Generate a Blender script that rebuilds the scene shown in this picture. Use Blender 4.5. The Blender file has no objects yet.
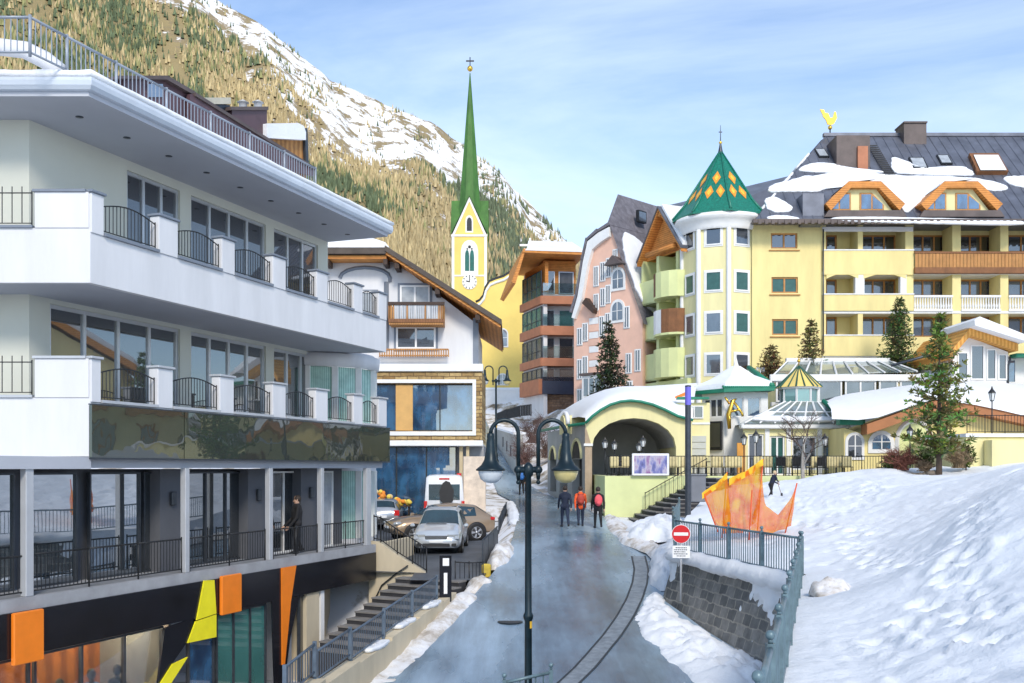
import bpy, math, random
import numpy as np
from mathutils import Matrix, Vector, noise as mnoise
random.seed(7); R = math.radians; PI = math.pi
scene = bpy.context.scene; COL = scene.collection
def rnd(a, b): return random.uniform(a, b)
def nz(x, y, z=0.0): return mnoise.noise(Vector((x, y, z)))
def fbm(x, y, z=0.0, o=4):
    s, a, f = 0, .5, 1
    for _ in range(o): s += a*nz(x*f, y*f, z+7.3*_); a *= .5; f *= 2.03
    return s
# a view measurement turned into a point at a known distance (camera at the origin, looking along +Y)
def at(px, py, Y): return Vector(((px-512)/1000*Y, Y, (468-py)/1000*Y))
def onplane(px, py, p, n):
    d = Vector(((px-512)/1000, 1, (468-py)/1000)); p = Vector(p); n = Vector(n)
    return d*(p.dot(n)/d.dot(n))
def FR(o, d):   # facade frame: x along the wall (to the right seen from outside), y into the building, z up
    d = Vector((d[0], d[1], 0)).normalized(); o = Vector(o)
    return Matrix(((d.x, -d.y, 0, o.x), (d.y, d.x, 0, o.y), (0, 0, 1, o.z), (0, 0, 0, 1)))
def TR(x, y, z): return Matrix.Translation((x, y, z))
def RZ(a): return Matrix.Rotation(a, 4, 'Z')
I4 = Matrix.Identity(4)

# ---------------------------------------------------------------- materials
class NT:
    def __init__(s, name):
        s.m = bpy.data.materials.new(name); s.m.use_nodes = True
        s.t = s.m.node_tree; s.t.nodes.clear()
        s.out = s.n('OutputMaterial'); s.bs = s.n('BsdfPrincipled')
        s.l(s.bs, 0, s.out, 0); s.tc = None
    def n(s, ty, **k):
        nd = s.t.nodes.new('ShaderNode'+ty)
        for a, v in k.items(): setattr(nd, a, v)
        return nd
    def l(s, a, i, b, j): s.t.links.new(a.outputs[i], b.inputs[j])
    def coord(s, kind='Object'):
        if not s.tc: s.tc = s.n('TexCoord')
        return s.tc, kind
    def noise(s, scale, detail=5, rough=.6, stretch=None, kind='Object'):
        tc, k = s.coord(); nd = s.n('TexNoise'); nd.inputs['Scale'].default_value = scale
        nd.inputs['Detail'].default_value = detail; nd.inputs['Roughness'].default_value = rough
        if stretch:
            mp = s.n('Mapping'); mp.inputs['Scale'].default_value = stretch
            s.l(tc, kind, mp, 0); s.l(mp, 0, nd, 'Vector')
        else: s.l(tc, kind, nd, 'Vector')
        return nd
    def ramp(s, src, i, stops, interp='LINEAR'):
        r = s.n('ValToRGB'); s.l(src, i, r, 0); e = r.color_ramp.elements; r.color_ramp.interpolation = interp
        while len(e) < len(stops): e.new(.5)
        for k, (p, c) in enumerate(stops):
            e[k].position = p; e[k].color = (*c, 1) if len(c) == 3 else c
        return r
    def bump(s, src, i, strength, dist=.02):
        b = s.n('Bump'); b.inputs['Strength'].default_value = strength; b.inputs['Distance'].default_value = dist
        s.l(src, i, b, 'Height'); s.l(b, 0, s.bs, 'Normal'); return b
MATS = {}
def scl(c, k): return tuple(min(1, x*k) for x in c)
def mat(name, col, rough=.75, var=.12, scale=1.2, metal=0, bump=.0, bscale=None, spec=.5, col2=None, stretch=None, detail=6):
    if name in MATS: return MATS[name]
    t = NT(name); b = t.bs
    nd = t.noise(scale, detail, .62, stretch)
    c2 = col2 or scl(col, 1+var); c1 = scl(col, 1-var) if not col2 else col
    rp = t.ramp(nd, 0, [(.32, c1), (.68, c2)]); t.l(rp, 0, b, 'Base Color')
    b.inputs['Roughness'].default_value = rough; b.inputs['Metallic'].default_value = metal
    b.inputs['Specular IOR Level'].default_value = spec
    if bump:
        n2 = t.noise(bscale or scale*6, 4, .6, stretch); t.bump(n2, 0, bump)
    MATS[name] = t.m; return t.m
def mat_snow(name='snow', tint=(.84, .86, .89), sc=1.0, bump=.45):
    if name in MATS: return MATS[name]
    t = NT(name); n1 = t.noise(.35*sc, 6, .6); rp = t.ramp(n1, 0, [(.3, scl(tint, .93)), (.6, tint)])
    t.l(rp, 0, t.bs, 'Base Color'); t.bs.inputs['Roughness'].default_value = .75; t.bs.inputs['Specular IOR Level'].default_value = .25
    n2 = t.noise(3*sc, 8, .65); t.bump(n2, 0, bump, .12/sc); MATS[name] = t.m; return t.m
def mat_dirty_snow():
    t = NT('dirty_snow'); n1 = t.noise(1.3, 8, .7)
    rp = t.ramp(n1, 0, [(.30, (.30, .25, .20)), (.43, (.58, .53, .47)), (.54, (.80, .79, .79)), (.7, (.86, .87, .89))])
    t.l(rp, 0, t.bs, 'Base Color'); t.bs.inputs['Roughness'].default_value = .8
    n2 = t.noise(6, 8, .7); t.bump(n2, 0, .6, .08); MATS['dirty_snow'] = t.m; return t.m
def mat_brick(name, c1, c2, mortar, bw, bh, ms=.02, rough=.85, bump=.6, stain=None):
    t = NT(name); tc, k = t.coord(); sx = t.n('SeparateXYZ'); t.l(tc, 'Object', sx, 0)
    cx = t.n('CombineXYZ'); t.l(sx, 0, cx, 0); t.l(sx, 2, cx, 1)
    wob = t.noise(2.2, 3); mx = t.n('MixRGB'); mx.blend_type = 'ADD'; mx.inputs[0].default_value = .15
    t.l(cx, 0, mx, 1); t.l(wob, 1, mx, 2)
    br = t.n('TexBrick'); t.l(mx, 0, br, 'Vector'); br.inputs['Scale'].default_value = 1
    br.inputs['Brick Width'].default_value = bw; br.inputs['Row Height'].default_value = bh
    br.inputs['Mortar Size'].default_value = ms; br.inputs['Mortar Smooth'].default_value = .3
    br.inputs['Color1'].default_value = (*c1, 1); br.inputs['Color2'].default_value = (*c2, 1); br.inputs['Mortar'].default_value = (*mortar, 1)
    n2 = t.noise(3.5, 6); m2 = t.n('MixRGB'); m2.blend_type = 'MULTIPLY'; m2.inputs[0].default_value = .8
    rp = t.ramp(n2, 0, [(.25, (.5, .5, .5)), (.7, (1.25, 1.25, 1.25))]); t.l(br, 0, m2, 1); t.l(rp, 0, m2, 2)
    t.l(m2, 0, t.bs, 'Base Color'); t.bs.inputs['Roughness'].default_value = rough
    inv = t.n('Math', operation='SUBTRACT'); inv.inputs[0].default_value = 1; t.l(br, 1, inv, 1)
    ad = t.n('Math', operation='ADD'); t.l(inv, 0, ad, 0); t.l(n2, 0, ad, 1); t.bump(ad, 0, bump, .05)
    MATS[name] = t.m; return t.m
def mat_glass(name, base=(.02, .025, .03), refl=.5, wav=.0, base2=None, sc=.6):
    # an opaque dark pane: what is inside (noise) under a mirror-like surface
    t = NT(name); nd = t.noise(sc, 3, .5, (1, 1, .6)); b2 = base2 or scl(base, 2.2)
    rp = t.ramp(nd, 0, [(.38, base), (.62, b2)]); t.l(rp, 0, t.bs, 'Base Color')
    t.bs.inputs['Roughness'].default_value = .25
    gl = t.n('BsdfGlossy'); gl.inputs['Roughness'].default_value = .015; gl.inputs[0].default_value = (.9, .95, 1, 1)
    lw = t.n('LayerWeight'); lw.inputs[0].default_value = .5
    mr = t.n('MapRange'); t.l(lw, 0, mr, 0); mr.inputs[3].default_value = refl*.35; mr.inputs[4].default_value = min(1, refl*1.7)
    mx = t.n('MixShader'); t.l(mr, 0, mx, 0); t.l(t.bs, 0, mx, 1); t.l(gl, 0, mx, 2); t.l(mx, 0, t.out, 0)
    n2 = t.noise(.9, 2, .4); b = t.n('Bump'); b.inputs['Strength'].default_value = wav or .06; b.inputs['Distance'].default_value = .05 if wav else .01
    t.l(n2, 0, b, 'Height'); t.l(b, 0, gl, 'Normal'); MATS[name] = t.m; return t.m
def mat_clear(name, tint=(.8, .9, .95), refl=.25):
    t = NT(name); tr = t.n('BsdfTransparent'); tr.inputs[0].default_value = (*tint, 1)
    gl = t.n('BsdfGlossy'); gl.inputs['Roughness'].default_value = .02
    mx = t.n('MixShader'); lw = t.n('LayerWeight'); lw.inputs[0].default_value = .4
    mr = t.n('MapRange'); t.l(lw, 0, mr, 0); mr.inputs[3].default_value = refl*.5; mr.inputs[4].default_value = min(1, refl*2.5)
    t.l(mr, 0, mx, 0); t.l(tr, 0, mx, 1); t.l(gl, 0, mx, 2); t.l(mx, 0, t.out, 0); MATS[name] = t.m; return t.m
def mat_stripe(name, c1, c2, scale, axis='X', rough=.7, dist=1.5, bump=.2):
    t = NT(name); tc, k = t.coord(); w = t.n('TexWave'); w.bands_direction = axis; w.inputs['Scale'].default_value = scale
    w.inputs['Distortion'].default_value = dist; w.inputs['Detail'].default_value = 2; t.l(tc, 'Object', w, 0)
    rp = t.ramp(w, 1, [(.2, c1), (.8, c2)]); nd = t.noise(2.5, 5); m2 = t.n('MixRGB'); m2.blend_type = 'MULTIPLY'; m2.inputs[0].default_value = .6
    r2 = t.ramp(nd, 0, [(.3, (.6, .6, .6)), (.7, (1.2, 1.2, 1.2))]); t.l(rp, 0, m2, 1); t.l(r2, 0, m2, 2); t.l(m2, 0, t.bs, 'Base Color')
    t.bs.inputs['Roughness'].default_value = rough
    if bump: t.bump(w, 1, bump, .01)
    MATS[name] = t.m; return t.m
def mat_attr(name, rough=.85, bump=0):
    t = NT(name); a = t.n('Attribute'); a.attribute_name = 'Col'; t.l(a, 0, t.bs, 'Base Color'); t.bs.inputs['Roughness'].default_value = rough
    t.bs.inputs['Specular IOR Level'].default_value = .15; MATS[name] = t.m; return t.m
def mat_emit(name, col, s, base=(.8, .8, .8)):
    t = NT(name); nd = t.noise(1.5, 2); rp = t.ramp(nd, 0, [(.3, scl(col, .8)), (.7, col)]); t.l(rp, 0, t.bs, 'Emission Color')
    t.bs.inputs['Base Color'].default_value = (*base, 1)
    t.bs.inputs['Emission Strength'].default_value = s; MATS[name] = t.m; return t.m

# ---------------------------------------------------------------- mesh builder
class MB:
    def __init__(s, mt=None, M=None):
        s.v = []; s.f = []; s.mi = []; s.sm = []; s.mats = []; s.cur = mt; s.M = M or I4; s.col = None
    def mid(s, mt):
        mt = mt or s.cur
        if mt not in s.mats: s.mats.append(mt)
        return s.mats.index(mt)
    def add(s, vs, fs, mt=None, smooth=False):
        b = len(s.v); k = s.mid(mt); M = s.M
        s.v += [tuple(M @ Vector(p)) for p in vs] if M is not I4 else [tuple(p) for p in vs]
        for f in fs: s.f.append(tuple(b+i for i in f)); s.mi.append(k); s.sm.append(smooth)
        return s
    def box(s, x0, y0, z0, x1, y1, z1, mt=None, bev=0):
        if x1 < x0: x0, x1 = x1, x0
        if y1 < y0: y0, y1 = y1, y0
        if z1 < z0: z0, z1 = z1, z0
        if bev:
            b = min(bev, (x1-x0)/3, (y1-y0)/3, (z1-z0)/3)
            rings = [(b, z0), (0, z0+b), (0, z1-b), (b, z1)]; vs = []; fs = []
            for (i, z) in rings:
                X0, X1, Y0, Y1 = x0+i, x1-i, y0+i, y1-i; c = b
                vs += [(X0+c, Y0, z), (X1-c, Y0, z), (X1, Y0+c, z), (X1, Y1-c, z), (X1-c, Y1, z), (X0+c, Y1, z), (X0, Y1-c, z), (X0, Y0+c, z)]
            for r in range(3):
                for k in range(8): fs.append((r*8+k, r*8+(k+1) % 8, r*8+8+(k+1) % 8, r*8+8+k))
            fs += [tuple(range(7, -1, -1)), tuple(range(24, 32))]
            return s.add(vs, fs, mt)
        v = [(x0, y0, z0), (x1, y0, z0), (x1, y1, z0), (x0, y1, z0), (x0, y0, z1), (x1, y0, z1), (x1, y1, z1), (x0, y1, z1)]
        return s.add(v, [(3, 2, 1, 0), (4, 5, 6, 7), (0, 1, 5, 4), (1, 2, 6, 5), (2, 3, 7, 6), (3, 0, 4, 7)], mt)
    def prism(s, poly, y0, y1, mt=None):          # outline in x,z swept along y
        n = len(poly); v = [(x, y0, z) for x, z in poly]+[(x, y1, z) for x, z in poly]
        f = [tuple(range(n)), tuple(range(2*n-1, n-1, -1))]+[(i, i+n, (i+1) % n+n, (i+1) % n) for i in range(n)]
        return s.add(v, f, mt)
    def prismz(s, poly, z0, z1, mt=None):         # outline in x,y swept up
        n = len(poly); v = [(x, y, z0) for x, y in poly]+[(x, y, z1) for x, y in poly]
        f = [tuple(range(n-1, -1, -1)), tuple(range(n, 2*n))]+[(i, (i+1) % n, (i+1) % n+n, i+n) for i in range(n)]
        return s.add(v, f, mt)
    def frust(s, polys, mt=None, smooth=False, cap=True):   # list of equally long rings of 3d points
        n = len(polys[0]); v = [p for q in polys for p in q]; f = []
        for r in range(len(polys)-1):
            for i in range(n): f.append((r*n+i, r*n+(i+1) % n, (r+1)*n+(i+1) % n, (r+1)*n+i))
        if cap: f += [tuple(range(n-1, -1, -1)), tuple(range((len(polys)-1)*n, len(polys)*n))]
        return s.add(v, f, mt, smooth)
    def tube(s, pts, r, n=8, mt=None, smooth=True, cap=True):
        pts = [Vector(p) for p in pts]; rs = r if isinstance(r, (list, tuple)) else [r]*len(pts); rings = []; up = None
        for i, p in enumerate(pts):
            d = (pts[min(i+1, len(pts)-1)]-pts[max(i-1, 0)]).normalized()
            if up is None: up = Vector((0, 0, 1)) if abs(d.z) < .9 else Vector((1, 0, 0))
            a = d.cross(up)
            if a.length < 1e-4: a = d.cross(Vector((.3, 1, .2)))
            a.normalize(); b = a.cross(d).normalized(); up = b
            rings.append([p+a*(math.cos(2*PI*k/n)*rs[i])+b*(math.sin(2*PI*k/n)*rs[i]) for k in range(n)])
        return s.frust(rings, mt, smooth and n > 4, cap)
    def lathe(s, prof, n=16, c=(0, 0, 0), mt=None, smooth=True, a0=0, a1=2*PI, ph=0):
        full = abs(a1-a0-2*PI) < 1e-6; m = n if full else n+1; v = []; f = []
        for r, z in prof:
            for k in range(m):
                a = a0+ph+(a1-a0)*k/n; v.append((c[0]+r*math.cos(a), c[1]+r*math.sin(a), c[2]+z))
        for i in range(len(prof)-1):
            for k in range(n):
                k2 = (k+1) % m; f.append((i*m+k, i*m+k2, (i+1)*m+k2, (i+1)*m+k))
        return s.add(v, f, mt, smooth)
    def ball(s, c, r, n=10, mt=None, sx=(1, 1, 1), m=6):
        v = [(c[0], c[1], c[2]-r*sx[2])]; f = []
        for i in range(1, m):
            t = PI*i/m
            for k in range(n): v.append((c[0]+r*sx[0]*math.sin(t)*math.cos(2*PI*k/n), c[1]+r*sx[1]*math.sin(t)*math.sin(2*PI*k/n), c[2]-r*sx[2]*math.cos(t)))
        v.append((c[0], c[1], c[2]+r*sx[2])); L = len(v)-1
        for k in range(n):
            f.append((0, 1+(k+1) % n, 1+k)); f.append((L, L-n+k, L-n+(k+1) % n))
            for i in range(m-2): a = 1+i*n; f.append((a+k, a+(k+1) % n, a+n+(k+1) % n, a+n+k))
        return s.add(v, f, mt, True)
    def patch(s, pts, nrm, th, mt=None, sub=4):   # a thick soft-edged layer lying on a plane
        pts = [Vector(p) for p in pts]; nrm = Vector(nrm).normalized()
        for _ in range(sub):                       # corner cutting
            q = []
            for i in range(len(pts)):
                a, b = pts[i], pts[(i+1) % len(pts)]; q += [a*.75+b*.25, a*.25+b*.75]
            pts = q
        c = sum(pts, Vector())/len(pts); n = len(pts)
        out = [p+(p-c).normalized()*(.12*nz(p.x*2.3, p.y*2.3, p.z*2.3)+.05*nz(p.x*7, p.y*7, p.z*7)) for p in pts]
        ins = min((p-c).length for p in pts)
        def inset(k): return [p+(c-p).normalized()*min(k, (c-p).length*.6) for p in out]
        rings = [[p-nrm*.02 for p in out], [p+nrm*th*.7 for p in inset(-.0)], [p+nrm*th*.95 for p in inset(th*.35)], [p+nrm*th for p in inset(th*1.0)]]
        rings = [list(r) for r in rings]
        for r in range(1, 4): rings.append([c+nrm*th+(p-c)*(1-r*.3)+nrm*(.06*nz(p.x*2, p.y*2, r)) for p in inset(th)])
        return s.frust(rings, mt, True)
    def build(s, name, parent=None, F=None, origin=None):
        me = bpy.data.meshes.new(name); V = np.array(s.v, dtype=float) if s.v else np.zeros((0, 3))
        F = F or I4; o = bpy.data.objects.new(name, me); COL.objects.link(o)
        if parent is not None:
            o.parent = parent; o.matrix_local = parent_inv(parent) @ F; WM[o.name] = F.copy()
        elif F is not I4: o.matrix_local = F; WM[o.name] = F.copy()
        else:
            if origin is None: origin = Vector(((V[:, 0].min()+V[:, 0].max())/2, (V[:, 1].min()+V[:, 1].max())/2, V[:, 2].min()))
            V = V-np.array(origin); o.location = origin; WM[o.name] = Matrix.Translation(origin)
        me.from_pydata(V.tolist(), [], s.f)
        for m_ in s.mats: me.materials.append(m_)
        me.polygons.foreach_set('material_index', s.mi); me.polygons.foreach_set('use_smooth', s.sm)
        if s.col is not None:
            a = me.color_attributes.new('Col', 'FLOAT_COLOR', 'POINT'); a.data.foreach_set('color', np.array(s.col, dtype=np.float32).ravel())
        me.update(); return o
WM = {}
def world_of(o):
    if o.name in WM: return WM[o.name]
    m = Matrix.Translation(o.location) @ RZ(o.rotation_euler.z) if o.parent is None and o.type == 'EMPTY' else None
    if m is None:
        m = o.matrix_local.copy() if o.parent is None else world_of(o.parent) @ o.matrix_local
    return m
def parent_inv(p): return world_of(p).inverted()
def tag(o, label, cat, group=None, kind=None):
    if label: o['label'] = label
    if cat: o['category'] = cat
    if group: o['group'] = group
    if kind: o['kind'] = kind
    return o
def struct(o, kind='structure'): o['kind'] = kind; return o
def thing(name, label, cat, loc=(0, 0, 0), rz=0, group=None):
    o = bpy.data.objects.new(name, None); COL.objects.link(o); o.location = loc; o.rotation_euler = (0, 0, rz); o.empty_display_size = .3
    return tag(o, label, cat, group)
def copy_tree(o, loc=None, rz=None, label=None, parent=None, scale=None, group=None):
    c = o.copy(); COL.objects.link(c)
    if parent: c.parent = parent
    if loc is not None: c.location = loc
    if rz is not None: c.rotation_euler = (0, 0, rz)
    if scale: c.scale = (scale,)*3 if not isinstance(scale, tuple) else scale
    if label: c['label'] = label
    if group: c['group'] = group
    for ch in KIDS.get(o.name, [x for x in bpy.data.objects if x.parent == o]): copy_tree(ch, parent=c)
    return c
KIDS = {}
def part(name, data, parent, F, label=None):        # another object on an existing mesh, placed by a frame
    o = bpy.data.objects.new(name, data); COL.objects.link(o); o.parent = parent; o.matrix_local = parent_inv(parent) @ F; WM[o.name] = F.copy()
    return o
def wall(mb, x0, x1, z0, z1, ops, depth=.18, mt=None, rev=None, y=0):   # a wall face with openings and reveals, in the builder's frame
    xs = sorted({x0, x1, *[v for o in ops for v in (o[0], o[1])]}); zs = sorted({z0, z1, *[v for o in ops for v in (o[2], o[3])]})
    xs = [v for v in xs if x0 <= v <= x1]; zs = [v for v in zs if z0 <= v <= z1]
    for i in range(len(xs)-1):
        for j in range(len(zs)-1):
            cx, cz = (xs[i]+xs[i+1])/2, (zs[j]+zs[j+1])/2
            if any(o[0] < cx < o[1] and o[2] < cz < o[3] for o in ops): continue
            mb.add([(xs[i], y, zs[j]), (xs[i+1], y, zs[j]), (xs[i+1], y, zs[j+1]), (xs[i], y, zs[j+1])], [(0, 1, 2, 3)], mt)
    for a, b, c, d in [o[:4] for o in ops]:
        e = y+depth
        mb.add([(a, y, c), (b, y, c), (b, y, d), (a, y, d), (a, e, c), (b, e, c), (b, e, d), (a, e, d)], [(0, 4, 5, 1), (1, 5, 6, 2), (2, 6, 7, 3), (3, 7, 4, 0)], rev or mt)
WCACHE = {}
def window(parent, F, x, z, w, h, frame, pane, nx=1, ny=1, fw=.07, y=.06, surround=None, sw=.1, sill=None, name='window', zs=None):
    key = (round(w, 2), round(h, 2), frame.name, pane.name, nx, ny, fw, surround.name if surround else 0, sw, sill.name if sill else 0)
    if key not in WCACHE:
        m = MB(frame); a = w/2
        for q in ((-a, 0, -a+fw, h), (a-fw, 0, a, h), (-a+fw, 0, a-fw, fw), (-a+fw, h-fw, a-fw, h)): m.box(q[0], -.02, q[1], q[2], .07, q[3])
        for k in range(1, nx): c = -a+w*k/nx; m.box(c-fw*.55, -.018, fw, c+fw*.55, .068, h-fw)
        for k in range(1, ny): c = h*k/ny; m.box(-a+fw, -.014, c-fw*.4, a-fw, .066, c+fw*.4)
        if surround:
            for q in ((-a-sw, -sw, -a, h+sw), (a, -sw, a+sw, h+sw), (-a, -sw, a, 0), (-a, h, a, h+sw)): m.box(q[0], -y-.03, q[1], q[2], .03, q[3], surround)
        if sill: m.box(-a-sw-.04, -y-.1, -sw-.06, a+sw+.04, .02, -sw, sill)
        g = MB(pane); g.box(-a+fw*.6, .03, fw*.6, a-fw*.6, .05, h-fw*.6)
        f_, p_ = m.build(name), g.build('pane'); WCACHE[key] = (f_.data, p_.data)
        # keep raw local meshes, remove the temporary objects
        for ob, mm in ((f_, m), (p_, g)):
            for i, vv in enumerate(mm.v): ob.data.vertices[i].co = vv
            bpy.data.objects.remove(ob)
    fd, pd = WCACHE[key]; G = F @ TR(x, y, z)
    fo = part(name, fd, parent, G); po = bpy.data.objects.new('pane', pd); COL.objects.link(po); po.parent = fo
    return fo
def railing(root, pts, h, mt, gap=.12, br=.011, pr=.03, rr=.022, finial=0, arch=0, square=False, low=.09, posts=True, kind='bar', post_mt=None, bar_over=0, panels=True):
    pts = [Vector(p) for p in pts]; bars = MB(mt); rails = MB(mt); lows = MB(mt)
    for i in range(len(pts)-1):
        a, b = pts[i], pts[i+1]; L = (b-a).length; n = max(2, int(L/gap)); N = 10 if arch else 1
        up = lambda t: Vector((0, 0, h+arch*math.sin(PI*t)))
        tp = [a+(b-a)*(k/N)+up(k/N) for k in range(N+1)]; rails.tube(tp, rr, 6)
        lows.tube([a+Vector((0, 0, low)), b+Vector((0, 0, low))], rr*.8, 6)
        for k in range(1, n):
            t = k/n; p = a+(b-a)*t
            bars.tube([p+Vector((0, 0, low)), p+up(t)+Vector((0, 0, bar_over))], br, 4, cap=False)
    rails.build('top_rail', root); lows.build('bottom_rail', root); bars.build('bar_panel', root)
    if posts:
        for p in pts:
            m = MB(post_mt or mt)
            if square: m.box(p.x-pr, p.y-pr, p.z, p.x+pr, p.y+pr, p.z+h+.05)
            else: m.tube([p, p+Vector((0, 0, h+.05))], pr, 8)
            if finial: m.tube([p+Vector((0, 0, h+.05)), p+Vector((0, 0, h+.05+finial))], [pr*.6, pr*.5], 8); m.ball(p+Vector((0, 0, h+.05+finial*1.6)), finial, 10)
            m.build('post', root)
    return root
# ---------------------------------------------------------------- palette
SNOW = mat_snow(); SNOWR = mat_snow('roof_snow', (.85, .87, .9), .8, .3); DSNOW = mat_dirty_snow()
WHITE = mat('white_render', (.66, .665, .685), .8, .075, .8, bump=.1, bscale=30, stretch=(1.6, 1.6, .3))
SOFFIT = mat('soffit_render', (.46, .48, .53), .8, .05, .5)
CREAM = mat('pale_render', (.60, .61, .54), .85, .05, .4, bump=.08, bscale=30)
YEL = mat('yellow_render', (.78, .66, .30), .85, .09, .8, bump=.12, bscale=20, stretch=(1.5, 1.5, .35))
YELP = mat('pale_yellow_render', (.78, .71, .38), .85, .09, .8, bump=.12, bscale=20, stretch=(1.5, 1.5, .35))
YGREEN = mat('lime_and_shade_render', (.68, .72, .36), .85, .08, .7, bump=.1, bscale=20)  # own colour of the terrace wall, painted shade on the west wing
CHY = mat('church_yellow_render', (.80, .60, .17), .85, .08, .4, bump=.1, bscale=12)
PINK = mat('pink_render', (.80, .50, .38), .85, .09, .8, bump=.1, bscale=20)
BEIGE = mat('beige_concrete', (.58, .50, .36), .85, .14, .9, stretch=(1, 1, .35), bump=.2, bscale=10)
GREYW = mat('grey_render', (.40, .40, .38), .85, .12, .8, bump=.15, bscale=12)
TRIM = mat('white_trim', (.78, .78, .77), .7, .05, 2)
GREYT = mat('grey_trim', (.19, .22, .27), .7, .08, 2)
CONC = mat('concrete', (.33, .34, .36), .8, .15, 1.6, bump=.2, bscale=14)
ALU = mat('aluminium', (.55, .58, .62), .35, .05, 3, metal=.6)
LGREY = mat('light_grey_steel', (.48, .50, .53), .45, .06, 2, metal=.2)
IRON = mat('black_iron', (.025, .027, .03), .45, .3, 8, metal=.3)
DSTEEL = mat('dark_steel', (.06, .07, .085), .4, .2, 4, metal=.5)
BLUEG = mat('blue_grey_steel', (.12, .16, .21), .42, .2, 5, metal=.35)
TEAL = mat('teal_painted_steel', (.13, .20, .23), .4, .25, 6, metal=.2)
LAMPG = mat('lamp_green_paint', (.007, .02, .028), .38, .3, 6, metal=.3)
BLACKP = mat('black_panel', (.008, .009, .014), .22, .3, 1)
ORANGE = mat('orange_panel', (.86, .22, .015), .4, .08, 2)
YELS = mat('yellow_panel', (.82, .74, .02), .4, .08, 2)
DWOOD = mat_stripe('dark_wood', (.035, .02, .014), (.085, .05, .035), 7, 'X')
WOOD = mat_stripe('larch_wood', (.36, .16, .05), (.56, .28, .09), 3.5, 'X')
OWOOD = mat_stripe('orange_wood', (.52, .19, .04), (.70, .30, .07), 2.2, 'Z')
BROWNW = mat_stripe('brown_wood', (.16, .065, .025), (.30, .13, .05), 4, 'X')
BFRAME = mat('brown_frame', (.46, .21, .055), .55, .2, 3)
TERRA = mat('terracotta_panel', (.42, .17, .09), .7, .12, 1.5)
SLATE = mat('dark_sheet_roof', (.145, .155, .19), .38, .25, .9, metal=.35)
SLATEB = mat('brown_sheet_roof', (.10, .075, .07), .5, .25, 1.2)
PURP = mat('plum_sheet', (.10, .055, .065), .45, .2, 1.5)
GTRIM = mat('green_trim', (.01, .20, .12), .5, .15, 3)
GTILE = mat('green_tiles', (.008, .17, .115), .4, .35, 9, bump=.5, bscale=14)
OTILE = mat('orange_tiles', (.80, .30, .03), .45, .25, 8)
RTILE = mat('red_tiles', (.48, .07, .02), .45, .2, 8)
SPIRE = mat('spire_green', (.055, .16, .028), .65, .3, 1.4, stretch=(1, 1, .4), bump=.3, bscale=5)
GOLD = mat('gold', (.75, .48, .08), .3, .1, 3, metal=.9)
STONE = mat_brick('dark_wall_stone', (.11, .113, .112), (.27, .26, .24), (.32, .30, .26), .44, .27, .022, bump=.55)
BSTONE = mat_brick('ochre_brick', (.26, .15, .05), (.56, .40, .18), (.16, .10, .05), .62, .19, .02, bump=.8)
RSTONE = mat_brick('brown_rubble', (.20, .12, .07), (.30, .20, .13), (.14, .10, .08), .5, .22, .02)
BARK = mat('bark', (.10, .07, .05), .95, .4, 6, bump=.6, bscale=30, stretch=(1, 1, .25))
GBARK = mat('pale_bark', (.34, .31, .28), .95, .35, 6, bump=.6, bscale=30)
LEAF = mat_attr('needles'); FORESTM = mat_attr('forest')
G_DARK = mat_glass('dark_window', (.008, .009, .012), .30)
G_BLUE = mat_glass('blue_window', (.006, .03, .08), .34, base2=(.03, .12, .25), sc=1.6)
G_SHOP = mat_glass('mirror_window', (.005, .008, .010), .42)
G_GREEN = mat_stripe('green_curtain_window', (.02, .075, .065), (.06, .16, .14), 5, 'X', .12, .6, 0)
G_GREY = mat_glass('grey_window', (.035, .042, .055), .26, base2=(.13, .15, .18))
G_WHITE = mat_stripe('net_curtain_window', (.30, .33, .36), (.5, .53, .56), 6, 'X', .15, .8, 0)
G_TINT = mat_glass('teal_window', (.03, .14, .13), .35, base2=(.06, .22, .2))
G_ROOF = mat_glass('roof_glass', (.16, .2, .19), .45, base2=(.28, .33, .3))
CLEAR = mat_clear('shop_glass', (.86, .93, .95), .22)
MIRROR = mat_glass('dark_mirror_panel', (.003, .009, .007), .20, wav=.3)
SKIN = mat('skin', (.52, .32, .23), .6, .06, 5)
ORINT = mat_stripe('orange_fabric', (.42, .10, .02), (.72, .20, .03), 2, 'X', .8, 2)
CURT = mat_stripe('pale_green_curtain', (.28, .48, .42), (.48, .68, .60), 4.5, 'X', .8, .5)
TYRE = mat('tyre_rubber', (.015, .015, .016), .85, .2, 6)
RIM = mat('alloy_rim', (.45, .46, .48), .35, .1, 4, metal=.8)
RED = mat('red_paint', (.62, .015, .02), .35, .05, 4)
WPL = mat('white_paint', (.82, .82, .82), .4, .03, 4)
NAVY = mat('navy_cloth', (.012, .018, .04), .85, .25, 6)
BLACKC = mat('black_cloth', (.012, .012, .014), .85, .3, 6)
JEANS = mat('dark_jeans', (.02, .03, .06), .9, .25, 8)
ORJ = mat('orange_jacket', (.80, .10, .015), .7, .12, 6)
PINKB = mat('pink_red_bag', (.78, .10, .12), .7, .12, 6)
BLUEB = mat('blue_bag', (.03, .16, .50), .6, .12, 6)
HAIR = mat('dark_hair', (.03, .02, .015), .7, .3, 20)
CREAMC = mat('cream_cushion', (.66, .56, .30), .85, .15, 5)

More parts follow.
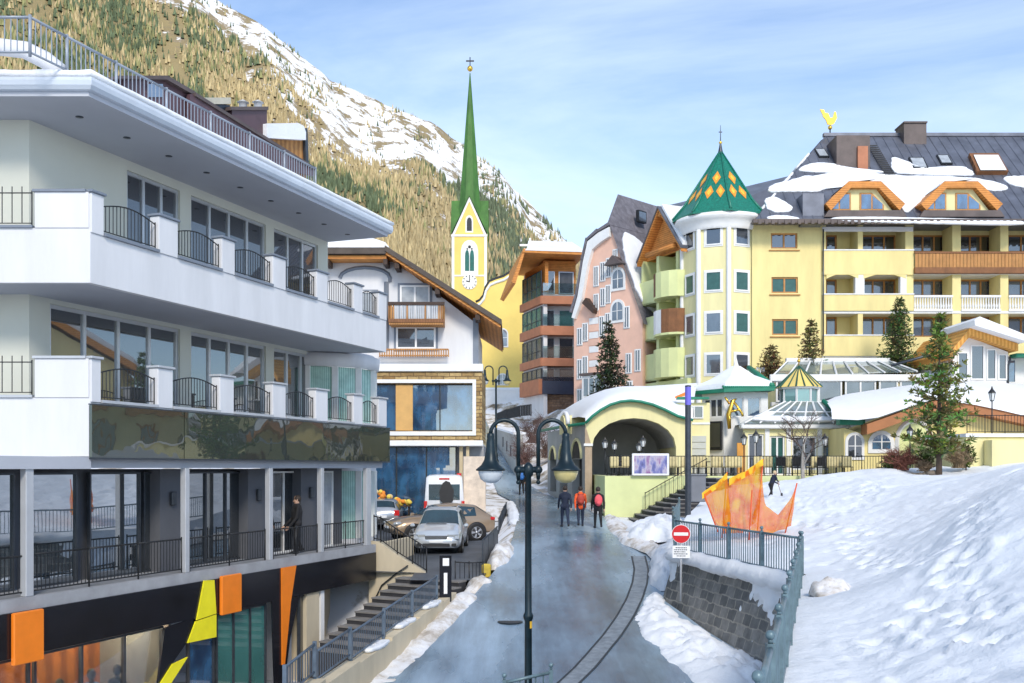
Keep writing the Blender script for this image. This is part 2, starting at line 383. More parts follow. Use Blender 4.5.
# ---------------------------------------------------------------- camera, light, sky
cam = bpy.data.cameras.new('camera'); co = bpy.data.objects.new('camera', cam); COL.objects.link(co)
cam.sensor_width = 36; cam.lens = 36*1000/1024; co.rotation_euler = (R(90), 0, 0); cam.shift_y = (468-341.5)/1024; cam.clip_end = 12000; cam.clip_start = .1
scene.camera = co
SUN_EL, SUN_AZ = R(36), R(12)      # azimuth measured from straight behind the camera towards the right
sd = Vector((math.sin(SUN_AZ)*math.cos(SUN_EL), -math.cos(SUN_AZ)*math.cos(SUN_EL), math.sin(SUN_EL)))
sl = bpy.data.lights.new('sun', 'SUN'); sl.energy = 1.2; sl.angle = R(14); sl.color = (1, .91, .78)
so = bpy.data.objects.new('sun', sl); COL.objects.link(so); so.rotation_euler = sd.to_track_quat('Z', 'Y').to_euler(); so.location = (0, 0, 60)
w = bpy.data.worlds.new('World'); scene.world = w; w.use_nodes = True; nt = w.node_tree; nt.nodes.clear()
N = lambda t: nt.nodes.new('ShaderNode'+t); Lk = lambda a, i, b, j: nt.links.new(a.outputs[i], b.inputs[j])
sky = N('TexSky'); sky.sky_type = 'NISHITA'; sky.sun_disc = False; sky.sun_elevation = SUN_EL; sky.sun_rotation = PI-SUN_AZ
sky.altitude = 1400; sky.air_density = 1.0; sky.dust_density = .6; sky.ozone_density = 1.5
tc = N('TexCoord'); mp = N('Mapping'); mp.inputs['Scale'].default_value = (1.0, 1.0, 3.4); mp.inputs['Rotation'].default_value = (0, R(14), R(20)); Lk(tc, 'Generated', mp, 0)
cn = N('TexNoise'); cn.inputs['Scale'].default_value = 1.5; cn.inputs['Detail'].default_value = 9; cn.inputs['Roughness'].default_value = .58; cn.inputs['Distortion'].default_value = .6; Lk(mp, 0, cn, 'Vector')
cr = N('ValToRGB'); Lk(cn, 0, cr, 0); cr.color_ramp.elements[0].position = .36; cr.color_ramp.elements[1].position = .78
cr.color_ramp.elements[0].color = (0, 0, 0, 1); cr.color_ramp.elements[1].color = (.75, .75, .75, 1)
mx = N('MixRGB'); Lk(cr, 0, mx, 0); Lk(sky, 0, mx, 1); mx.inputs[2].default_value = (4.6, 5.3, 6.1, 1)
bg = N('Background'); bg.inputs[1].default_value = .10; Lk(mx, 0, bg, 0); ow = N('OutputWorld'); Lk(bg, 0, ow, 0)
scene.view_settings.view_transform = 'Standard'; scene.view_settings.look = 'None'; scene.view_settings.gamma = 1
scene.view_settings.exposure = 1.25; scene.view_settings.use_curve_mapping = False
scene.cycles.max_bounces = 6; scene.cycles.transparent_max_bounces = 12; scene.cycles.use_denoising = True; scene.cycles.caustics_reflective = False
# ---------------------------------------------------------------- terrain
ROAD = [(-4, -6.5, -2.2, -6.7), (3, -6, -.2, -6.15), (10, -5, 2.0, -5.7), (16, -4.1, 3.9, -5.2), (19, -3.4, 5.0, -4.95), (22, -2.78, 5.9, -4.68), (24, -2.35, 5.6, -4.5), (26, -1.95, 5.1, -4.28), (28, -1.55, 4.75, -4.07),
        (29.5, -1.24, 4.45, -3.9), (31.5, -.9, 5.0, -3.68), (33.5, -.57, 5.5, -3.44), (35.5, -.32, 5.6, -3.2), (37.5, -.1, 5.0, -2.98), (40, .05, 4.5, -2.72), (44, .2, 4.3, -2.42), (50, .35, 4.25, -2.22),
        (55, .2, 3.8, -2.08), (60, -.1, 3.2, -1.95), (65, -.9, 2.1, -1.7), (70, -1.3, .9, -1.0), (75, -1.7, -.05, -.1), (80, -2.3, -.75, .95), (85, -2.9, -1.3, 2.0), (92, -3.6, -2.0, 3.5), (100, -4.6, -2.8, 5.2), (112, -7.5, -5.2, 7.6)]
RA = np.array(ROAD)
def road_at(Y): return [float(np.interp(Y, RA[:, 0], RA[:, k])) for k in (1, 2, 3)]
CTRL = [(-12, 5, -6.6), (-12, 20, -6.5), (-7, 27, -6.2), (-14, 40, -4), (-6, 36, -3.6), (-5, 40, -3.45), (-3, 45, -3.25), (-5, 52, -2.9), (-1.5, 38, -3.35), (-20, 55, -2), (-10, 70, 0), (-12, 90, 4), (-8, 104, 6.6), (-3, 108, 7.4), (2, 106, 7.2), (-25, 110, 8),
        (5, 88, 5.2), (9, 84, 5.0), (2.8, 72, .6), (6, 74, 3.0), (9, 73, 4.2), (4, 62, -1.4), (8, 60, -.4), (14, 66, 4.6), (22, 64, 5.0), (35, 62, 5.2), (14, 56, -.4), (24, 56, .2), (36, 54, 2), (40, 40, 2.4), (30, 30, 1.5), (20, 25, -3),
        (7, 45, -2.6), (10, 40, -3.2), (12, 20, -5.5), (10, 5, -6.5), (25, 5, -4.5), (40, 10, -2), (-30, 30, -5), (-40, 0, -7), (0, 3, -6.25), (60, 60, 6), (60, 100, 12), (20, 100, 9), (0, 135, 10), (-40, 130, 8), (-60, 70, -1), (60, 20, 2), (-60, -30, -8), (40, -30, -5), (0, -30, -8)]
for r in ROAD: CTRL += [(r[1], r[0], r[3]), ((r[1]+r[2])/2, r[0], r[3]), (r[2], r[0], r[3])]
CA = np.array(CTRL)
def gz(X, Y):      # inverse-distance terrain height
    X = np.asarray(X, float); Y = np.asarray(Y, float); d2 = (X[..., None]-CA[:, 0])**2+(Y[..., None]-CA[:, 1])**2+.3
    w_ = d2**-1.6; z = (w_*CA[:, 2]).sum(-1)/w_.sum(-1)
    xl = np.interp(Y, RA[:, 0], RA[:, 1]); xr = np.interp(Y, RA[:, 0], RA[:, 2]); zz = np.interp(Y, RA[:, 0], RA[:, 3])
    dx = np.maximum(np.maximum(xl-X, X-xr), 0); k = np.clip(1-dx/2.5, 0, 1); k = k*k*(3-2*k)*((Y > -5) & (Y < 113))
    z = z*(1-k)+(zz-.07)*k; pkz = np.interp(Y, [31, 33.5, 38, 44.5, 48, 52], [-3.75, -3.62, -3.36, -3.27, -3.0, -2.85])-.12
    inpk = (Y > 32) & (Y < 53.5) & (X > -12) & (X < np.interp(Y, [32, 36, 45, 53], [-.9, -.35, 0, 0])); z = np.where(inpk, np.minimum(z, pkz), z)
    inst = (Y > 12) & (Y < 34.4) & (X < np.interp(Y, [18, 22, 28, 30, 34.4], [-3.95, -3.2, -2.1, -1.9, -1.9])) & (X > -14); return np.where(inst & (Y < 34.3), np.minimum(z, -6.4), z)
def G(x, y): return float(gz(np.array([x]), np.array([y]))[0])
def grid_mesh(name, XX, YY, ZZ, mt, kind='structure'):
    a, b = XX.shape; V = np.stack([XX, YY, ZZ], -1).reshape(-1, 3); idx = np.arange(a*b).reshape(a, b)
    F = np.stack([idx[:-1, :-1], idx[1:, :-1], idx[1:, 1:], idx[:-1, 1:]], -1).reshape(-1, 4)
    me = bpy.data.meshes.new(name); me.from_pydata(V.tolist(), [], F.tolist()); me.materials.append(mt)
    me.polygons.foreach_set('use_smooth', [True]*len(F)); o = bpy.data.objects.new(name, me); COL.objects.link(o)
    if kind: o['kind'] = kind
    return o
xs = np.concatenate([[-5000, -2000, -900, -400, -200, -120, -80], np.arange(-60, 61, 1.0), [80, 120, 200, 400, 900, 2000, 5000]])
ys = np.concatenate([[-3000, -900, -300, -120, -60], np.arange(-30, 136, 1.0), [150, 180, 230, 300, 400, 600, 1000, 3000, 8000]])
XX, YY = np.meshgrid(xs, ys, indexing='ij')
tg = NT('ground_snow_grass'); n1 = tg.noise(.5, 8, .65); rp = tg.ramp(n1, 0, [(.36, (.16, .12, .07)), (.46, (.5, .46, .4)), (.52, (.82, .83, .86))]); tg.l(rp, 0, tg.bs, 'Base Color'); tg.bs.inputs['Roughness'].default_value = .85
GX = np.clip(XX, -70, 70); GY = np.clip(YY, -35, 136)
far = np.maximum(np.maximum(np.abs(XX)-70, 0), np.maximum(YY-136, 0)); ZG = gz(GX, GY); ZG = ZG*(1-np.clip(far/500, 0, 1))-10*np.clip(far/500, 0, 1)
grid_mesh('ground', XX, YY, ZG, tg.m)
# road: wet asphalt with a pale frozen film, the sky's blue reflection painted in
ta = NT('wet_asphalt'); big = ta.noise(.28, 5, .6, (1, .35, 1)); fine = ta.noise(38, 3, .7); mid = ta.noise(1.5, 7, .68, (1.5, .10, 1))
r1 = ta.ramp(big, 0, [(.34, (.07, .10, .135)), (.48, (.18, .27, .35)), (.62, (.36, .48, .59))]); r2 = ta.ramp(mid, 0, [(.3, (.6, .6, .62)), (.7, (1.2, 1.2, 1.2))])
m1 = ta.n('MixRGB'); m1.blend_type = 'MULTIPLY'; m1.inputs[0].default_value = .8; ta.l(r1, 0, m1, 1); ta.l(r2, 0, m1, 2)
r3 = ta.ramp(fine, 0, [(.3, (.75, .75, .75)), (.7, (1.15, 1.15, 1.15))]); m2 = ta.n('MixRGB'); m2.blend_type = 'MULTIPLY'; m2.inputs[0].default_value = .7; ta.l(m1, 0, m2, 1); ta.l(r3, 0, m2, 2); ta.l(m2, 0, ta.bs, 'Base Color')
r4 = ta.ramp(big, 0, [(.35, (.16,)*3), (.65, (.36,)*3)]); ta.l(r4, 0, ta.bs, 'Roughness'); ta.bs.inputs['Specular IOR Level'].default_value = .6; ta.bump(fine, 0, .25, .01)
ASPH = ta.m
def strip(name, yA, yB, fl, fr, dz, mt, nx=10, step=.5, zf=None):
    yy = np.arange(yA, yB+1e-6, step); t = np.linspace(0, 1, nx+1); XX = np.array([[fl(y)+(fr(y)-fl(y))*u for u in t] for y in yy]); YY = np.repeat(yy[:, None], nx+1, 1)
    ZZ = np.array([[(zf(x, y) if zf else road_at(y)[2])+dz for x in row] for row, y in zip(XX, yy)])
    return grid_mesh(name, XX.T, YY.T, ZZ.T, mt)
strip('road', -3.5, 111, lambda y: road_at(y)[0], lambda y: road_at(y)[1], .02, ASPH)
# double drain line curving along the road, and the paved gutter between
gpts = [(560, 683), (575, 669), (590, 652), (604, 636), (617, 618), (627, 600), (633, 584), (635, 570), (632, 555)]
GT = []
for px, py in gpts:
    Y = next(y for y in np.arange(15, 45, .02) if (468-py)/1000*y <= road_at(y)[2] + 1e-9 or y > 44.9) if False else min(np.arange(15, 45, .02), key=lambda y: abs((468-py)/1000*y-road_at(y)[2]))
    GT.append(((px-512)/1000*Y, float(Y)))
GT = [(GT[0][0]-1.6, GT[0][1]-4.5)]+GT
gy = np.array([p[1] for p in GT]); gx = np.array([p[0] for p in GT]); o_ = np.argsort(gy); gy = gy[o_]; gx = gx[o_]
GUT = mat('gutter_setts', (.20, .23, .26), .5, .3, 5, bump=.4, bscale=16); SLOT = mat('drain_slot', (.015, .02, .025), .5, .2, 3)
gxf = lambda y: float(np.interp(y, gy, gx))
strip('gutter', float(gy[0]), float(gy[-1]), lambda y: gxf(y), lambda y: gxf(y)+.42, .026, GUT, 2, .4)
for off in (-.05, .42): strip('drain_line', float(gy[0]), float(gy[-1]), lambda y: gxf(y)+off, lambda y: gxf(y)+off+.06, .031, SLOT, 1, .4)
m = MB(SLOT); m.lathe([(0, .034), (.33, .034), (.35, .02)], 20, (-.05, 27.0, road_at(27.0)[2]), smooth=False); struct(m.build('manhole_cover'))
m = MB(SLOT); m.lathe([(0, .034), (.33, .034), (.35, .02)], 20, (-2.0, 28.6, road_at(28.6)[2]), smooth=False)
struct(m.build('manhole_cover'))
# car park
def pk(x, y): return float(np.interp(y, [31, 33.5, 38, 44.5, 48, 52], [-3.75, -3.62, -3.36, -3.27, -3.0, -2.85]))
PASPH = mat('car_park_asphalt', (.075, .085, .10), .5, .35, .8, bump=.2, bscale=40)
strip('car_park', 32.3, 53, lambda y: -9 if y > 34 else -3.3, lambda y: float(np.interp(y, [32, 36, 45, 53], [-1.1, -.55, -.15, -.2])), .06, PASPH, 8, .5, lambda x, y: pk(x, y))
strip('snow_strip', 45.2, 51.2, lambda y: -2.4, lambda y: -.3, .12, SNOW, 6, .4, lambda x, y: pk(x, y)+.05*fbm(x, y))
# upper snow slope, held up by the fence wall on its left
FENCE = [(-1.0, -1.2), (.9, 4.8), (2.0, 8.0), (3.3, 12.3), (4.25, 15.2), (5.2, 18.3), (6.5, 22.5), (5.95, 25.0), (5.4, 27.5), (4.9, 30.0)]
UP = [(-.5, -.5, -2.6), (2, 4, -2.35), (4, 8, -1.85), (6, 12, -1.55), (8, 16, -.95), (10.2, 20, -.25), (12.5, 24, -.1), (15.2, 30, .1), (18, 36, .1), (3.4, 8, -2.2), (4, 10, -2.3), (5.4, 14, -2.25), (7.8, 20, -2.1), (9.5, 25, -1.75), (11.6, 30, -1.5), (13.2, 34, -1.1), (15.5, 40, -.55), (6.9, 24, -2.5),
      (9.2, 32, -1.95), (11.5, 40, -1.15), (13.2, 46, -.55), (7.1, 38, -1.75), (6, 32, -2.35), (5.6, 35, -2.4), (8.2, 42, -1.5), (9, 46.5, -1.0), (22, 43, -.05), (18, 44, -.3), (20, 46.5, .0), (15.5, 47, -.35), (17, 44.5, .05), (16, 45.5, -.1), (30, 40, 1.5), (30, 20, 3.2), (20, 15, 3), (12, 8, 1.5), (6, 2, -.5), (2, -6, -2.6), (40, 46, 2), (40, 10, 4), (22, 30, 1.2), (12, 14, .6), (8, 9, -.6)]
for x, y in FENCE: UP += [(x, y, -2.38), (x+1.0, y, -2.38)]
UA = np.array(UP)
def rbf(A):
    n = len(A); D = np.sqrt((A[:, None, 0]-A[None, :, 0])**2+(A[:, None, 1]-A[None, :, 1])**2+.4); P = np.c_[np.ones(n), A[:, :2]]
    Mx = np.block([[D+np.eye(n)*-.25, P], [P.T, np.zeros((3, 3))]]); return np.linalg.solve(Mx, np.r_[A[:, 2], 0, 0, 0])
UC = rbf(UA)
PITS = []
for (a, b, n_) in (((5.2, 11), (9.6, 27), 34), ((9.6, 27), (9.0, 39), 22), ((4.6, 13), (11.5, 23), 26), ((10.5, 33), (15.5, 41), 20)):
    for i_ in range(n_): t_ = i_/n_; PITS.append((a[0]+(b[0]-a[0])*t_+.17*(-1)**i_+rnd(-.06, .06)+.5*math.sin(t_*5), a[1]+(b[1]-a[1])*t_+rnd(-.1, .1)))
PITS = np.array(PITS)
def uz(x, y):
    D = np.sqrt((UA[:, 0]-x)**2+(UA[:, 1]-y)**2+.4); z = float(D@UC[:-3]+UC[-3]+UC[-2]*x+UC[-1]*y); d = x-fx(y)
    k = max(0, min(1, d/1.5)); q = max(0, min(1, (nz(x*.13+4, y*.09, 3)-.14)*3))
    if 31 < y and x > 4: q *= max(0, min(1, (44-y)/4))
    dp = ((PITS[:, 0]-x)**2+(PITS[:, 1]-y)**2).min(); foot = -.16*math.exp(-dp/.018)+.05*math.exp(-(dp**.5-.27)**2/.006)
    lump = max(0, nz(x*1.7, y*1.2, 9))**1.3*.13+max(0, nz(x*4.3, y*3.3, 2)-.05)*.17+abs(nz(x*7.5, y*6.0, 6))*.06
    pit = -.10*max(0, nz(x*2.6, y*1.9, 21)-.25)*2
    return z+k*(.34*fbm(x*.24, y*.2, 1)+.09*fbm(x*.8, y*.8, 5, 3)+lump*q+pit*(1-q)+.015*nz(x*7, y*5, 3)+foot)
fyv = np.array([p[1] for p in FENCE]+[33, 36, 44, 47.6]); fxv = np.array([p[0] for p in FENCE]+[5.35, 6.0, 8.4, 9.2])
def fx(y): return float(np.interp(y, fyv, fxv))
yy = np.concatenate([np.arange(-1.2, 30, .11), np.arange(30, 47.7, .22)]); tt = np.concatenate([np.linspace(0, 1, 150)[:-1]**1.15*13, np.linspace(13, 45, 50)])
XX = np.array([[fx(y)+u for u in tt] for y in yy]); YY = np.repeat(yy[:, None], len(tt), 1); ZZ = np.array([[uz(x, y) for x in r] for r, y in zip(XX, yy)])
XX = np.concatenate([XX[:, :1]+.03, XX], 1); YY = np.concatenate([YY[:, :1], YY], 1); ZZ = np.concatenate([ZZ[:, :1]-3.2, ZZ], 1)
grid_mesh('snow_slope', XX.T, YY.T, ZZ.T, mat_snow('slope_snow', (.84, .87, .91), 1.2, .5))

# ---------------------------------------------------------------- mountain with its forest
def mtn():
    # ridge line given as direction across the view and elevation; the slope is a real hillside from 560 m to 1500 m
    rid = [(-1500, .95), (-600, .80), (0, .66), (120, .535), (200, .482), (225, .462), (262, .444), (300, .412), (332, .388), (380, .366), (430, .346), (460, .326), (500, .295), (540, .254), (575, .218), (620, .175), (700, .125), (900, .075), (1200, .05), (1700, .03)]
    rk = np.array([(p-512)/1000 for p, e in rid]); re = np.array([e for p, e in rid])
    ks = np.concatenate([np.linspace(-2.2, -.55, 60)[:-1], np.linspace(-.55, .12, 260)[:-1], np.linspace(.12, 1.2, 50)]); vs = np.concatenate([np.linspace(0, 1, 150), np.linspace(1.02, 1.5, 12)])
    K, V = np.meshgrid(ks, vs, indexing='ij'); E = np.interp(K, rk, re); Yb, Yr = 560, 1500
    Y = Yb+(Yr-Yb)*V; Y = Y+0*K; Z = -25+(E*Yr+25)*np.where(V <= 1, .86*V+.14*V*V, 1-.9*(V-1)); X = K*Y
    Nz = np.zeros_like(Z)
    for i in range(Z.shape[0]):
        for j in range(Z.shape[1]):
            x, y = X[i, j], Y[i, j]; Nz[i, j] = 34*fbm(x*.0045, y*.0045, 2, 5)+26*abs(nz(x*.011+y*.004, y*.002, 8))-8
    Z = Z+Nz*np.clip(V*3, 0, 1)*np.clip(E*3.2, .15, 1)
    sil = (Z[:, :150]/Y[:, :150]).max(1); want_ = np.interp(ks, rk, re); f = np.clip(want_/np.maximum(sil, .02), .6, 2.2); f = np.convolve(np.pad(f, 4, 'edge'), np.ones(9)/9, 'valid'); Z = np.where(Z > 0, Z*f[:, None], Z)
    return X, Y, Z, K, V
MX, MY, MZ, MK, MV = mtn()
tm = NT('mountain_ground'); n1 = tm.noise(.010, 9, .68); n2 = tm.noise(.035, 8, .7, (1, 1, .5)); g = tm.n('Attribute'); g.attribute_name = 'Col'
add = tm.n('Math', operation='ADD'); tm.l(g, 2, add, 0); mu = tm.n('Math', operation='MULTIPLY_ADD'); tm.l(n2, 0, mu, 0); mu.inputs[1].default_value = 1.9; mu.inputs[2].default_value = -.95; tm.l(mu, 0, add, 1)
rp = tm.ramp(add, 0, [(.28, (.32, .25, .12)), (.42, (.27, .21, .12)), (.49, (.42, .36, .28)), (.53, (.80, .80, .80)), (.62, (.84, .85, .87))]); tm.l(rp, 0, tm.bs, 'Base Color'); tm.bs.inputs['Roughness'].default_value = .9
tm.bump(n2, 0, .8, 6)
mo = grid_mesh('mountain', MX, MY, MZ, tm.m)
def snowiness(k, v):     # more snow on the high right part
    px = 512+1000*k; e = np.interp(px, [150, 215, 300, 400, 470, 580, 700], [.96, .92, .80, .74, .74, .96, 1.0])
    return np.clip((v-e)*1.6+.52, 0.10, .575)
c = np.zeros((MX.size, 4), np.float32); s_ = snowiness(MK, MV).ravel(); c[:, 0] = c[:, 1] = c[:, 2] = s_; c[:, 3] = 1
a = mo.data.color_attributes.new('Col', 'FLOAT_COLOR', 'POINT'); a.data.foreach_set('color', c.ravel())
def forest():
    rng = np.random.default_rng(5); P = []; Fc = []; Cc = []; nv = 0; n = 6
    want = 82000; tries = 0; ang = np.arange(n)*2*PI/n
    kv = np.interp
    ks = MK[:, 0]; vs = MV[0, :]
    while want > 0 and tries < 640000:
        tries += 1; k = rng.uniform(-.85, .13); v = rng.uniform(.12, 1.0)
        px = 512+1000*k; lim = np.interp(px, [0, 120, 215, 260, 300, 340, 400, 470, 540, 600], [1.05, 1.0, .92, .87, .80, .77, .76, .84, 1.0, 1.0])
        i = np.searchsorted(ks, k); j = min(np.searchsorted(vs, v), len(vs)-2)
        if i >= len(ks): continue
        x, y, z = MX[i, j], MY[i, j], MZ[i, j]
        # interpolate along the cell
        u = (v-vs[j-1])/(vs[j]-vs[j-1]); z = MZ[i, j-1]*(1-u)+MZ[i, j]*u; y = 560+940*v; x = k*y
        edge = .14*nz(x*.009, y*.009, 2)+.08*nz(x*.03, y*.03, 7); dens = .95 if v < lim-.04+edge else max(0, (.5*max(0, nz(x*.02, y*.012, 15)+.12)) if v < lim+.24+edge else .10*max(0, nz(x*.03, y*.02, 1)))
        gap = nz(x*.016, y*.006, 4)
        if 150 < px < 200 and .60 < v < .86 and abs(px-172+10*nz(y*.02, 0)) < 14: dens = .12
        if gap > .42: dens *= .3
        if rng.random() > dens: continue
        tint = nz(x*.006, y*.006, 11)+.55*nz(x*.03, y*.03, 5)+rng.normal(0, .22)-max(0, (px-400)/260)*.35
        h = (5+10.5*rng.random()**1.4)*(1 if v < lim else .62); r = h*rng.uniform(.10, .20)
        if tint > .03: col = np.array([.50, .40, .22])*rng.uniform(.75, 1.2)
        elif tint > -.14: col = np.array([.29, .285, .13])*rng.uniform(.75, 1.2)
        else: col = np.array([.125, .16, .09])*rng.uniform(.7, 1.3)
        if px > 400: col = col*.9+np.array([.03, .028, .03])*min(1, (px-400)/150)
        jit = rng.uniform(.7, 1.3, n); a0 = rng.uniform(0, 6.28)
        P.append(np.stack([x+r*jit*np.cos(ang+a0), y+r*jit*np.sin(ang+a0), np.full(n, z+h*.12)], -1))
        P.append(np.stack([x+r*.62*jit[::-1]*np.cos(ang+a0+.4), y+r*.62*jit[::-1]*np.sin(ang+a0+.4), np.full(n, z+h*.5)], -1)); P.append(np.array([[x, y, z+h]]))
        for q in range(n):
            q2 = (q+1) % n; Fc.append((nv+q, nv+q2, nv+n+q2, nv+n+q)); Fc.append((nv+n+q, nv+n+q2, nv+2*n))
        sh = rng.uniform(.75, 1.25, (2*n+1, 1)); Cc.append(np.concatenate([col*sh, np.ones((2*n+1, 1))], 1)); nv += 2*n+1; want -= 1
    me = bpy.data.meshes.new('forest'); me.from_pydata(np.concatenate(P).tolist(), [], Fc); me.materials.append(FORESTM)
    a = me.color_attributes.new('Col', 'FLOAT_COLOR', 'POINT'); a.data.foreach_set('color', np.concatenate(Cc).astype(np.float32).ravel())
    o = bpy.data.objects.new('forest', me); COL.objects.link(o); tag(o, 'larch and spruce forest covering the mountain side', 'forest', kind='stuff')
forest()
# ---------------------------------------------------------------- street-front hotel on the left, built in its own facade frame
FL = FR((-10, 19.5, 0), (.345, .9385)); FLi = FL.inverted()
def tl(px, off=0.0):      # distance along the facade of a column of the view, on the plane `off` metres inside
    k = (px-512)/1000; o = FL @ Vector((0, off, 0)); d = Vector((FL[0][0], FL[1][0]))
    # o.x + t d.x = k (o.y + t d.y)
    return (k*o.y-o.x)/(d.x-k*d.y)
LB = thing('street_hotel', 'white balconied hotel over shops with dark mirror band and grey eaves', 'hotel', FL @ Vector((8, 3, -6.4)))
CO = 2.4; DX, DY = -.345, .9385        # corner of the balconies; beyond it the front turns parallel to the view
END = 16.3; LW = 6.0
def outline(inset=0.0, end=END, back=6.0):
    i = inset; c = CO+i*.55
    return [(c, i), (end-i*.0, i), (end, back), (CO+DX*LW+DY*6, back+5.0), (CO+DX*LW+i*.9, DY*LW+i*.6)]
# eaves
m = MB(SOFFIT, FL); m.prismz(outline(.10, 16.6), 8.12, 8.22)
for t in np.arange(3.4, 16, 1.55): m.lathe([(.0, 8.105), (.09, 8.11), (.09, 8.125)], 10, (t, 1.25, 0), DSTEEL)
m.build('eave_soffit', LB)
EAVE = mat('pale_blue_eave', (.56, .62, .70), .55, .06, 1.5)
m = MB(EAVE, FL); m.frust([[(x, y, z) for x, y in outline(i, 16.7)] for i, z in ((.08, 8.222), (.0, 8.24), (-.06, 8.32), (-.075, 8.42), (-.05, 8.50))]); m.build('eave_fascia', LB)
m = MB(SNOWR, FL)
rings = []
for ins, z in ((-.05, 8.505), (-.09, 8.56), (-.06, 8.63), (.10, 8.70), (.5, 8.73)): rings.append([(x, y, z+.02*nz(x, y)) for x, y in outline(ins, 16.75)])
# finer outline so that the snow edge is not ruler straight
def fine(r, st=.45):
    out = []
    for i in range(len(r)):
        a, b = Vector(r[i]), Vector(r[(i+1) % len(r)]); n = 32
        out += [tuple(a+(b-a)*(k/n)+Vector((0, .025*nz(a.x+k*.4, a.y, a.z*9), .03*nz(k*.7, a.x, a.z*5)))) for k in range(n)]
    return out
m.frust([fine(r) for r in rings], smooth=True); m.build('roof_snow', LB)
# roof terrace railing
rr_ = [(2.2, .55)]; T0 = tl(30, .55); rail_pts = [FL @ Vector((T0+DX*s, .55+DY*s, 8.6)) for s in (5.0, 3.6, 2.4, 1.2)]+[FL @ Vector((t, .55, 8.6)) for t in (T0, 2.3, 3.8, 5.55, 7.3, 9.05, 10.8, 12.55)]
rl = thing('roof_railing', 'light blue grey railing along the snowy edge of the flat roof', 'railing', rail_pts[4]); railing(rl, rail_pts, .82, mat('rail_blue_grey', (.30, .34, .40), .45, .08, 2, metal=.2), .13, .013, .035, .03)
# balconies with notched parapets
POST2 = [(63, 103), (158, 177), (221, 234), (272, 285), (316, 327), (353, 362), (378, 386)]
POST1 = [(62, 100), (157, 172), (219, 233), (272, 285), (315, 327), (353, 362), (378, 386)]
RAILS = []
for (zb, zs_, zp, posts, fz) in ((4.05, 5.12, 6.0, POST2, 4.7), (.27, 1.43, 2.38, POST1, 1.15)):
    m = MB(WHITE, FL); m.prismz(outline(.14), zb+.02, zb+.3); m.build('balcony_slab', LB)
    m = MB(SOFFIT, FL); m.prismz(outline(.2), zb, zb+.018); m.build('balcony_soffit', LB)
    m = MB(WHITE, FL)
    m.prism([(CO, zb-.02), (END, zb-.02), (END, zs_), (CO, zs_)], 0, .16)
    fr = FL @ Matrix(((DX, .9385, 0, CO), (DY, .345, 0, 0), (0, 0, 1, 0), (0, 0, 0, 1)))
    m.M = fr; m.box(.0, .002, zb-.018, LW, .16, zs_+.1); m.M = FL
    m.box(END-.16, .16, zb-.02, END, 4, zs_); m.build('parapet', LB)
    cap = MB(GREYT, FL); tops = []
    for i, (a, b) in enumerate(posts):
        t0, t1 = tl(a), tl(b)
        if i == 0: t0 = CO-.001
        pz = MB(WHITE, FL); pz.box(t0+.001, -.03, zs_+.004, t1, .24, zp, bev=.012)
        if i == 0:
            pz.M = fr; s1 = (Vector((fr.inverted() @ Vector((0, 0, 0)))).x); pz.box(.03, -.02, zs_+.105, 1.2, .2, zp)
        pz.build('parapet_pier', LB)
        c2 = MB(GREYT if zb > 3 else LGREY, FL); c2.box(t0-.04, -.08, zp+.003, t1+.04, .29, zp+.06, bev=.01)
        if i == 0: c2.M = fr; c2.box(.09, -.06, zp+.004, 1.24, .25, zp+.058)
        c2.build('pier_cap', LB); tops.append((t0, t1))
    for i in range(len(tops)-1):
        a, b = tops[i][1], tops[i+1][0]
        c2 = MB(GREYT if zb > 3 else LGREY, FL); c2.box(a+.01, -.07, zs_+.003, b-.01, .22, zs_+.07); c2.build('parapet_sill', LB)
        RAILS.append((FL @ Vector((a+.03, .06, zs_+.07)), FL @ Vector((b-.03, .06, zs_+.07))))
    c2 = MB(GREYT if zb > 3 else LGREY, fr); c2.box(1.25, -.05, zs_+.103, LW, .2, zs_+.16); c2.build('parapet_sill', LB)
    a, b = fr @ Vector((1.3, .06, zs_+.16)), fr @ Vector((5.2, .06, zs_+.16)); lv = 'upper' if zb > 3 else 'lower'
    r_ = thing('balcony_railing', f'straight spiked iron railing on the {lv} white balcony left of the corner pier', 'railing', a, group='iron balcony railings')
    railing(r_, [a, (a+b)/2, b], .72, IRON, .2, .012, .014, .014, low=.06, bar_over=.14)
ordn = ['widest', 'second', 'third', 'fourth', 'fifth', 'small last']
for i, (a, b) in enumerate(RAILS):
    lv = 'upper' if i < 6 else 'lower'; k = i % 6
    lab = (f'arched iron railing beside the corner pier of the {lv} white balcony' if k == 0 else f'{ordn[k]} arched iron railing from the corner pier on the {lv} white balcony')
    r_ = thing('balcony_railing', lab, 'railing', a, group='iron balcony railings')
    railing(r_, [a, b], .60, IRON, .11, .011, .014, .016, arch=.16, low=.07)
